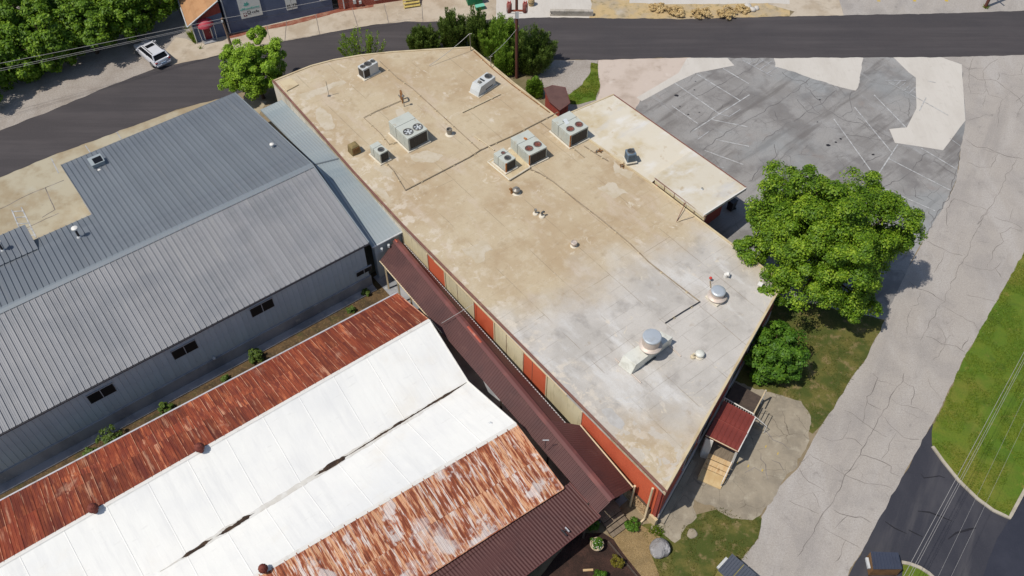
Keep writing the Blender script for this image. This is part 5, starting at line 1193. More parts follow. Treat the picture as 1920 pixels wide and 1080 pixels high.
MB().prism([q_.lerp(Vector((cen.x,cen.y,0)), .06).to_2d() for q_ in (pNW,pNE,pFE,pFW)], 0, .75).build('deck', M['wood_grey'], por)
# plywood-lined side, ramp boards
rd = (pNW-pFW).to_2d().normalized(); rw = (pNE-pNW).to_2d(); rn = rw.normalized()
b0 = P(1345,878,.4).to_2d(); 
def board(s0, s1, z0, z1, m, w0=.28, w1=.98, nm='ramp_board'):
    a = pNW.to_2d()+rn*rw.length*w0; b = pNW.to_2d()+rn*rw.length*w1
    q_ = [Vector((*(a+rd*s0), z0)), Vector((*(a+rd*s1), z1)), Vector((*(b+rd*s1), z1)), Vector((*(b+rd*s0), z0))]
    t = MB().slab(*q_, .06); o = t.build(nm, m, por); bm = bmesh.new(); bm.from_mesh(o.data); bmesh.ops.recalc_face_normals(bm, faces=bm.faces); bm.to_mesh(o.data); bm.free()
board(-.1,.25,.78,.76,M['wood_new']); board(.28,.62,.70,.6,M['wood_new']); board(.65,.9,.56,.46,M['wood_new']); board(.93,1.7,.44,.07,M['ply'])
a = pNW.to_2d()+rn*rw.length*.26
MB().prism([a, a+rd*1.5, a+rd*1.5+rn*.06, a+rn*.06], 0, lambda p: .85 if (Vector((p[0],p[1]))-a).dot(rd) < .5 else .35).build('side_board', M['wood_new'], por)
aw = pNW.to_2d(); MB().prism([aw+rn*.1, aw+rn*rw.length*.26, aw+rn*rw.length*.26-rd*.06, aw+rn*.1-rd*.06], 0, 2.5).build('side_wall', M['white_paint'], por)
hb = pNE.to_2d()-rn*.12
pipe_world('handrail', [Vector((*hb,1.1)), Vector((*(hb+rd*1.5),.75)), Vector((*(hb+rd*1.5),.1))], .03, M['white_paint'], por, 6)
# white railing behind the porch
rl = root('railing', 'white balustrade on the landing behind the red porch roof', 'railing', (*P(1378,745,0).to_2d(), 0), 0)
ra, rb = P(1359,746,1.7), P(1413,776,1.7); rc = rb+(ed*2.2).to_3d(); rc.z = 1.7
def z_(p, z): return Vector((p.x, p.y, z))
pipe_world('top_rail', [ra, rb], .04, M['white_paint'], rl, 6); pipe_world('bottom_rail', [z_(ra,.95), z_(rb,.95)], .03, M['white_paint'], rl, 6)
for k in range(13):
    q_ = ra.lerp(rb, k/12); MB().box((q_.x,q_.y,1.32),(.045,.045,.76)).build('baluster', M['white_paint'], rl)
for q_ in (ra, rb, rc): MB().box((q_.x,q_.y,.86),(.1,.1,1.72)).build('post', M['white_paint'], rl)
pipe_world('top_rail', [rb, rc], .05, M['cream_trim'], rl, 6)
MB().prism([ra.to_2d(), rb.to_2d(), rc.to_2d(), (rc-(rb-ra)).to_2d()], .0, .8).build('landing', M['wood_dark'], rl)
for k in range(3):
    q_ = rb.to_2d()+rn*.25; MB().prism([q_+ed*.1+rn*.28*k, q_+ed*1.5+rn*.28*k, q_+ed*1.5+rn*.28*(k+1), q_+ed*.1+rn*.28*(k+1)], 0, .6-.2*k).build('step', M['pad'], rl)
pipe_world('handrail', [z_(rb,1.5)+(rn*.1).to_3d(), z_(rb,.9)+(rn*1.1).to_3d(), z_(rb,.05)+(rn*1.1).to_3d()], .03, M['white_paint'], rl, 6)
# ================================================================== rooftop machines
M['unit'] = mat('unit_grey_green', C(194,197,187,1.22), .6, layers=((.9,ONE,6,.45,.68,C(178,182,172,1.22),.6),(2,(1,1,.35),6,.56,.72,C(172,154,126,1.22),.55),(1.2,ONE,5,.62,.76,C(206,207,198,1.22),.5)))
M['unit_cream'] = mat('unit_beige', C(200,190,168,1.1), .55, layers=((1,(1,1,.4),6,.45,.68,C(180,166,140,1.1),.7),(2,ONE,6,.62,.76,C(160,120,84,1.1),.6)))
M['unit_white'] = mat('unit_pale', C(204,206,204,1.2), .5, layers=((1,(1,1,.4),6,.45,.68,C(184,188,186,1.2),.7),(2,ONE,6,.62,.76,C(160,158,150,1.2),.5)))
M['coil'] = mat('condenser_coil', C(64,58,52,1.0), .7, layers=((1.2,(8,8,.3),5,.42,.66,C(46,42,40,1.0),.8),(3,ONE,6,.6,.76,C(96,84,70,1.0),.5)))
M['black'] = mat('black_plastic', (.02,.02,.023,1), .5)
M['fan_dark'] = mat('fan_dark', C(62,66,68,1.1), .5)
M['fan_rust'] = mat('fan_rust', C(150,72,48,1.1), .8, layers=((4,ONE,5,.45,.65,C(100,44,32,1.1),.8),))
M['fan_light'] = mat('fan_alu', C(214,218,218,1.1), .5, metal=.1)
M['rust_spot'] = mat('rust_patch', C(186,120,60,1.2), .85, layers=((2.5,ONE,6,.45,.62,C(150,82,34,1.2),.9),(3,ONE,6,.56,.7,C(204,170,120,1.2),.7)))
M['curb'] = mat('white_curb_flashing', C(226,216,196,1.25), .8, layers=((2,ONE,6,.5,.7,C(196,180,152,1.25),.6),))
M['alu'] = mat('spun_aluminium', C(206,212,216,1.2), .45, metal=.45, layers=((2,ONE,6,.5,.7,C(186,186,182,1.2),.6),))
M['alu_warm'] = mat('weathered_aluminium', C(206,192,180,1.15), .55, metal=.25, layers=((2,(1,1,3),6,.45,.68,C(186,168,152,1.15),.7),))
M['galv'] = mat('galvanised_steel', C(150,146,138,1.15), .45, metal=.45, layers=((3,ONE,6,.45,.68,C(120,112,102,1.15),.7),))
M['rust_pipe'] = mat('rusty_pipe', C(150,104,58,1.15), .8, layers=((3,ONE,6,.45,.65,C(104,66,40,1.15),.8),))
M['pipe'] = mat('gas_pipe', C(158,142,118,1.2), .7, layers=((2,ONE,6,.45,.68,C(128,108,88,1.2),.8),))
M['tarp'] = mat('weathered_cooler_case', C(136,118,78,1.15), .85, layers=((1.6,ONE,6,.42,.66,C(108,92,58,1.15),.8),(3,ONE,6,.58,.74,C(160,144,106,1.15),.6)))
M['block'] = mat('pipe_block', C(214,198,166), .85)
def fan(par, x, y, z, r, m, nb=4, seed=0, ring=None):
    f = smooth_angle(MB().lathe([(r*1.12,z-.01),(r*1.12,z+.045),(r,z+.045),(r*.98,z-.0),(0,z+.002)], (x,y,0), 22).build('fan', {M['fan_rust'].name: M['rust_dark'], M['fan_light'].name: M['fan_dark']}.get(m.name, M['black']), par, local=True))
    smooth_angle(MB().lathe([(r*1.15,z-.0),(r*1.15,z+.05),(r*1.02,z+.055),(r*1.0,z+.02)], (x,y,0), 22, cap=False).build('ring', ring or M['galv'], f, local=True))
    rr = random.Random(seed); a0 = rr.uniform(0, 1.5)
    for k in range(nb):
        a = a0+k*2*math.pi/nb; da = .36 if nb > 3 else .5
        MB().add([(x+.12*r*math.cos(a-da), y+.12*r*math.sin(a-da), z+.012),(x+.92*r*math.cos(a-da*.9), y+.92*r*math.sin(a-da*.9), z+.01),(x+.92*r*math.cos(a+da), y+.92*r*math.sin(a+da), z+.036),(x+.12*r*math.cos(a+da), y+.12*r*math.sin(a+da), z+.03)], [(0,1,2,3)]).build('blade', m, f, local=True)
    smooth_angle(MB().lathe([(r*.2,z+.01),(r*.2,z+.05),(0,z+.06)], (x,y,0), 12).build('hub', m, f, local=True))
    for rad_ in (.38,.66,.9):
        MB().lathe([(r*rad_-.008,z+.052),(r*rad_+.008,z+.056)], (x,y,0), 18, cap=False).build('guard', ring or M['galv'], f, local=True)
    return f
def zz6(x, y): return (600+x/4, 180+y/4)
def zz7(x, y): return (960+x/4, 180+y/4)
def zA(x, y): return (660+x/6.4, 90+y/6.4)
def unit_root(name, label, px, h, curb=.12, cat='air conditioner', zf=zmain):
    T = [P_on(u, v, lambda p: zf(p)+h+curb) for u, v in px]; l, b_, r_, f = T
    c = (l+b_+r_+f)/4; ex = ((f-l)+(r_-b_)).to_2d().normalized(); Lx = ((f-l).length+(r_-b_).length)/2; Wy = ((b_-l).length+(r_-f).length)/2
    z0 = zf(c); t = root(name, label, cat, (c.x, c.y, z0-.03), math.atan2(ex.y, ex.x), 'air conditioners on the roofs')
    return t, Lx, Wy
def packaged(label, px, h, m, fanm, fx, fr, coil_dark=True, seam=-.12, rust=None, curb=.12, damper=False, fans=2, side=None, post=None):
    t, L_, W_ = unit_root('rooftop_unit', label, px, h, curb); z0 = curb+.03; H = h
    MB().box((0,0,z0/2),(L_+.3,W_+.3,z0)).build('curb', M['curb'], t, local=True, bevel=.02)
    cab = MB().box((0,0,z0+H/2),(L_,W_,H)).build('cabinet', m, t, local=True, bevel=.018)
    MB().box((seam*L_,0,z0+H/2),(.03,W_+.012,H+.012)).build('seam', M['fan_dark'], cab, local=True)
    MB().box((0,0,z0+.03),(L_+.03,W_+.03,.05)).build('base_rail', M['galv'], cab, local=True)
    MB().box((-L_*.3,-W_/2-.006,z0+H*.5),(L_*.3,.014,H*.72)).build('access_panel', m, cab, local=True, bevel=.004)
    MB().box((L_*.14,-W_/2-.006,z0+H*.5),(L_*.3,.014,H*.78)).build('access_panel', m, cab, local=True, bevel=.004)
    co = MB().box((L_/2+.004,.03,z0+H*.48),(.02,W_*.86,H*.80)).build('coil', M['coil'], t, local=True)
    for k in range(9):
        MB().box((L_/2+.018,-W_*.38+W_*.095*k,z0+H*.48),(.012,.016,H*.78)).build('fin', M['fan_dark'], co, local=True)
    MB().box((L_/2-.0,-W_/2+.03,z0+H*.5),(.09,.09,H*.98)).build('corner_post', post or m, t, local=True)
    for k in range(fans):
        y = (-.24+.48*k)*W_ if fans == 2 else 0
        fan(t, fx*L_, y, z0+H+.004, fr, fanm, 4 if fanm is not M['fan_light'] else 5, k)
    if rust:
        rgx = random.Random(3); vs = []; n = 16
        for k in range(n):
            a = k*2*math.pi/n; q = rgx.uniform(.75, 1.15); vs.append((rust[0]+rust[2]*q*math.cos(a), rust[1]+rust[3]*q*math.sin(a), z0+H+.004))
        MB().add(vs, [tuple(range(n))]).build('rust_patch', M['rust_spot'], cab, local=True)
    if damper:
        MB().box((-.1*L_,-W_*.12,z0+H+.1),(.5,.34,.05), Matrix.Rotation(R(25),3,'Y')).build('flap', M['fan_light'], t, local=True)
        MB().box((-.1*L_-.2,-W_*.12,z0+H+.06),(.04,.34,.16)).build('flap_hinge', M['fan_dark'], t, local=True)
    return t
packaged('large pale grey rooftop air conditioner with two silver fans', [zz6(*q) for q in ((515,188),(660,115),(803,247),(660,322))], 1.3, M['unit'], M['fan_light'], .26, .37)
packaged('rooftop air conditioner with two rusty fans and a rust spot on top', [zz6(*q) for q in ((1430,315),(1560,250),(1695,380),(1577,447))], 1.15, M['unit'], M['fan_rust'], .24, .3, rust=(-.28*1.8, .05, .22, .13), post=M['rust_spot'])
packaged('rooftop air conditioner with two rusty fans and an open flap, beside annex roof', [zz7(*q) for q in ((300,180),(430,108),(562,225),(450,300))], 1.25, M['unit'], M['fan_rust'], .24, .3, damper=True, post=M['rust_spot'])
packaged('small grey rooftop air conditioner with single dark fan beside brown cooler', [zz6(*q) for q in ((372,370),(432,338),(508,405),(448,440))], .95, M['unit'], M['fan_dark'], .22, .24, fans=1)
tp = packaged('small rooftop air conditioner on a wide white-edged platform', [zz6(*q) for q in ((1305,430),(1372,388),(1470,465),(1392,505))], .95, M['unit'], M['fan_dark'], .24, .25, fans=1, curb=.3, post=M['rust_spot'])
fan(tp, -.3, .1, .33+.95+.004, .16, M['fan_rust'], 4, 5)
pl = MB(); pq_ = [PR(*zz6(*q)) for q in ((1258,505),(1480,380),(1575,545),(1420,640))]
plat = root('unit_platform', 'white-edged raised roof platform under small air conditioner', 'platform', tuple((pq_[0]+pq_[1]+pq_[2]+pq_[3])/4))
MB().prism([q.to_2d() for q in pq_], lambda p: zmain(p)-.02, lambda p: zmain(p)+.16).build('deck', M['edge'], plat)
for i in range(4):
    a, b_ = pq_[i], pq_[(i+1) % 4]; MB().tube([a+Vector((0,0,.16)), b_+Vector((0,0,.16))], .06, 6).build('edge_strip', M['curb'], plat)
# unit with three fans near the far edge
t, L_, W_ = unit_root('rooftop_unit', 'rooftop condenser with three black fans near the far road edge', [zA(*q) for q in ((68,212),(240,125),(312,172),(130,262))], 1.0)
H = 1.0; z0 = .15
MB().box((0,0,z0/2),(L_+.28,W_+.28,z0)).build('curb', M['curb'], t, local=True, bevel=.02)
cab = MB().box((0,0,z0+H/2),(L_,W_,H)).build('cabinet', M['unit_white'], t, local=True, bevel=.02)
MB().box((0,-W_/2-.004,z0+H*.46),(L_*.86,.02,H*.76)).build('coil', M['coil'], t, local=True)
MB().box((L_/2+.004,-W_*.28,z0+H*.46),(.02,W_*.36,H*.76)).build('coil', M['coil'], t, local=True)
for y, r_ in ((-.34,.21),(.0,.3),(.34,.2)): fan(t, 0, y*W_, z0+H+.004, min(r_, L_*.4), M['fan_dark'], 4, int(y*9))
# white unit with sloped end
t, L_, W_ = unit_root('rooftop_unit', 'white rooftop unit with sloped end and one round fan', [zA(*q) for q in ((1430,392),(1635,302),(1738,358),(1535,452))], .85)
H = .85; z0 = .15
MB().box((0,-.15,z0/2),(L_+.24,W_+.6,z0)).build('curb', M['curb'], t, local=True, bevel=.02)
cab = MB().box((0,0,z0+H/2),(L_,W_,H)).build('cabinet', M['unit_white'], t, local=True, bevel=.02)
MB().add([(-L_/2,-W_/2,z0),(L_/2,-W_/2,z0),(L_/2,-W_/2,z0+H),(-L_/2,-W_/2,z0+H),(-L_/2,-W_/2-.42,z0),(L_/2,-W_/2-.42,z0),(L_/2,-W_/2-.3,z0+H*.45),(-L_/2,-W_/2-.3,z0+H*.45)], [(4,5,6,7),(7,6,2,3),(5,1,2,6),(0,4,7,3)]).build('sloped_hood', M['unit_white'], t, local=True)
fan(t, 0, W_*.3, z0+H+.004, L_*.3, M['fan_dark'], 4, 3)
MB().box((-.05,-W_*.1,z0+H+.03),(.5,.14,.07)).build('louvre', M['fan_dark'], t, local=True)
MB().box((0,-W_*.33,z0+H+.12),(.34,.3,.22), Matrix.Rotation(R(20),3,'X'), .5).build('hood', M['galv'], t, local=True)
MB().box((L_/2+.006,.1,z0+.2),(.02,W_*.5,.1)).build('label_strip', M['fan_dark'], t, local=True)
# brown cooler
c_ = PR(665,285); t = root('swamp_cooler', 'weathered brown rooftop cooler box beside small grey air conditioner', 'cooler', tuple(c_-Vector((0,0,.03))), RZ+R(90), 'air conditioners on the roofs')
MB().box((0,0,.42),(.8,.85,.78), None, .86).build('case', M['tarp'], t, local=True, bevel=.05)
MB().box((0,0,.86),(.62,.66,.12), None, .6).build('lid', M['tarp'], t, local=True, bevel=.04)
for s_ in (-1,1):
    for k in range(5): MB().box((s_*.385,0,.2+k*.12),(.03,.62,.05)).build('louvre', M['rust_pipe'], t, local=True)
MB().tube([(-.3,-.3,0),(-.3,-.3,.1)], .05, 6).build('foot', M['rust_pipe'], t, local=True)
# blue-grey condenser on annex
def zann(p): return 4.4
c_ = P(1181,299,4.42); t = root('condenser', 'blue-grey condenser with round top fan standing on white annex roof', 'air conditioner', tuple(c_-Vector((0,0,.05))), R(15), 'air conditioners on the roofs')
M['bluegray'] = mat('condenser_bluegrey', C(112,130,146,1.15), .5, metal=.2)
MB().box((0,0,.03),(.95,.95,.08)).build('pad', M['curb'], t, local=True)
cab = MB().box((0,0,.5),(.75,.75,.86)).build('cabinet', M['bluegray'], t, local=True, bevel=.06)
for s_ in range(4):
    a = s_*math.pi/2
    for k in range(6): MB().box((math.cos(a)*.378,math.sin(a)*.378,.2+k*.11),(.02 if s_ % 2 == 0 else .6,.6 if s_ % 2 == 0 else .02,.03)).build('louvre', M['fan_dark'], cab, local=True)
fan(t, 0, 0, .935, .28, M['fan_dark'], 3, 1)
MB().box((.5,.18,.14),(.25,.25,.28)).build('line_box', M['bluegray'], t, local=True, bevel=.03)
# exhaust fans, vents, stacks -------------------------------------------------------
def lathe_thing(name, label, c, prof, m, cat='vent', flash=None, n=22, group='roof vents on the brick building', part='body'):
    t = root(name, label, cat, (c.x, c.y, c.z-.03), RZ, group)
    if flash: smooth_angle(MB().lathe(flash, n=18).build('flashing', M['curb'], t, local=True))
    smooth_angle(MB().lathe(prof, n=n).build(part, m, t, local=True), 35)
    return t
c_ = PR(843,252); lathe_thing('exhaust_stack', 'open galvanised exhaust cylinder beside long roof pipe', c_, [(.2,0),(.2,.3),(.24,.3),(.24,.62),(.2,.62),(.2,.4),(0,.38)], M['galv'], flash=[(.42,0),(.36,.05),(.22,.12)])
c_ = PR(968,362); t = lathe_thing('exhaust_stack', 'brown domed exhaust vent with a smaller elbow vent against it', c_, [(.2,0),(.2,.28),(.3,.3),(.3,.46),(.16,.56),(.12,.6),(.12,.66),(0,.66)], M['galv'], flash=[(.38,0),(.33,.05),(.21,.1)])
MB().tube([(-.28,.22,0),(-.28,.22,.42),(-.36,.25,.52),(-.46,.25,.5)], .11, 10).build('elbow', M['rust_pipe'], t, local=True)
c_ = PR(1004,401); lathe_thing('vent_pipe', 'small white-footed vent pipe, the slimmer of a close pair', c_, [(.07,0),(.07,.4),(.11,.4),(.11,.52),(.07,.52),(0,.48)], M['galv'], flash=[(.24,0),(.2,.12),(.1,.16)])
c_ = PR(1016,406); t = lathe_thing('vent_pipe', 'small white-footed vent pipe with dark hooked top', c_, [(.08,0),(.08,.34)], M['galv'], flash=[(.26,0),(.22,.14),(.1,.18)])
MB().tube([(0,0,.3),(0,0,.46),(.1,-.03,.54),(.18,-.05,.46)], .08, 10).build('hook', M['fan_dark'], t, local=True)
c_ = PR(1076,461); lathe_thing('vent_pipe', 'lone round mushroom vent in the middle of the tan roof', c_, [(.16,0),(.16,.22),(.24,.24),(.24,.44),(.2,.46),(.2,.4),(0,.4)], M['alu_warm'], flash=[(.3,0),(.26,.06),(.17,.1)])
def big_fan(c, label, s=1.0, z0=0, par=None):
    t = par or root('exhaust_fan', label, 'exhaust fan', (c.x, c.y, c.z-.03), RZ, 'spun aluminium exhaust fans')
    smooth_angle(MB().lathe([(.42*s,z0+.1),(.44*s,z0+.3),(.72*s,z0+.34),(.74*s,z0+.42),(.62*s,z0+.5),(.5*s,z0+.54)], n=28).build('skirt', M['alu_warm'], t, local=True), 40)
    smooth_angle(MB().lathe([(.5*s,z0+.5),(.5*s,z0+.86),(.46*s,z0+.88)], n=28).build('drum', M['alu_warm'], t, local=True), 40)
    smooth_angle(MB().lathe([(.53*s,z0+.84),(.55*s,z0+.88),(.55*s,z0+.94),(.5*s,z0+.985),(.3*s,z0+1.0),(0,z0+1.005)], n=28).build('cap', M['alu'], t, local=True), 50)
    return t
c_ = PR(1343,560); t = big_fan(c_, 'round aluminium exhaust fan on square curb near roof corner', .95)
MB().box((0,0,.12),(1.15,1.15,.22)).build('curb', M['curb'], t, local=True, bevel=.03)
# ducted exhaust fan: box duct with sloped end and fan on top
c_ = PR(1213,668)
t = root('ducted_exhaust', 'large exhaust fan mounted on a long sheet metal duct box', 'exhaust fan', (c_.x, c_.y, c_.z-.03), RZ, 'spun aluminium exhaust fans')
def zD(x, y): return (1140+x/8.31, 590+y/8.31)
M['duct'] = mat('duct_sheet_metal', C(220,219,208,1.15), .55, metal=.1, layers=((1,ONE,6,.45,.68,C(184,180,166,1.2),.7),(3,ONE,6,.6,.75,C(166,158,140,1.2),.5)))
hD = .88
tl = [P_on(*zD(*q), lambda p: zmain(p)+hD) for q in ((240,630),(820,255),(1010,350),(437,785))]
bot = [PR(*zD(412,905)), PR(*zD(1010,420))]
n0 = tl[0].to_2d(); 
up4 = tl; lo4 = [Vector((q.x, q.y, zmain(q)+.04)) for q in tl]
sl = (tl[0]-tl[1]).to_2d().normalized()*.35
lo4[0] = Vector((lo4[0].x+sl.x, lo4[0].y+sl.y, lo4[0].z)); lo4[3] = Vector((lo4[3].x+sl.x, lo4[3].y+sl.y, lo4[3].z))
o = MB().add(up4+lo4, [(0,3,2,1),(4,5,6,7),(0,4,7,3),(3,7,6,2),(2,6,5,1),(1,5,4,0)]).build('duct_box', M['duct'], t, bevel=.015)
bm = bmesh.new(); bm.from_mesh(o.data); bmesh.ops.recalc_face_normals(bm, faces=bm.faces); bm.to_mesh(o.data); bm.free()
fc = P_on(*zD(655,500), lambda p: zmain(p)+hD+.2)
iv = inv_of(t); fl = iv @ fc
MB().box((fl.x,fl.y,hD+.12),(.7,.7,.3)).build('fan_base', M['duct'], t, local=True, bevel=.02)
for (nm, prof_, mm) in (('skirt', [(.42,hD+.2),(.5,hD+.36),(.76,hD+.40),(.78,hD+.5),(.68,hD+.58),(.58,hD+.64)], M['alu_warm']), ('drum', [(.58,hD+.6),(.58,hD+1.32),(.54,hD+1.34)], M['alu_warm']), ('cap', [(.61,hD+1.28),(.63,hD+1.34),(.63,hD+1.42),(.58,hD+1.47),(.3,hD+1.49),(0,hD+1.495)], M['alu'])):
    smooth_angle(MB().lathe(prof_, (fl.x,fl.y,0), 28).build(nm, mm, t, local=True), 40)
for a_, b_ in (((110,690),(515,1070)),((945,480),(1135,655))):
    MB().tube([PR(*zD(*a_))+Vector((0,0,.05)), PR(*zD(*b_))+Vector((0,0,.05))], .045, 8).build('sleeper_rail', M['alu_warm'], t)
MB().tube([PR(*zD(585,790))+Vector((0,0,.06)), PR(*zD(745,670))+Vector((0,0,.06))], .05, 6).build('bar', M['fan_dark'], t)
c_ = PR(1311,668); t = root('exhaust_fan', 'small pale dome exhaust fan beside a stubby vent', 'exhaust fan', (c_.x,c_.y,c_.z-.03), RZ, 'spun aluminium exhaust fans')
smooth_angle(MB().lathe([(.34,0),(.34,.12),(.28,.16),(.3,.34),(.26,.36)], n=22).build('base', M['curb'], t, local=True))
smooth_angle(MB().lathe([(.31,.32),(.32,.38),(.26,.46),(.14,.5),(0,.51)], n=22).build('cap', M['duct'], t, local=True), 50)
MB().lathe([(.18,-.0),(.17,.2),(.08,.26),(.06,.5),(.05,.5)], (-.42,.2,0), 12).build('stub_vent', M['block'], t, local=True)
c_ = PR(1331,527); t = root('gas_valve', 'small red-topped gas valve post near the corner exhaust fan', 'valve', (c_.x,c_.y,c_.z-.03), RZ)
M['redp'] = mat('red_valve', C(196,70,60,1.1), .5)
MB().tube([(0,0,0),(0,0,.34)], .06, 8).build('post', M['gutter'], t, local=True); smooth_angle(MB().lathe([(.09,.3),(.12,.36),(.1,.44),(0,.46)], n=14).build('wheel', M['redp'], t, local=True))
MB().tube([(0,0,.08),(-.45,-.5,.06)], .05, 6).build('pipe', M['pipe'], t, local=True)
c_ = PR(1360,519); t = root('gooseneck_vent', 'white gooseneck vent hood behind the corner exhaust fan', 'vent', (c_.x,c_.y,c_.z-.03), RZ-R(60), 'roof vents on the brick building')
MB().tube([(0,0,0),(0,0,.3),(.08,0,.4),(.2,0,.4)], [.16,.15,.15,.17], 12).build('neck', M['white_paint'], t, local=True); MB().box((.2,0,.42),(.14,.36,.06), Matrix.Rotation(R(35),3,'Y')).build('hood', M['white_paint'], t, local=True)
c_ = PR(1424,537); t = root('box_vent', 'little white box vent near the far roof corner by the tree', 'vent', (c_.x,c_.y,c_.z-.03), RZ+R(20), 'roof vents on the brick building')
MB().box((0,0,.12),(.3,.26,.24), None, .8).build('body', M['curb'], t, local=True); MB().box((0,0,.28),(.36,.32,.07)).build('cap', M['white_paint'], t, local=True)
# gas meter stand with rusty pipes
c_ = PR(754,190); t = root('pipe_stand', 'rusty U-shaped pipe stand with a capped riser on the roof', 'pipe stand', (c_.x,c_.y,c_.z-.03), RZ+R(70), 'roof vents on the brick building')
MB().tube([(-.25,0,0),(-.25,0,1.0),(-.15,0,1.08),(.15,0,1.08),(.25,0,1.0),(.25,0,0)], .075, 8).build('riser', M['rust_pipe'], t, local=True)
MB().tube([(-.75,0,0),(-.75,0,1.15)], .04, 6).build('post', M['galv'], t, local=True); smooth_angle(MB().lathe([(.1,1.1),(.13,1.18),(.08,1.28),(0,1.3)], (-.75,0,0), 12).build('cap', M['galv'], t, local=True))
MB().tube([(.2,0,.12),(.8,.1,.12),(.9,.1,.05)], .05, 6).build('pipe', M['galv'], t, local=True)
c_ = PR(617,180); t = root('antenna_mast', 'thin bare antenna mast standing on far left of tan roof', 'mast', (c_.x,c_.y,c_.z-.03), 0)
MB().tube([(0,0,0),(-.02,0,1.6)], .025, 6).build('mast', M['galv'], t, local=True); MB().box((0,0,.03),(.25,.25,.06)).build('foot', M['galv'], t, local=True)
# roof hatch
hq = [PR(*q) for q in ((524,155),(545,147),(560,160),(538,172))]
MB().prism([q.to_2d() for q in hq], lambda p: zmain(p)-.03, lambda p: zmain(p)+.1).build('roof_hatch', M['edge'], label='square tan roof hatch by corner next to leafy tree', cat='hatch')
# mast at far right corner, service conduit
for px, h_, lb in (((883,95),1.9,'slender service mast at the far roof corner beside evergreens'), ((921,127),1.3,'slender pipe mast along far right roof edge')):
    c_ = PR(*px); t = root('service_mast', lb, 'mast', (c_.x,c_.y,c_.z-.05), 0)
    MB().tube([(0,0,0),(-.05,0,h_)], .04, 6).build('mast', M['galv'], t, local=True); MB().tube([(-.2,0,h_-.1),(.15,0,h_+.02)], .03, 6).build('crossarm', M['galv'], t, local=True)
# gas pipes: each run a thing, with blocks
def run(label, px, r=.045, m='pipe', blocks=(), h=.09):
    pts = [PR(*q) for q in px]; t = root('gas_pipe', label, 'pipe', tuple(pts[0]), 0, 'pipe runs on the flat roof')
    MB().tube([q+Vector((0,0,h)) for q in pts], r, 6).build('pipe', M[m], t)
    n = 0
    for i in range(len(pts)-1):
        k = max(1, int((pts[i+1]-pts[i]).length/2.2))
        for j in range(k):
            q = pts[i].lerp(pts[i+1], (j+.5)/k); MB().box(q+Vector((0,0,.03)), (.16,.16,.1), Matrix.Rotation(RZ,3,'Z')).build('block', M['block'], t)
run('long pipe run from three-fan condenser down the middle of tan roof', [(712,116),(745,147),(772,166),(900,283)], .034)
run('long pipe run crossing the tan roof to the annex corner', [(760,358),(880,296),(900,283),(960,256),(1046,212)], .038)
run('thin pipe loop from rusty pipe stand around large air conditioner', [(752,190),(705,210),(682,222),(712,250),(730,272),(745,268)], .03)
run('short pale pipe beside the white unit with sloped end', [(867,212),(905,194),(938,178)], .045, 'block')
run('short pale pipe leading to small air conditioner on platform', [(890,256),(908,269),(927,283)], .04, 'block')
run('long pipe run on white blocks down the near half of roof', [(992,318),(1012,326),(1036,341),(1082,378),(1130,415),(1180,457),(1217,493),(1264,530),(1312,567)], .04)
run('dark short pipe between duct box and corner exhaust fan', [(1312,567),(1280,586),(1247,607)], .04, 'wire_dark')
run('thin pipe from small air conditioner to the crossing pipe', [(714,296),(738,322),(760,358)], .035)
run('thin pipe along the roof edge near evergreens', [(888,97),(921,128),(960,160),(1030,212)], .04, 'rust_pipe')
run('fine conduit from rusty-fan unit to annex', [(1010,228),(1060,267),(1095,296)], .03)
run('fine conduit between annex edge and pipe blocks', [(1095,275),(1118,290),(1140,303)], .03)
# clutter by the annex edge
for px, lb in (((1123,285),'small cluster of valves at the annex roof edge near rusty-fan unit'), ((1168,312),'small cluster of dark fittings on roof edge beside condenser')):
    c_ = PR(*px); t = root('pipe_fittings', lb, 'fittings', (c_.x,c_.y,c_.z-.02), RZ); rr = random.Random(px[0])
    for k in range(5): MB().tube([(rr.uniform(-.3,.3),rr.uniform(-.3,.3),0),(rr.uniform(-.3,.3),rr.uniform(-.3,.3),rr.uniform(.15,.35)),(rr.uniform(-.4,.4),rr.uniform(-.3,.3),.05)], .035, 6).build('pipe', M['galv' if k % 2 else 'rust_pipe'], t, local=True)
c_ = P(1316,354,4.5); vpipe('vent_pipe', 'tiny vent pipe near the far end of white annex roof', (1316,356), lambda p: 4.44, .22, .07, M['galv'])

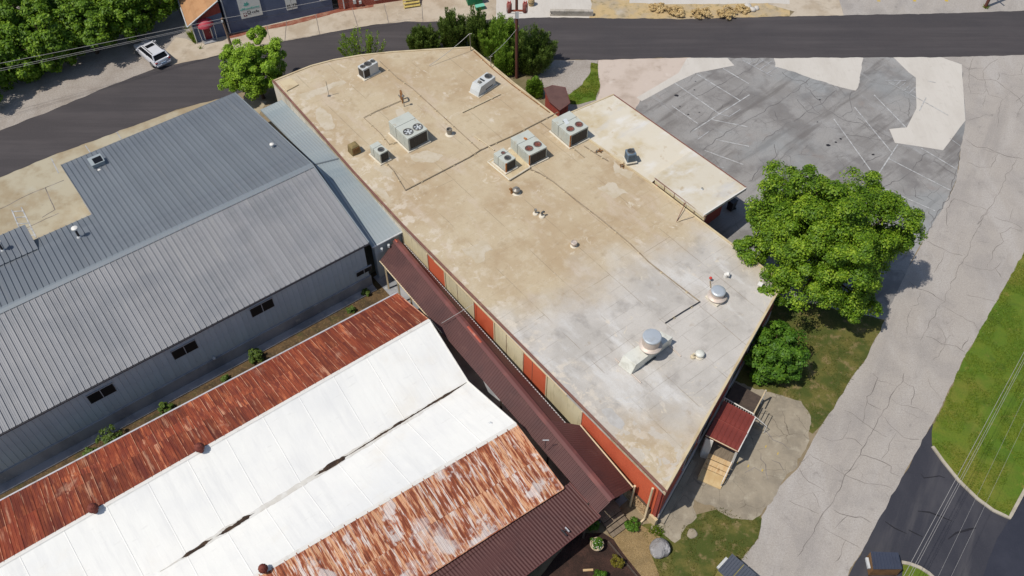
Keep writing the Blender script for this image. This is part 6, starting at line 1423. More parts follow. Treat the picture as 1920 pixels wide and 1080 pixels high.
# pale recoated patches on the flat roof, each a thin skin with its own outline
M['recoat'] = mat('pale_recoat', C(209,196,174), .8, layers=((.8,ONE,7,.42,.62,C(200,184,156),.9),(3,ONE,7,.5,.7,C(188,168,138),.6)))
M['recoat_grey'] = mat('grey_recoat', C(196,192,186), .8, layers=((.8,ONE,7,.42,.62,C(180,174,166),.9),(3,ONE,7,.5,.7,C(206,203,198),.6)))
for k, (pl, mm, am) in enumerate((([(588,205),(600,200),(622,214),(626,238),(612,244),(596,226)],'recoat',.35),([(742,206),(752,203),(760,214),(752,220),(745,218)],'recoat',.12),([(700,300),(735,320),(738,336),(712,330)],'recoat',.4),
    ([(770,292),(800,284),(832,292),(815,306),(780,304)],'recoat',.3),([(700,352),(716,352),(738,380),(728,384)],'recoat',.15),([(868,470),(905,452),(930,470),(900,490)],'recoat',.5),
    ([(1120,352),(1150,340),(1178,362),(1150,372)],'recoat',.4),([(1128,768),(1146,766),(1172,796),(1164,808),(1142,796)],'recoat_grey',.25),([(1200,838),(1214,842),(1242,880),(1232,884)],'recoat',.2),([(1150,300),(1170,318),(1190,322),(1180,335),(1150,325)],'recoat',.3),([(560,178),(640,150),(650,155),(575,188)],'recoat',.3))):
    pts = fray([PR(*q).to_2d() for q in pl], am, .2, k+40); mbp = MB(); tr_ = tessellate_polygon([[Vector((p.x, p.y, 0)) for p in pts]]); fs = []
    for t3 in tr_:
        q3 = [pts[i] for i in t3]; ar = (q3[1]-q3[0]).x*(q3[2]-q3[0]).y-(q3[2]-q3[0]).x*(q3[1]-q3[0]).y; fs.append(tuple(t3) if ar > 0 else tuple(reversed(t3)))
    mbp.add([Vector((p.x, p.y, zmain(p)+.004)) for p in pts], fs).build('coating_patch', M[mm], roofO)
# ================================================================== trees and plants
G_ = 1.35
LM = {}
LM['big'] = leafmat('leaf_bright', C(46,74,12,1.05), C(94,128,22,1.05), C(162,184,52,1.05))
LM['bush'] = leafmat('leaf_mid', C(44,76,18,1.2), C(78,118,28,1.2), C(120,156,44,1.2))
LM['left'] = leafmat('leaf_light', C(80,112,20,1.1), C(126,160,36,1.1), C(176,204,70,1.1))
LM['ever'] = leafmat('needle_dark', C(58,78,30,1.0), C(90,112,44,1.0), C(126,142,68,1.0))
LM['ever2'] = leafmat('needle_light', C(76,108,32,1.0), C(114,146,46,1.0), C(152,176,72,1.0))
LM['forest'] = leafmat('leaf_forest', C(44,72,12,1.1), C(92,126,24,1.1), C(148,176,50,1.1))
LM['straw'] = leafmat('straw_leaf', C(176,150,100,1.1), C(212,186,132,1.1), C(232,212,164,1.1))
LM['yellow'] = leafmat('yellow_leaf', C(84,84,24,G_), C(128,118,34,G_), C(160,146,50,G_))
bark = mat('bark', C(92,74,58,1.1), .95, layers=((2,(4,4,.6),6,.4,.68,C(60,48,38,1.1),.8),), bump=(10,(4,4,.6),.8,.03))
def at(u, v, z): q = P(u, v, z); return (q.x, q.y, 0)
tree('large_tree', 'large round bright green tree between parking lot and brick building', 'tree', at(1550,458,5.5), 11, (5.0,4.9,4.7), 5.4, LM['big'], bark, 3, nclump=280, cr=.82, per=430, leaf=.088, trunk=.34, lump=.3, low=-.5,
     extra=((-5.2,.6,4.0,1.2),(-2.2,4.6,6.6,1.3),(4.8,.8,5.2,1.2),(-4.2,-2.4,3.6,1.2),(2.2,-4.2,3.4,1.2),(-3.8,3.2,5.4,1.1)))
tree('round_shrub', 'rounded dark green shrub between brick end wall and large tree', 'shrub', at(1455,662,2.1), 4, (1.95,1.9,2.0), 2.1, LM['bush'], bark, 5, nclump=70, cr=.55, per=170, leaf=.1, trunk=.12, low=-.75, lump=.1)
tree('leafy_tree', 'bright green leafy tree squeezed between grey warehouse and brick roof corner', 'tree', at(480,132,3.2), 6, (2.75,2.5,2.7), 3.3, LM['left'], bark, 7, nclump=115, cr=.52, per=280, leaf=.085, trunk=.16, lump=.2, extra=((.2,2.0,5.6,.7),(2.2,.8,4.6,.8),(-2.2,-1.2,2.6,.8)))
plumes('airy_shrub', 'airy light green shrub rising beyond the far roof edge', 'shrub', at(678,92,1.5), 4.6, (2.6,1.2), 26, LM['left'], bark, 9, leaf=.1, per=130, thick=.32)
ev = [((796,76,1.8),(1.7,1.3,1.9),'ever','low dark evergreen shrub, leftmost sprawl beside roof corner mast'),
      ((850,54,2.6),(1.5,1.3,2.6),'ever','tall dark upright evergreen beside the far roof edge'),
      ((895,54,2.8),(1.35,1.25,2.8),'ever','slim upright evergreen directly behind the roof corner mast'),
      ((938,68,2.5),(2.3,1.8,2.5),'ever2','broad lighter evergreen growing around the transformer pole'),
      ((1000,90,2.5),(2.2,1.9,2.6),'ever','round dense dark evergreen beside the gravel corner'),
      ((946,108,1.9),(1.0,.95,1.9),'ever2','short bright evergreen at foot of the transformer pole'),
      ((1003,164,1.0),(.7,.7,1.1),'ever2','small evergreen tuft beside little brown roof')]
for i, (p_, rd_, lm_, lb) in enumerate(ev):
    plumes('evergreen', lb, 'evergreen', at(*p_), rd_[2]*2.05, rd_, int(26+24*rd_[0]), LM[lm_], bark, 20+i, group='evergreens behind the brick building', leaf=.11, per=380, thick=.5)
fpos = [((10,96,3.2),2.7),((84,72,3.3),2.7),((160,48,3.2),2.6),((236,18,3.2),2.6),((40,20,4),2.9),((120,0,4),2.9),((206,-30,4),2.7),((-60,130,3.2),2.8),((-50,50,4),2.9),((282,-22,3.4),2.3),((40,120,1.6),1.3)]
flab = ['forest tree at the gravel edge beside overhead wires, farthest from car','forest tree above the gravel shoulder shade, next but one from silver car','forest tree just left of the silver car bonnet','forest tree closest to the brown shingle roof','second-row forest tree behind the wire crossing','second-row forest tree in the middle of the wood','second-row forest tree behind the silver car','forest tree partly cut by frame above the road bend','forest tree deep in the wood at frame border','back-row forest tree behind the brown shingle roof','small understorey tree leaning over the gravel shoulder']
for i, (p_, r_) in enumerate(fpos):
    tree('forest_tree', flab[i], 'tree', at(*p_), 7, (r_*1.08, r_, r_*1.0), p_[2]-.2, LM['forest'], bark, 50+i, nclump=100, cr=.62, per=150, leaf=.13, trunk=.17, lump=.25, low=-.85, group='trees of the roadside wood')
for i, (u, v, r_) in enumerate(((480,668,.42),(420,708,.22),(312,768,.42),(209,824,.6),(168,848,.34),(658,578,.22),(686,546,.22))):
    lb = ['weedy sapling under the window nearest the walkway','small weed clump by the outlet box','bushy weed between the middle and last wall windows','largest weed bush below the window farthest from walkway','low weed beside the largest alley bush','tiny green weed in alley near shed corner','tiny weed against plinth near link roof corner'][i]
    tree('alley_weed', lb, 'plant', at(u, v, .4), 1, (r_*1.1, r_*1.1, r_*1.2), r_*1.0, LM['ever'], bark, 80+i, nclump=18, cr=r_*.42, per=60, leaf=.065, trunk=.03, low=-.6, group='weeds in the alley')
for i, (u, v, r_) in enumerate(((1268,20,.85),(1316,24,.9),(1366,24,1.0),(1234,12,.7),(1392,14,.6))):
    lb = ['straw-coloured dry shrub between two others on road verge','broad straw-coloured dry shrub in the middle of the verge','largest dry straw shrub beside rubble heap','dry shrub nearest the low block wall','little dry shrub behind the rubble heap'][i]
    tree('dry_shrub', lb, 'shrub', at(u, v, .4), 1, (r_*1.2, r_*.9, r_*.4), r_*.3, LM['straw'], bark, 100+i, nclump=34, cr=.22, per=60, leaf=.07, trunk=.03, low=-.3, group='dry shrubs on the road verge')
tree('yellow_shrub', 'yellow-green garden shrub on dark mulch bed', 'shrub', at(1158,1054,.35), 1, (.33,.33,.42), .42, LM['yellow'], bark, 120, nclump=26, cr=.14, per=80, leaf=.04, trunk=.03, low=-.8)
tree('garden_shrub', 'green garden shrub at the bottom of mulch bed by timber plank', 'shrub', at(1124,1080,.3), 1, (.36,.36,.34), .36, LM['bush'], bark, 121, nclump=26, cr=.14, per=80, leaf=.045, trunk=.03, low=-.8)
c_ = at(1112,985,.4); tree('garden_shrub', 'shaded dark shrub under lean-to eave beside flower pot', 'shrub', c_, 1, (.35,.3,.4), .4, LM['bush'], bark, 122, nclump=20, cr=.14, per=70, leaf=.045, trunk=.03, low=-.8)
c_ = at(1185,985,.3); tree('garden_shrub', 'shaded plant clump between wooden steps and stone facing', 'shrub', c_, 1, (.45,.4,.3), .3, LM['bush'], bark, 123, nclump=22, cr=.15, per=70, leaf=.05, trunk=.03, low=-.6)

# ================================================================== small ground things
def rock(name, label, c, r, seed, m, flat=.85, sub=4):
    bm = bmesh.new(); bmesh.ops.create_icosphere(bm, subdivisions=sub, radius=1)
    rr = random.Random(seed); planes = []
    for k in range(16):
        d = Vector((rr.gauss(0,1), rr.gauss(0,1), rr.gauss(0,.8))).normalized(); planes.append((d, rr.uniform(.72,.95)))
    for v in bm.verts:
        p = v.co.copy()
        for d, h in planes:
            e = p.dot(d)-h
            if e > 0: p -= d*e*.88
        p += v.co*mnoise.noise(v.co*2.2+Vector((seed,0,0)))*.05+v.co*mnoise.noise(v.co*6+Vector((seed,3,0)))*.018
        p += v.co*mnoise.noise(v.co*3.7+Vector((seed,7,0)))*.04
        v.co = Vector((p.x*r, p.y*r, (p.z+.55)*r*flat))
    me = bpy.data.meshes.new(name); bm.to_mesh(me); bm.free(); me.materials.append(m)
    me.polygons.foreach_set('use_smooth', [True]*len(me.polygons))
    o = bpy.data.objects.new(name, me); col.objects.link(o); o.location = (c[0], c[1], -.03)
    return props(o, label, 'rock')
M['rock'] = mat('boulder_rock', C(150,147,146,1.25), .9, layers=((1.6,ONE,7,.48,.58,C(192,188,186,1.25),.9),(1.3,ONE,7,.5,.66,C(118,108,104,1.25),.8),(1,ONE,6,.55,.7,C(170,140,124,1.25),.6)), bump=(5,ONE,1.0,.14))
rock('boulder', 'large grey boulder beside the brick building corner', P(1236,1032,0), .68, 4, M['rock'])
rock('flat_rock', 'small flat pale rock lying in patchy grass', P(1298,1001,0), .38, 9, M['pad'], .25, 3)
for k, (u, v, r_) in enumerate(((1400,15,.5),(1410,20,.4),(1418,17,.35))):
    rock('rubble', 'pale rubble lump heaped on the straw verge', P(u,v,0), r_, 30+k, M['concrete_new'], .7, 2)['group'] = 'rubble heap on the verge'
# flower pot
c_ = P(1118,1027,0); t = root('flower_pot', 'round stone pot with white flowers below the lean-to eave', 'plant pot', (c_.x,c_.y,.02))
M['pot'] = mat('stone_pot', C(196,176,144,1.1), .8, layers=((2,ONE,6,.45,.68,C(160,140,112,1.1),.7),))
smooth_angle(MB().lathe([(.24,0),(.34,.3),(.40,.5),(.44,.5),(.44,.58),(.38,.58),(.37,.5),(0,.48)], n=22).build('pot', M['pot'], t, local=True))
rg_ = np.random.default_rng(4); V_, _ = crown_quads(rg_, (0,0,.62), (.34,.34,.22), 30, .12, 70, .045, low=-.1)
me = quads_mesh('foliage', V_, LM['bush']); o = bpy.data.objects.new('foliage', me); col.objects.link(o); o.parent = t
d_ = unit(rg_.normal(size=(46,3))); d_[:,2] = np.abs(d_[:,2]); pts_ = np.array([0,0,.64])+d_*np.array([.42,.42,.3])
me = quads_mesh('blossom', leaf_quads(rg_, pts_, unit(d_+[0,0,.6]), .022, 1.0), M['white_paint']); o = bpy.data.objects.new('blossom', me); col.objects.link(o); o.parent = t; o['kind'] = 'stuff'
def plank(name, label, a, b, z0, w_, h_, m, cat='plank'):
    q0, q1 = P(*a), P(*b); d = (q1-q0).to_2d().normalized(); n_ = Vector((-d.y, d.x))*w_/2
    return MB().prism([q0.to_2d()+n_, q1.to_2d()+n_, q1.to_2d()-n_, q0.to_2d()-n_], z0, z0+h_).build(name, m, label=label, cat=cat)
plank('timber_edging', 'dark timber edging between mulch bed and pebble path', (1140,1016), (1196,1084), 0, .1, .14, M['wood_dark'])
plank('timber_plank', 'short pale timber plank lying on the mulch', (1093,1070), (1112,1069), .02, .14, .06, M['wood_new'])
# dumpsters
M['lid'] = mat('dark_ribbed_lid', C(58,64,80,1.2), .5, layers=((1,ONE,5,.45,.7,C(48,52,66,1.2),.6),))
M['lid2'] = mat('grey_ribbed_lid', C(84,88,98,1.2), .5, layers=((1,ONE,5,.45,.7,C(70,74,82,1.2),.6),))
M['bin_brown'] = mat('brown_bin_steel', C(120,88,54,1.0), .7, layers=((2,ONE,6,.45,.68,C(88,62,36,1.0),.8),))
M['bin_olive'] = mat('olive_bin_steel', C(150,140,80,1.0), .7, layers=((2,ONE,6,.45,.68,C(110,100,50,1.0),.7),))
def dumpster(label, px, zt, nrib, lidm, bodym, two=False, slope=0):
    T = [P(u, v, zt+dz) for (u, v), dz in zip(px, (slope, slope, 0, 0))]        # back-left, back-right, front-right, front-left
    c = sum(T, Vector())/4; t = root('dumpster', label, 'dumpster', (c.x, c.y, 0), math.atan2((T[1]-T[0]).y, (T[1]-T[0]).x))
    o = MB().add([Vector((q.x, q.y, .12)) for q in T]+[q-Vector((0,0,.08)) for q in T], [(3,2,1,0),(4,5,6,7),(0,1,5,4),(1,2,6,5),(2,3,7,6),(3,0,4,7)]).build('body', bodym, t)
    bm = bmesh.new(); bm.from_mesh(o.data); bmesh.ops.recalc_face_normals(bm, faces=bm.faces); bm.to_mesh(o.data); bm.free()
    halves = ((0,.485),(.515,1)) if two else ((0,1),)
    for h0, h1 in halves:
        A0, A1, B0_, B1_ = T[0].lerp(T[1], h0), T[0].lerp(T[1], h1), T[3].lerp(T[2], h0), T[3].lerp(T[2], h1)
        lid = MB().slab(A0, B0_, B1_, A1, .07).build('lid', lidm, t)
        n = nrib//len(halves)
        for k in range(n):
            f = (k+.5)/n; a = A0.lerp(A1, f).lerp(B0_.lerp(B1_, f), .06)+Vector((0,0,.01)); b = A0.lerp(A1, f).lerp(B0_.lerp(B1_, f), .97)+Vector((0,0,.01))
            MB().tube([a, b], .035, 6).build('rib', lidm, lid)
    for q in T:
        b = q.lerp(c, .12); MB().lathe([(.09,0),(.09,.1)], (b.x, b.y, .01), 10).build('wheel', M['black'], t)
    side = T[0].lerp(T[3], .5)-(T[1]-T[0]).normalized()*.12
    o = MB().box((side.x, side.y, zt*.62), (.16, (T[0]-T[3]).length*.62, .18), Matrix.Rotation(math.atan2((T[1]-T[0]).y, (T[1]-T[0]).x), 3, 'Z')).build('fork_pocket', M['gutter'], t)
    return t
dumpster('brown dumpster with dark blue ribbed lid beside small kerbed lawn', [(1633,1034),(1684,1036),(1692,1067),(1638,1067)], 1.15, 9, M['lid'], M['bin_brown'], slope=.1)
dumpster('olive dumpster with two grey ribbed lids next to the cracked side road', [(1373,1038),(1418,1077),(1390,1108),(1346,1069)], 1.15, 10, M['lid2'], M['bin_olive'], two=True)
# black wheelie bin under the annex overhang
c_ = P(1370,392,0); t = root('wheelie_bin', 'black wheelie bin in the shade under annex overhang', 'bin', (c_.x,c_.y,.008), R(-50))
MB().box((0,0,.5),(.5,.55,.95), None, 1.12).build('body', M['black'], t, local=True, bevel=.03); MB().box((0,0,1.02),(.64,.68,.08)).build('lid', M['black'], t, local=True, bevel=.02)
for s_ in (-1,1): MB().tube([(s_*.25,.26,.1),(s_*.31,.26,.1)], .1, 12).build('wheel', M['black'], t, local=True)
# little brown roof shed
sq = [P(1020,166,2.1), P(1036,160,2.1), P(1060,164,2.1), P(1069,193,2.1), P(1050,207,2.1), P(1030,190,2.1)]
t = root('small_shed', 'little shed with flat brown roof beside grass strip', 'shed', (*P(1045,200,0).to_2d(), 0))
M['brown_felt'] = mat('brown_felt_roof', C(104,76,70,1.25), .85, layers=((1,ONE,6,.45,.68,C(90,64,60,1.25),.7),))
MB().prism([q.to_2d() for q in sq], 1.98, 2.1).build('roof', M['brown_felt'], t)
cc_ = sum(sq, Vector())/6
MB().prism([q.lerp(cc_, .12).to_2d() for q in sq], 0, 1.97).build('wall', M['brick_red'], t)
for i in range(6): pipe_world('roof_edge', [sq[i], sq[(i+1) % 6]], .035, M['brown_cap'], t, 6)

# ================================================================== buildings across the road
def wallbasis(a, b):
    d = (b-a).to_2d().normalized(); n_ = Vector((d.y, -d.x)); return d, n_
wa, wb = P(430,63,0), P(626,19,0); wd2, wn2 = wallbasis(wa, wb)
def onwall(u, v, a=wa, n_=wn2):
    best = min(((abs((P(u,v,z).to_2d()-a.to_2d()).dot(n_)), z) for z in np.arange(-.5, 8, .01))); p = P(u, v, best[1])
    return (p.to_2d()-a.to_2d()).dot(wd2), best[1]
M['slate_wall'] = mat('slate_painted_brick', C(84,94,116,.95), .8, layers=((.6,ONE,6,.45,.68,C(72,82,104,.95),.7),(6,ONE,5,.4,.7,C(96,104,124,.95),.3)), bump=(14,(1,1,3),.4,.01))
M['shingle'] = mat('tan_shingles', C(186,140,98,1.3), .9, layers=((1,ONE,6,.45,.68,C(166,120,80,1.3),.7),(5,(1,3,1),5,.5,.7,C(202,160,116,1.3),.5)), objvar=.08)
M['awning'] = mat('red_awning', C(190,66,80,1.2), .6, layers=((1,ONE,5,.45,.7,C(170,54,68,1.2),.6),))
M['door_red'] = mat('dark_red_door', C(122,30,36,1.0), .5)
sl_ = root('slate_building', 'slate blue painted building with white sign boards facing the road', 'building', (wa.x, wa.y, 0), math.atan2(wd2.y, wd2.x))
wl = (wb-wa).to_2d().length
def wbox(nm, s0, s1, z0, z1, d0, d1, m, par, **k):
    q = wa.to_2d(); return MB().prism([q+wd2*s0+wn2*d0, q+wd2*s1+wn2*d0, q+wd2*s1+wn2*d1, q+wd2*s0+wn2*d1], z0, z1).build(nm, m, par, **k)
wbox('wall', 0, wl-.05, 0, 5.2, -8, 0, M['slate_wall'], sl_); wbox('roof', -.15, wl+.05, 5.2, 5.45, -8.1, .15, M['grayroof'], sl_)
pipe_world('downspout', [Vector((*(wa.to_2d()+wn2*.12+wd2*.12), z)) for z in (5.2,.1)], .07, M['gutter'], sl_, 8)
s1, z1 = onwall(601,0); wbox('window', s1-.1, s1+1.3, z1-.1, z1+1.3, 0, .06, M['white_paint'], sl_)
w_ = wbox('window_pane', s1, s1+1.2, z1, z1+1.2, .05, .075, M['glass'], sl_)
# sign boards with lettering
def text_mesh(nm, body, size, s, z, m, par, dep=.012, shear=0, d0=.062, bold=0.0, al='LEFT'):
    cu = bpy.data.curves.new(nm, 'FONT'); cu.body = body; cu.size = size; cu.extrude = .004; cu.shear = shear; cu.offset = bold; cu.align_x = al
    ob = bpy.data.objects.new(nm, cu); col.objects.link(ob)
    dg = bpy.context.evaluated_depsgraph_get(); me = bpy.data.meshes.new_from_object(ob.evaluated_get(dg)); bpy.data.objects.remove(ob)
    me.materials.clear(); me.materials.append(m)
    q = wa.to_2d()+wd2*s+wn2*d0
    W_ = frame_of(Vector((q.x, q.y, z)), wd2.to_3d(), Vector((0,0,1)))
    return place_mesh(nm, me, par, W_)
M['teal'] = mat('teal_print', C(96,176,160,1.0), .6); M['ink'] = mat('black_print', C(46,40,42,1.0), .6); M['maroon'] = mat('maroon_print', C(110,48,56,1.0), .6)
M['board'] = mat('sign_board', C(214,214,206,1.0), .6, layers=((1,ONE,5,.5,.7,C(196,194,184,1.0),.6),))
sA, zA_ = onwall(453,35); sB, zB_ = onwall(493,27)
zb_ = (zA_+zB_)/2; W__ = sB-sA
def sbox(nm, s0, s1, z0, z1, d0, d1, m, par):
    q = wa.to_2d(); return MB().prism([q+wd2*s0+wn2*d0, q+wd2*s1+wn2*d0, q+wd2*s1+wn2*d1, q+wd2*s0+wn2*d1], z0, z1).build(nm, m, par)
sg = root('wall_sign', 'large white sign board with teal lettering and small icons on slate wall', 'sign', (*(wa.to_2d()+wd2*(sA+W__/2)+wn2*.005), zb_), math.atan2(wd2.y, wd2.x))
sbox('board', sA, sB, zb_, zb_+2.3, .004, .055, M['board'], sg)
k = W__/2.0
text_mesh('lettering', 'cafe', .44*k, sA+W__*.52, zb_+.36, M['ink'], sg, bold=.004)
text_mesh('lettering', 'oMonniforms', .33*k, sA+.05, zb_+.92, M['teal'], sg, shear=.2, bold=.006)
def icon(s0, s1, z0, z1, m):
    o = sbox('icon', s0, s1, z0, z1, .05, .062, m, sg); return o
i1 = icon(sA+W__*.13, sA+W__*.29, zb_+.2, zb_+.62, M['maroon']); sbox('icon_band', sA+W__*.15, sA+W__*.27, zb_+.45, zb_+.55, .06, .066, M['board'], i1); sbox('icon_dot', sA+W__*.18, sA+W__*.24, zb_+.28, zb_+.36, .06, .066, M['board'], i1)
i2 = icon(sA+W__*.33, sA+W__*.48, zb_+.32, zb_+.74, M['ink']); sbox('icon_band', sA+W__*.36, sA+W__*.45, zb_+.52, zb_+.68, .06, .066, M['board'], i2)
q = wa.to_2d()
lf = MB()
for a0, r_ in ((70,.34),(110,.3),(40,.28),(150,.24)):
    a = R(a0); c0 = Vector((sA+W__*.36, zb_+1.34)); tip = c0+Vector((math.cos(a), math.sin(a)))*r_*1.5; sd2 = Vector((-math.sin(a), math.cos(a)))*r_*.35; md = c0.lerp(tip, .5)
    pts = [c0, md+sd2, tip, md-sd2]; lf.add([Vector((*(q+wd2*p.x+wn2*.064), p.y)) for p in pts], [(0,3,2,1)])
lf.build('leaf_logo', M['teal'], sg)
sA2, zA2 = onwall(538,19); sB2, zB2 = onwall(558,15); zc = (zA2+zB2)/2
sg2 = root('wall_sign', 'narrow white sign board with black lettering beside window of slate building', 'sign', (*(wa.to_2d()+wd2*(sA2+sB2)/2+wn2*.005), zc), math.atan2(wd2.y, wd2.x))
sbox('board', sA2, sA2+(sB2-sA2)*.49, zc, zc+1.6, .004, .05, M['board'], sg2); sbox('board', sA2+(sB2-sA2)*.52, sB2, zc, zc+1.6, .004, .05, M['board'], sg2)
text_mesh('lettering', 'ES', .42, sA2+.06, zc+.3, M['ink'], sg2, bold=.012, d0=.054); text_mesh('lettering', 'ZB', .42, sA2+(sB2-sA2)*.53+.02, zc+.3, M['ink'], sg2, bold=.012, d0=.054)
sbox('underline', sA2+.05, sA2+(sB2-sA2)*.47, zc+.2, zc+.25, .05, .056, M['ink'], sg2); sbox('underline', sA2+(sB2-sA2)*.54, sB2-.05, zc+.2, zc+.25, .05, .056, M['ink'], sg2)
# small gabled building
ga0, ga1 = P(369,80,0), P(428,66,0); gd_, gn_ = wallbasis(ga0, ga1); gl = (ga1-ga0).to_2d().length
gb = root('gabled_annex', 'small slate building with tan shingle gable roof and red dome awning', 'building', (ga0.x, ga0.y, 0), math.atan2(gd_.y, gd_.x))
def gp_(s, d, z): q = ga0.to_2d()+gd_*s+gn_*d; return Vector((q.x, q.y, z))
HE, HP, DP = 2.35, 4.15, 7.0
pk_ = gl*.98
def gprism(nm, pts, d0, d1, m, par):
    n = len(pts); vs = [gp_(s, d0, z) for s, z in pts]+[gp_(s, d1, z) for s, z in pts]
    fs = [tuple(range(n)), tuple(reversed(range(n, 2*n)))]+[(i, i+n, (i+1) % n+n, (i+1) % n) for i in range(n)]
    o = MB().add(vs, fs).build(nm, m, par); bm = bmesh.new(); bm.from_mesh(o.data); bmesh.ops.recalc_face_normals(bm, faces=bm.faces); bm.to_mesh(o.data); bm.free(); return o
gprism('wall', [(0,0),(pk_,0),(pk_,HP-.15),(0,HE-.1)], 0, -DP, M['slate_wall'], gb)
gprism('gable', [(.4,HE-.0),(pk_-.02,HE+.35),(pk_-.02,HP-.3)], .03, .004, M['brick_red'], gb)
gro = gprism('roof', [(-.35,HE-.25),(pk_+.0,HP),(pk_+.0,HP+.12),(-.35,HE-.12)], .35, -DP, M['shingle'], gb)
rows_ = 9; a_ = Vector((-.35, HE-.12)); b_ = Vector((pk_, HP+.12))
for r_ in range(rows_):
    p0, p1 = a_.lerp(b_, r_/rows_), a_.lerp(b_, (r_+1)/rows_)
    v0 = [gp_(p0.x, .36, p0.y+.045), gp_(p0.x, -DP, p0.y+.045), gp_(p1.x, -DP, p1.y+.012), gp_(p1.x, .36, p1.y+.012), gp_(p0.x,.36,p0.y), gp_(p0.x,-DP,p0.y)]
    o = MB().add(v0, [(0,3,2,1),(0,1,5,4)]).build('shingle_course', M['shingle'], gro)
    if o.data.polygons[0].normal.z < 0: o.data.flip_normals()
pipe_world('barge_board', [gp_(-.38,.4,HE-.14), gp_(pk_,.4,HP+.1)], .07, M['gutter'], gb, 6)
pipe_world('gutter', [gp_(-.42,.4,HE-.2), gp_(-.42,-DP,HE-.2)], .06, M['gutter'], gb, 6)
pipe_world('corner_trim', [gp_(.03,.05,.02), gp_(.03,.05,HE-.1)], .05, M['white_paint'], gb, 6)
def onw2(u, v):
    best = min(((abs((P(u,v,z).to_2d()-ga0.to_2d()).dot(gn_)), z) for z in np.arange(-.5, 6, .01))); return (P(u,v,best[1]).to_2d()-ga0.to_2d()).dot(gd_), best[1]
sd0, _ = onw2(386,73); sd1, _ = onw2(398,69); ztop = 1.75
def gbox(nm, s0, s1, z0, z1, d0, d1, m, par):
    o = MB().prism([gp_(s0,d0,0).to_2d(), gp_(s1,d0,0).to_2d(), gp_(s1,d1,0).to_2d(), gp_(s0,d1,0).to_2d()], z0, z1).build(nm, m, par); return o
dr = gbox('door', sd0, sd1, .02, ztop, 0, .05, M['door_red'], gb); gbox('handle', sd1-.12, sd1-.07, .8, .95, .05, .09, M['galv'], dr)
gbox('door_frame', sd0-.1, sd0-.004, 0, ztop, 0, .09, M['white_paint'], gb); gbox('door_frame', sd1+.004, sd1+.1, 0, ztop, 0, .09, M['white_paint'], gb)
dm = MB(); rD = .85; cS = (sd0+sd1)/2; nn1, nn2 = 7, 12
for i in range(nn1+1):
    th = (math.pi/2)*i/nn1
    for j in range(nn2+1):
        ph = math.pi*j/nn2; dm.v.append(gp_(cS+rD*math.cos(th)*math.cos(ph), .03+rD*math.cos(th)*math.sin(ph), ztop+.05+rD*.85*math.sin(th)))
for i in range(nn1):
    for j in range(nn2):
        k0 = i*(nn2+1)+j; dm.f.append((k0, k0+1, k0+nn2+2, k0+nn2+1))
o = smooth_angle(dm.build('awning', M['awning'], gb), 60)
for sx_ in (-.9,.9): pipe_world('awning_pole', [gp_(cS+sx_*.78,.45,.02), gp_(cS+sx_*.86,.4,ztop+.05)], .03, M['white_paint'], gb, 6)
gbox('door_step', sd0-.3, sd1+.3, .0, .1, .02, .7, M['plinth'], gb)
# red brick building
ba, bb = P(630,19,0), P(800,-6,0); bd_, bn_ = wallbasis(ba, bb)
rb_ = root('red_brick_building', 'red brick building with yellow wooden steps facing the road', 'building', (ba.x, ba.y, 0), math.atan2(bd_.y, bd_.x))
def bbox(nm, s0, s1, z0, z1, d0, d1, m, par):
    q = ba.to_2d(); return MB().prism([q+bd_*s0+bn_*d0, q+bd_*s1+bn_*d0, q+bd_*s1+bn_*d1, q+bd_*s0+bn_*d1], z0, z1).build(nm, m, par)
bbox('wall', .35, 16, 0, 4.5, -8, 0, M['brick_top'], rb_); bbox('roof', .3, 16.2, 4.5, 4.7, -8.1, .2, M['grayroof'], rb_)
pipe_world('downspout', [Vector((*(ba.to_2d()+bd_*.9+bn_*.1), z)) for z in (4.5,.1)], .06, M['gutter'], rb_, 8)
f_ = bbox('window', 4.1, 6.4, .5, 2.0, 0, .07, M['white_paint'], rb_); bbox('pane', 4.25, 5.2, .65, 1.9, .06, .09, M['frame_gray'], f_); bbox('pane', 5.3, 6.25, .65, 1.9, .06, .09, M['frame_gray'], f_)
bbox('meter', 1.9, 2.2, .5, .9, 0, .16, M['gutter'], rb_); bbox('meter', 2.5, 2.75, .4, .7, 0, .16, M['gutter'], rb_)
ys = root('yellow_steps', 'yellow wooden steps against the red brick building', 'steps', (*P(772,10,0).to_2d(), 0.008), math.atan2(bd_.y, bd_.x))
M['yellow_wood'] = mat('yellow_painted_wood', C(200,178,104,1.2), .7, layers=((1.5,(6,1,1),6,.45,.7,C(170,146,80,1.2),.7),))
for k in range(5):
    MB().box((0,-.35+.3*k,.14+.2*k),(1.7,.3,.06)).build('tread', M['yellow_wood'], ys, local=True); MB().box((0,-.22+.3*k,.05+.2*k),(1.6,.04,.16)).build('riser', M['bin_olive'], ys, local=True)
for s_ in (-.84,.84): MB().box((s_,.2,.42),(.06,1.7,.1), Matrix.Rotation(R(33),3,'X')).build('stringer', M['yellow_wood'], ys, local=True)
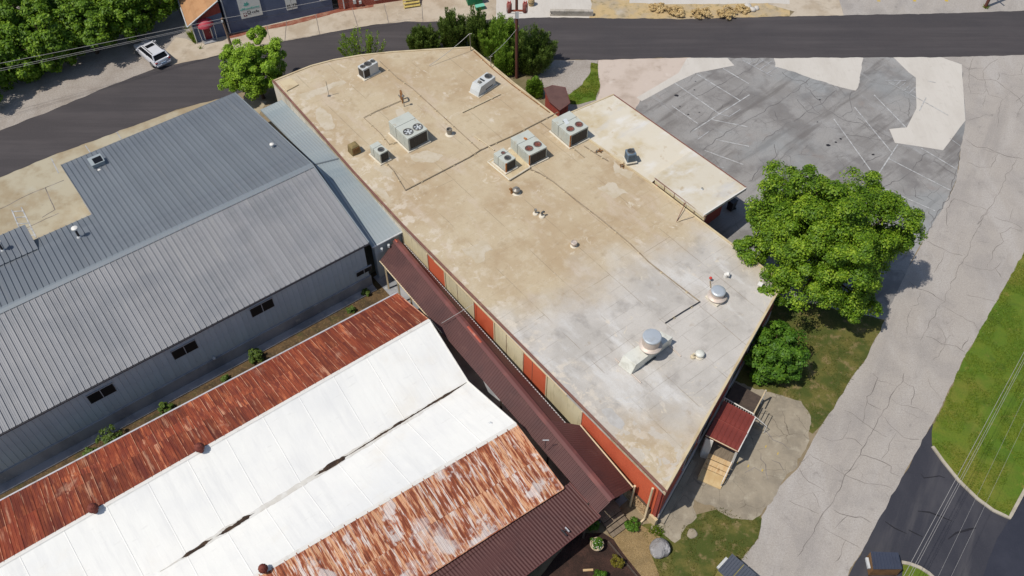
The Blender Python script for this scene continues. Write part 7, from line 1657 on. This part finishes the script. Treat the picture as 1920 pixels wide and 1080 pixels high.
# green bins and block wall by the forecourt
M['green'] = mat('green_bin', C(20,128,84,1.2), .5, layers=((1,ONE,5,.45,.7,C(14,104,68,1.2),.6),)); M['green_lid'] = mat('pale_green_lid', C(120,196,170,1.2), .5)
c_ = P(889,4,0); t = root('green_dumpster', 'green dumpster behind the evergreens across the road', 'dumpster', (c_.x,c_.y,.014), R(15))
MB().box((0,0,.6),(1.6,1.1,1.1), None, 1.08).build('body', M['green'], t, local=True, bevel=.03); MB().box((0,0,1.2),(1.75,1.2,.08)).build('lid', M['green'], t, local=True, bevel=.02)
c_ = P(900,17,0); t = root('green_box', 'low green box with pale lid lying beside green dumpster', 'box', (c_.x,c_.y,.014), R(20))
MB().box((0,0,.2),(.95,.5,.38)).build('body', M['green'], t, local=True, bevel=.02); MB().box((0,0,.42),(1.0,.55,.06)).build('lid', M['green_lid'], t, local=True, bevel=.02)
a_, b_ = P(1031,30,0), P(1112,31,0); d2_, n2_ = wallbasis(a_, b_)
bw = root('block_wall', 'low grey block retaining wall along the road', 'wall', (a_.x, a_.y, 0), math.atan2(d2_.y, d2_.x)); nb_ = 9; wl_ = (b_-a_).to_2d().length/nb_
M['blk'] = mat('weathered_block', C(176,168,156,1.15), .9, layers=((1,ONE,6,.45,.68,C(150,142,128,1.15),.7),), objvar=.06)
for r_ in range(3):
    for k in range(nb_):
        s0 = k*wl_+(.5*wl_ if r_ % 2 else 0); s1 = min(s0+wl_-.02, nb_*wl_); q = a_.to_2d()
        MB().prism([q+d2_*s0, q+d2_*s1, q+d2_*s1-n2_*.4, q+d2_*s0-n2_*.4], .2*r_, .2*r_+.19).build('block', M['blk'], bw)
M['tanbox'] = mat('tan_barrel', C(190,164,120,1.2), .8)
c_ = P(996,10,0); t = root('tan_barrel', 'tan barrel planter standing by the concrete forecourt', 'barrel', (c_.x,c_.y,.014)); smooth_angle(MB().lathe([(.28,0),(.36,.4),(.32,.8),(.26,.8),(.26,.7),(0,.7)], n=16).build('body', M['tanbox'], t, local=True)); MB().lathe([(.37,.38),(.37,.43)], n=16).build('hoop', M['dark_metal'], t, local=True)

# ================================================================== poles and wires
M['pole'] = mat('brown_pole_wood', C(98,58,46,1.0), .9, layers=((1,(6,6,.5),6,.4,.68,C(70,42,34,1.0),.8),))
M['pole_grey'] = mat('grey_pole_wood', C(140,116,96,1.05), .9, layers=((1,(6,6,.5),6,.4,.68,C(104,84,70,1.05),.8),))
M['transformer'] = mat('rusty_transformer', C(140,84,76,1.05), .6, layers=((2,ONE,6,.45,.68,C(110,60,54,1.05),.8),))
b_ = P(969,146,0); tp_ = root('transformer_pole', 'brown utility pole with three transformers among the evergreens', 'utility pole', (b_.x, b_.y, 0))
smooth_angle(MB().tube([(0,0,-.02),(-.03,0,5),(-.06,0,10.5)], [.17,.15,.12], 12).build('pole', M['pole'], tp_, local=True), 60)
zt_ = 7.5
for x_ in (-.72,.72):
    tr_ = smooth_angle(MB().lathe([(.2,zt_-.1),(.24,zt_-.05),(.24,zt_+.75),(.2,zt_+.82),(0,zt_+.84)], (x_,-.1,0), 16).build('transformer', M['transformer'], tp_, local=True), 50)
    for k in (-.1,.1): MB().lathe([(.04,zt_+.8),(.06,zt_+.9),(.035,zt_+1.05),(0,zt_+1.06)], (x_+k,-.1,0), 8).build('bushing', M['redp'], tr_, local=True)
    MB().tube([(x_*.3,0,zt_-.3),(x_*1.3,-.3,zt_-.1),(x_*1.15,-.3,zt_+.5)], .018, 5).build('jumper', M['gutter'], tp_, local=True)
MB().box((0,-.1,zt_+.05),(1.5,.12,.14)).build('bracket', M['fan_rust'], tp_, local=True); MB().box((0,-.18,zt_-.35),(.3,.12,.7)).build('plate', M['gutter'], tp_, local=True)
MB().box((0,-.1,zt_+1.5),(2.2,.1,.12)).build('crossarm', M['pole'], tp_, local=True)
for k in range(6): MB().tube([(-1.0+k*.4,-.1,zt_+1.55),(-1.0+k*.4,-.1,zt_+1.8)], .04, 6).build('insulator', M['redp'], tp_, local=True)
b_ = P(438,99,0); lp_ = root('service_pole', 'short grey wooden service pole at the road edge before slate building', 'utility pole', (b_.x, b_.y, 0.01)); top = P(416,35,3.92)
smooth_angle(MB().tube([(0,0,-.02),((top.x-b_.x),(top.y-b_.y),3.95)], [.14,.11], 10).build('pole', M['pole_grey'], lp_, local=True), 60)
MB().box((top.x-b_.x,top.y-b_.y-.1,3.7),(.16,.14,.2)).build('bracket', M['gutter'], lp_, local=True)
b_ = P(1847,14,0); t = root('brown_pole', 'brown pole standing in the upper lot by a weed tuft', 'utility pole', (b_.x,b_.y,.01))
smooth_angle(MB().tube([(0,0,-.02),(.1,0,6.5)], [.17,.14], 10).build('pole', M['pole'], t, local=True), 60); MB().box((.06,0,3.6),(1.6,.1,.12), Matrix.Rotation(R(-70),3,'Z')).build('crossarm', M['pole'], t, local=True)
tA = P(416,35,3.9)
wire('bright overhead wire over the wood, upper of the pair', P(-300,176,6.2), tA, .018, .1)
wire('overhead wire over the wood, lower strand of the pair', P(-300,190,5.9), tA+Vector((0,0,-.3)), .016, .1)
wire('faint overhead wire over the wood running just under the lower strand', P(-300,195,5.85), tA+Vector((.05,0,-.4)), .012, .1)
wire('overhead wire running in front of the slate sign wall', tA, P(720,-22,4.4), .018, .1)
wire('dark lower wire running in front of the slate sign wall', tA+Vector((0,0,-.5)), P(720,-10,4.0), .014, .15, 'wire_dark')
wire('service drop from roof corner mast toward the tan roof', PR(883,95)+Vector((-.05,0,1.85)), PR(805,125)+Vector((0,0,.12)), .022, .15)
wire('pale service cable from transformer pole to roof edge mast', Vector((P(969,146,0).x,P(969,146,0).y,5.6)), PR(921,127)+Vector((-.05,0,1.3)), .018, .2)
for k, (a, b, z_w, r_) in enumerate((((1898.6,700),(1694.5,1080),7.5,.013),((1905,700),(1704,1080),7.4,.01),((1909,700),(1709,1080),7.35,.01),((1920,747),(1759.6,1080),8.6,.006),((1920,795),(1784,1080),8.6,.006))):
    a = Vector(a); b = Vector(b); d = (b-a); p0 = a-d*1.2; p1 = b+d*.5
    lb = ['thick overhead line across the lawn, alone on bundle edge','middle strand of twisted line over the lawn','outer strand of twisted line over the lawn','fine high wire over the lawn, closer to the bundle','fine high wire over the lawn, farther from the bundle'][k]
    wire(lb, P(p0.x,p0.y,z_w), P(p1.x,p1.y,z_w), r_, 0, 'wire', 'power line', 'power_line', 'overhead lines across the lawn', 6)

# ================================================================== silver car
M['car'] = mat('silver_paint', C(208,208,212,1.05), .25, metal=.15, spec=.5); M['tyre'] = mat('tyre', (.02,.02,.02,1), .8); M['rim'] = mat('alloy', C(150,150,152), .35, metal=.7)
M['tail'] = mat('tail_light', C(150,20,24,1.0), .3); M['plate'] = mat('plate', C(170,190,210,1.1), .5); M['lamp'] = mat('head_lamp', C(210,214,220,1.0), .15)
fr, re = P(262,80,.6), P(307,117,.6); cdv = (fr-re).to_2d().normalized(); cc_ = (fr+re)/2
car = root('silver_car', 'silver estate car with roof rails parked on gravel by the wood', 'car', (cc_.x, cc_.y, .008), math.atan2(cdv.y, cdv.x))
sec = [(-2.28,.72,.42,.62,.80),(-2.2,.84,.30,.70,.94),(-1.7,.90,.24,.80,1.0),(-.8,.92,.22,.84,.98),(.3,.92,.22,.84,.96),(1.0,.91,.22,.82,.93),(1.55,.88,.24,.74,.86),(2.05,.80,.3,.62,.72),(2.26,.62,.38,.52,.62)]
bdy = MB(); ring_n = 10
for x, w_, zb0, zm, zt0 in sec:
    pts = [(-w_*.86,zb0),(-w_,zb0+.14),(-w_*1.0,zm*.75),(-w_*.97,zm+.06),(-w_*.86,zt0),(w_*.86,zt0),(w_*.97,zm+.06),(w_,zm*.75),(w_,zb0+.14),(w_*.86,zb0)]
    bdy.v += [Vector((x, y, z)) for y, z in pts]
for i in range(len(sec)-1):
    for k in range(ring_n):
        k2 = (k+1) % ring_n; bdy.f.append((i*ring_n+k, i*ring_n+k2, (i+1)*ring_n+k2, (i+1)*ring_n+k))
bdy.f.append(tuple(range(ring_n))); bdy.f.append(tuple(reversed(range((len(sec)-1)*ring_n, len(sec)*ring_n))))
bo = bdy.build('body', M['car'], car, local=True)
bm = bmesh.new(); bm.from_mesh(bo.data); bmesh.ops.recalc_face_normals(bm, faces=bm.faces); bm.to_mesh(bo.data); bm.free(); smooth_angle(bo, 45)
# cabin: glass house and roof panel
ch = [(-2.12,.74,-1.78,.60),(1.18,.78,.42,.62)]
def cabin(z0, z1, inset_, nm, m, par, x0b, x1b, x0t, x1t, wb_, wt_):
    o = MB().add([(x0b,-wb_,z0),(x1b,-wb_,z0),(x1b,wb_,z0),(x0b,wb_,z0),(x0t,-wt_,z1),(x1t,-wt_,z1),(x1t,wt_,z1),(x0t,wt_,z1)], [(3,2,1,0),(4,5,6,7),(0,1,5,4),(1,2,6,5),(2,3,7,6),(3,0,4,7)]).build(nm, m, par, local=True, bevel=.05); return o
glh = cabin(.92, 1.42, 0, 'window_glass', M['glass'], car, -2.1, 1.15, -1.72, .38, .80, .66)
cabin(1.40, 1.475, 0, 'roof', M['car'], car, -1.86, .46, -1.74, .36, .69, .62)
for s_ in (-1, 1):
    MB().tube([(1.12,s_*.79,.92),(.4,s_*.66,1.43)], .05, 6).build('pillar', M['car'], car, local=True)
    MB().tube([(-2.08,s_*.78,.92),(-1.74,s_*.65,1.43)], .07, 6).build('pillar', M['car'], car, local=True)
    MB().tube([(-.6,s_*.82,.93),(-.6,s_*.67,1.42)], .03, 6).build('pillar', M['black'], car, local=True)
    MB().tube([(-1.6,s_*.56,1.50),(.2,s_*.56,1.50)], .035, 6).build('roof_rail', M['black'], car, local=True)
    MB().tube([(-2.05,s_*.83,.93),(1.1,s_*.83,.93)], .03, 6).build('belt_trim', M['car'], car, local=True)
    MB().box((.82,s_*1.0,.98),(.14,.22,.14)).build('mirror', M['car'], car, local=True, bevel=.04)
    MB().box((-2.2,s_*.68,.78),(.16,.26,.16)).build('tail_light', M['tail'], car, local=True, bevel=.03)
    MB().box((2.1,s_*.58,.64),(.22,.28,.12)).build('headlight', M['lamp'], car, local=True, bevel=.03)
    for x_ in (-1.38,1.42):
        wh = smooth_angle(MB().lathe([(.16,-.1),(.31,-.1),(.335,-.05),(.335,.05),(.31,.1),(.16,.1)], (x_,s_*.82,.335), 20, Matrix.Rotation(R(90),3,'X')).build('wheel', M['tyre'], car, local=True))
        MB().lathe([(.2,-.105),(.2,.105),(0,.11)], (x_,s_*.82,.335), 12, Matrix.Rotation(R(90),3,'X')).build('rim', M['rim'], wh, local=True)
MB().box((-.18,0,1.478),(.5,.86,.02)).build('sunroof', M['glass'], car, local=True)
MB().box((-2.29,0,.46),(.12,1.5,.2)).build('bumper', M['car'], car, local=True, bevel=.05); MB().box((-2.31,0,.62),(.06,.5,.14)).build('number_plate', M['plate'], car, local=True)
MB().box((-2.2,0,.86),(.1,1.1,.05)).build('tailgate_strip', M['plate'], car, local=True)
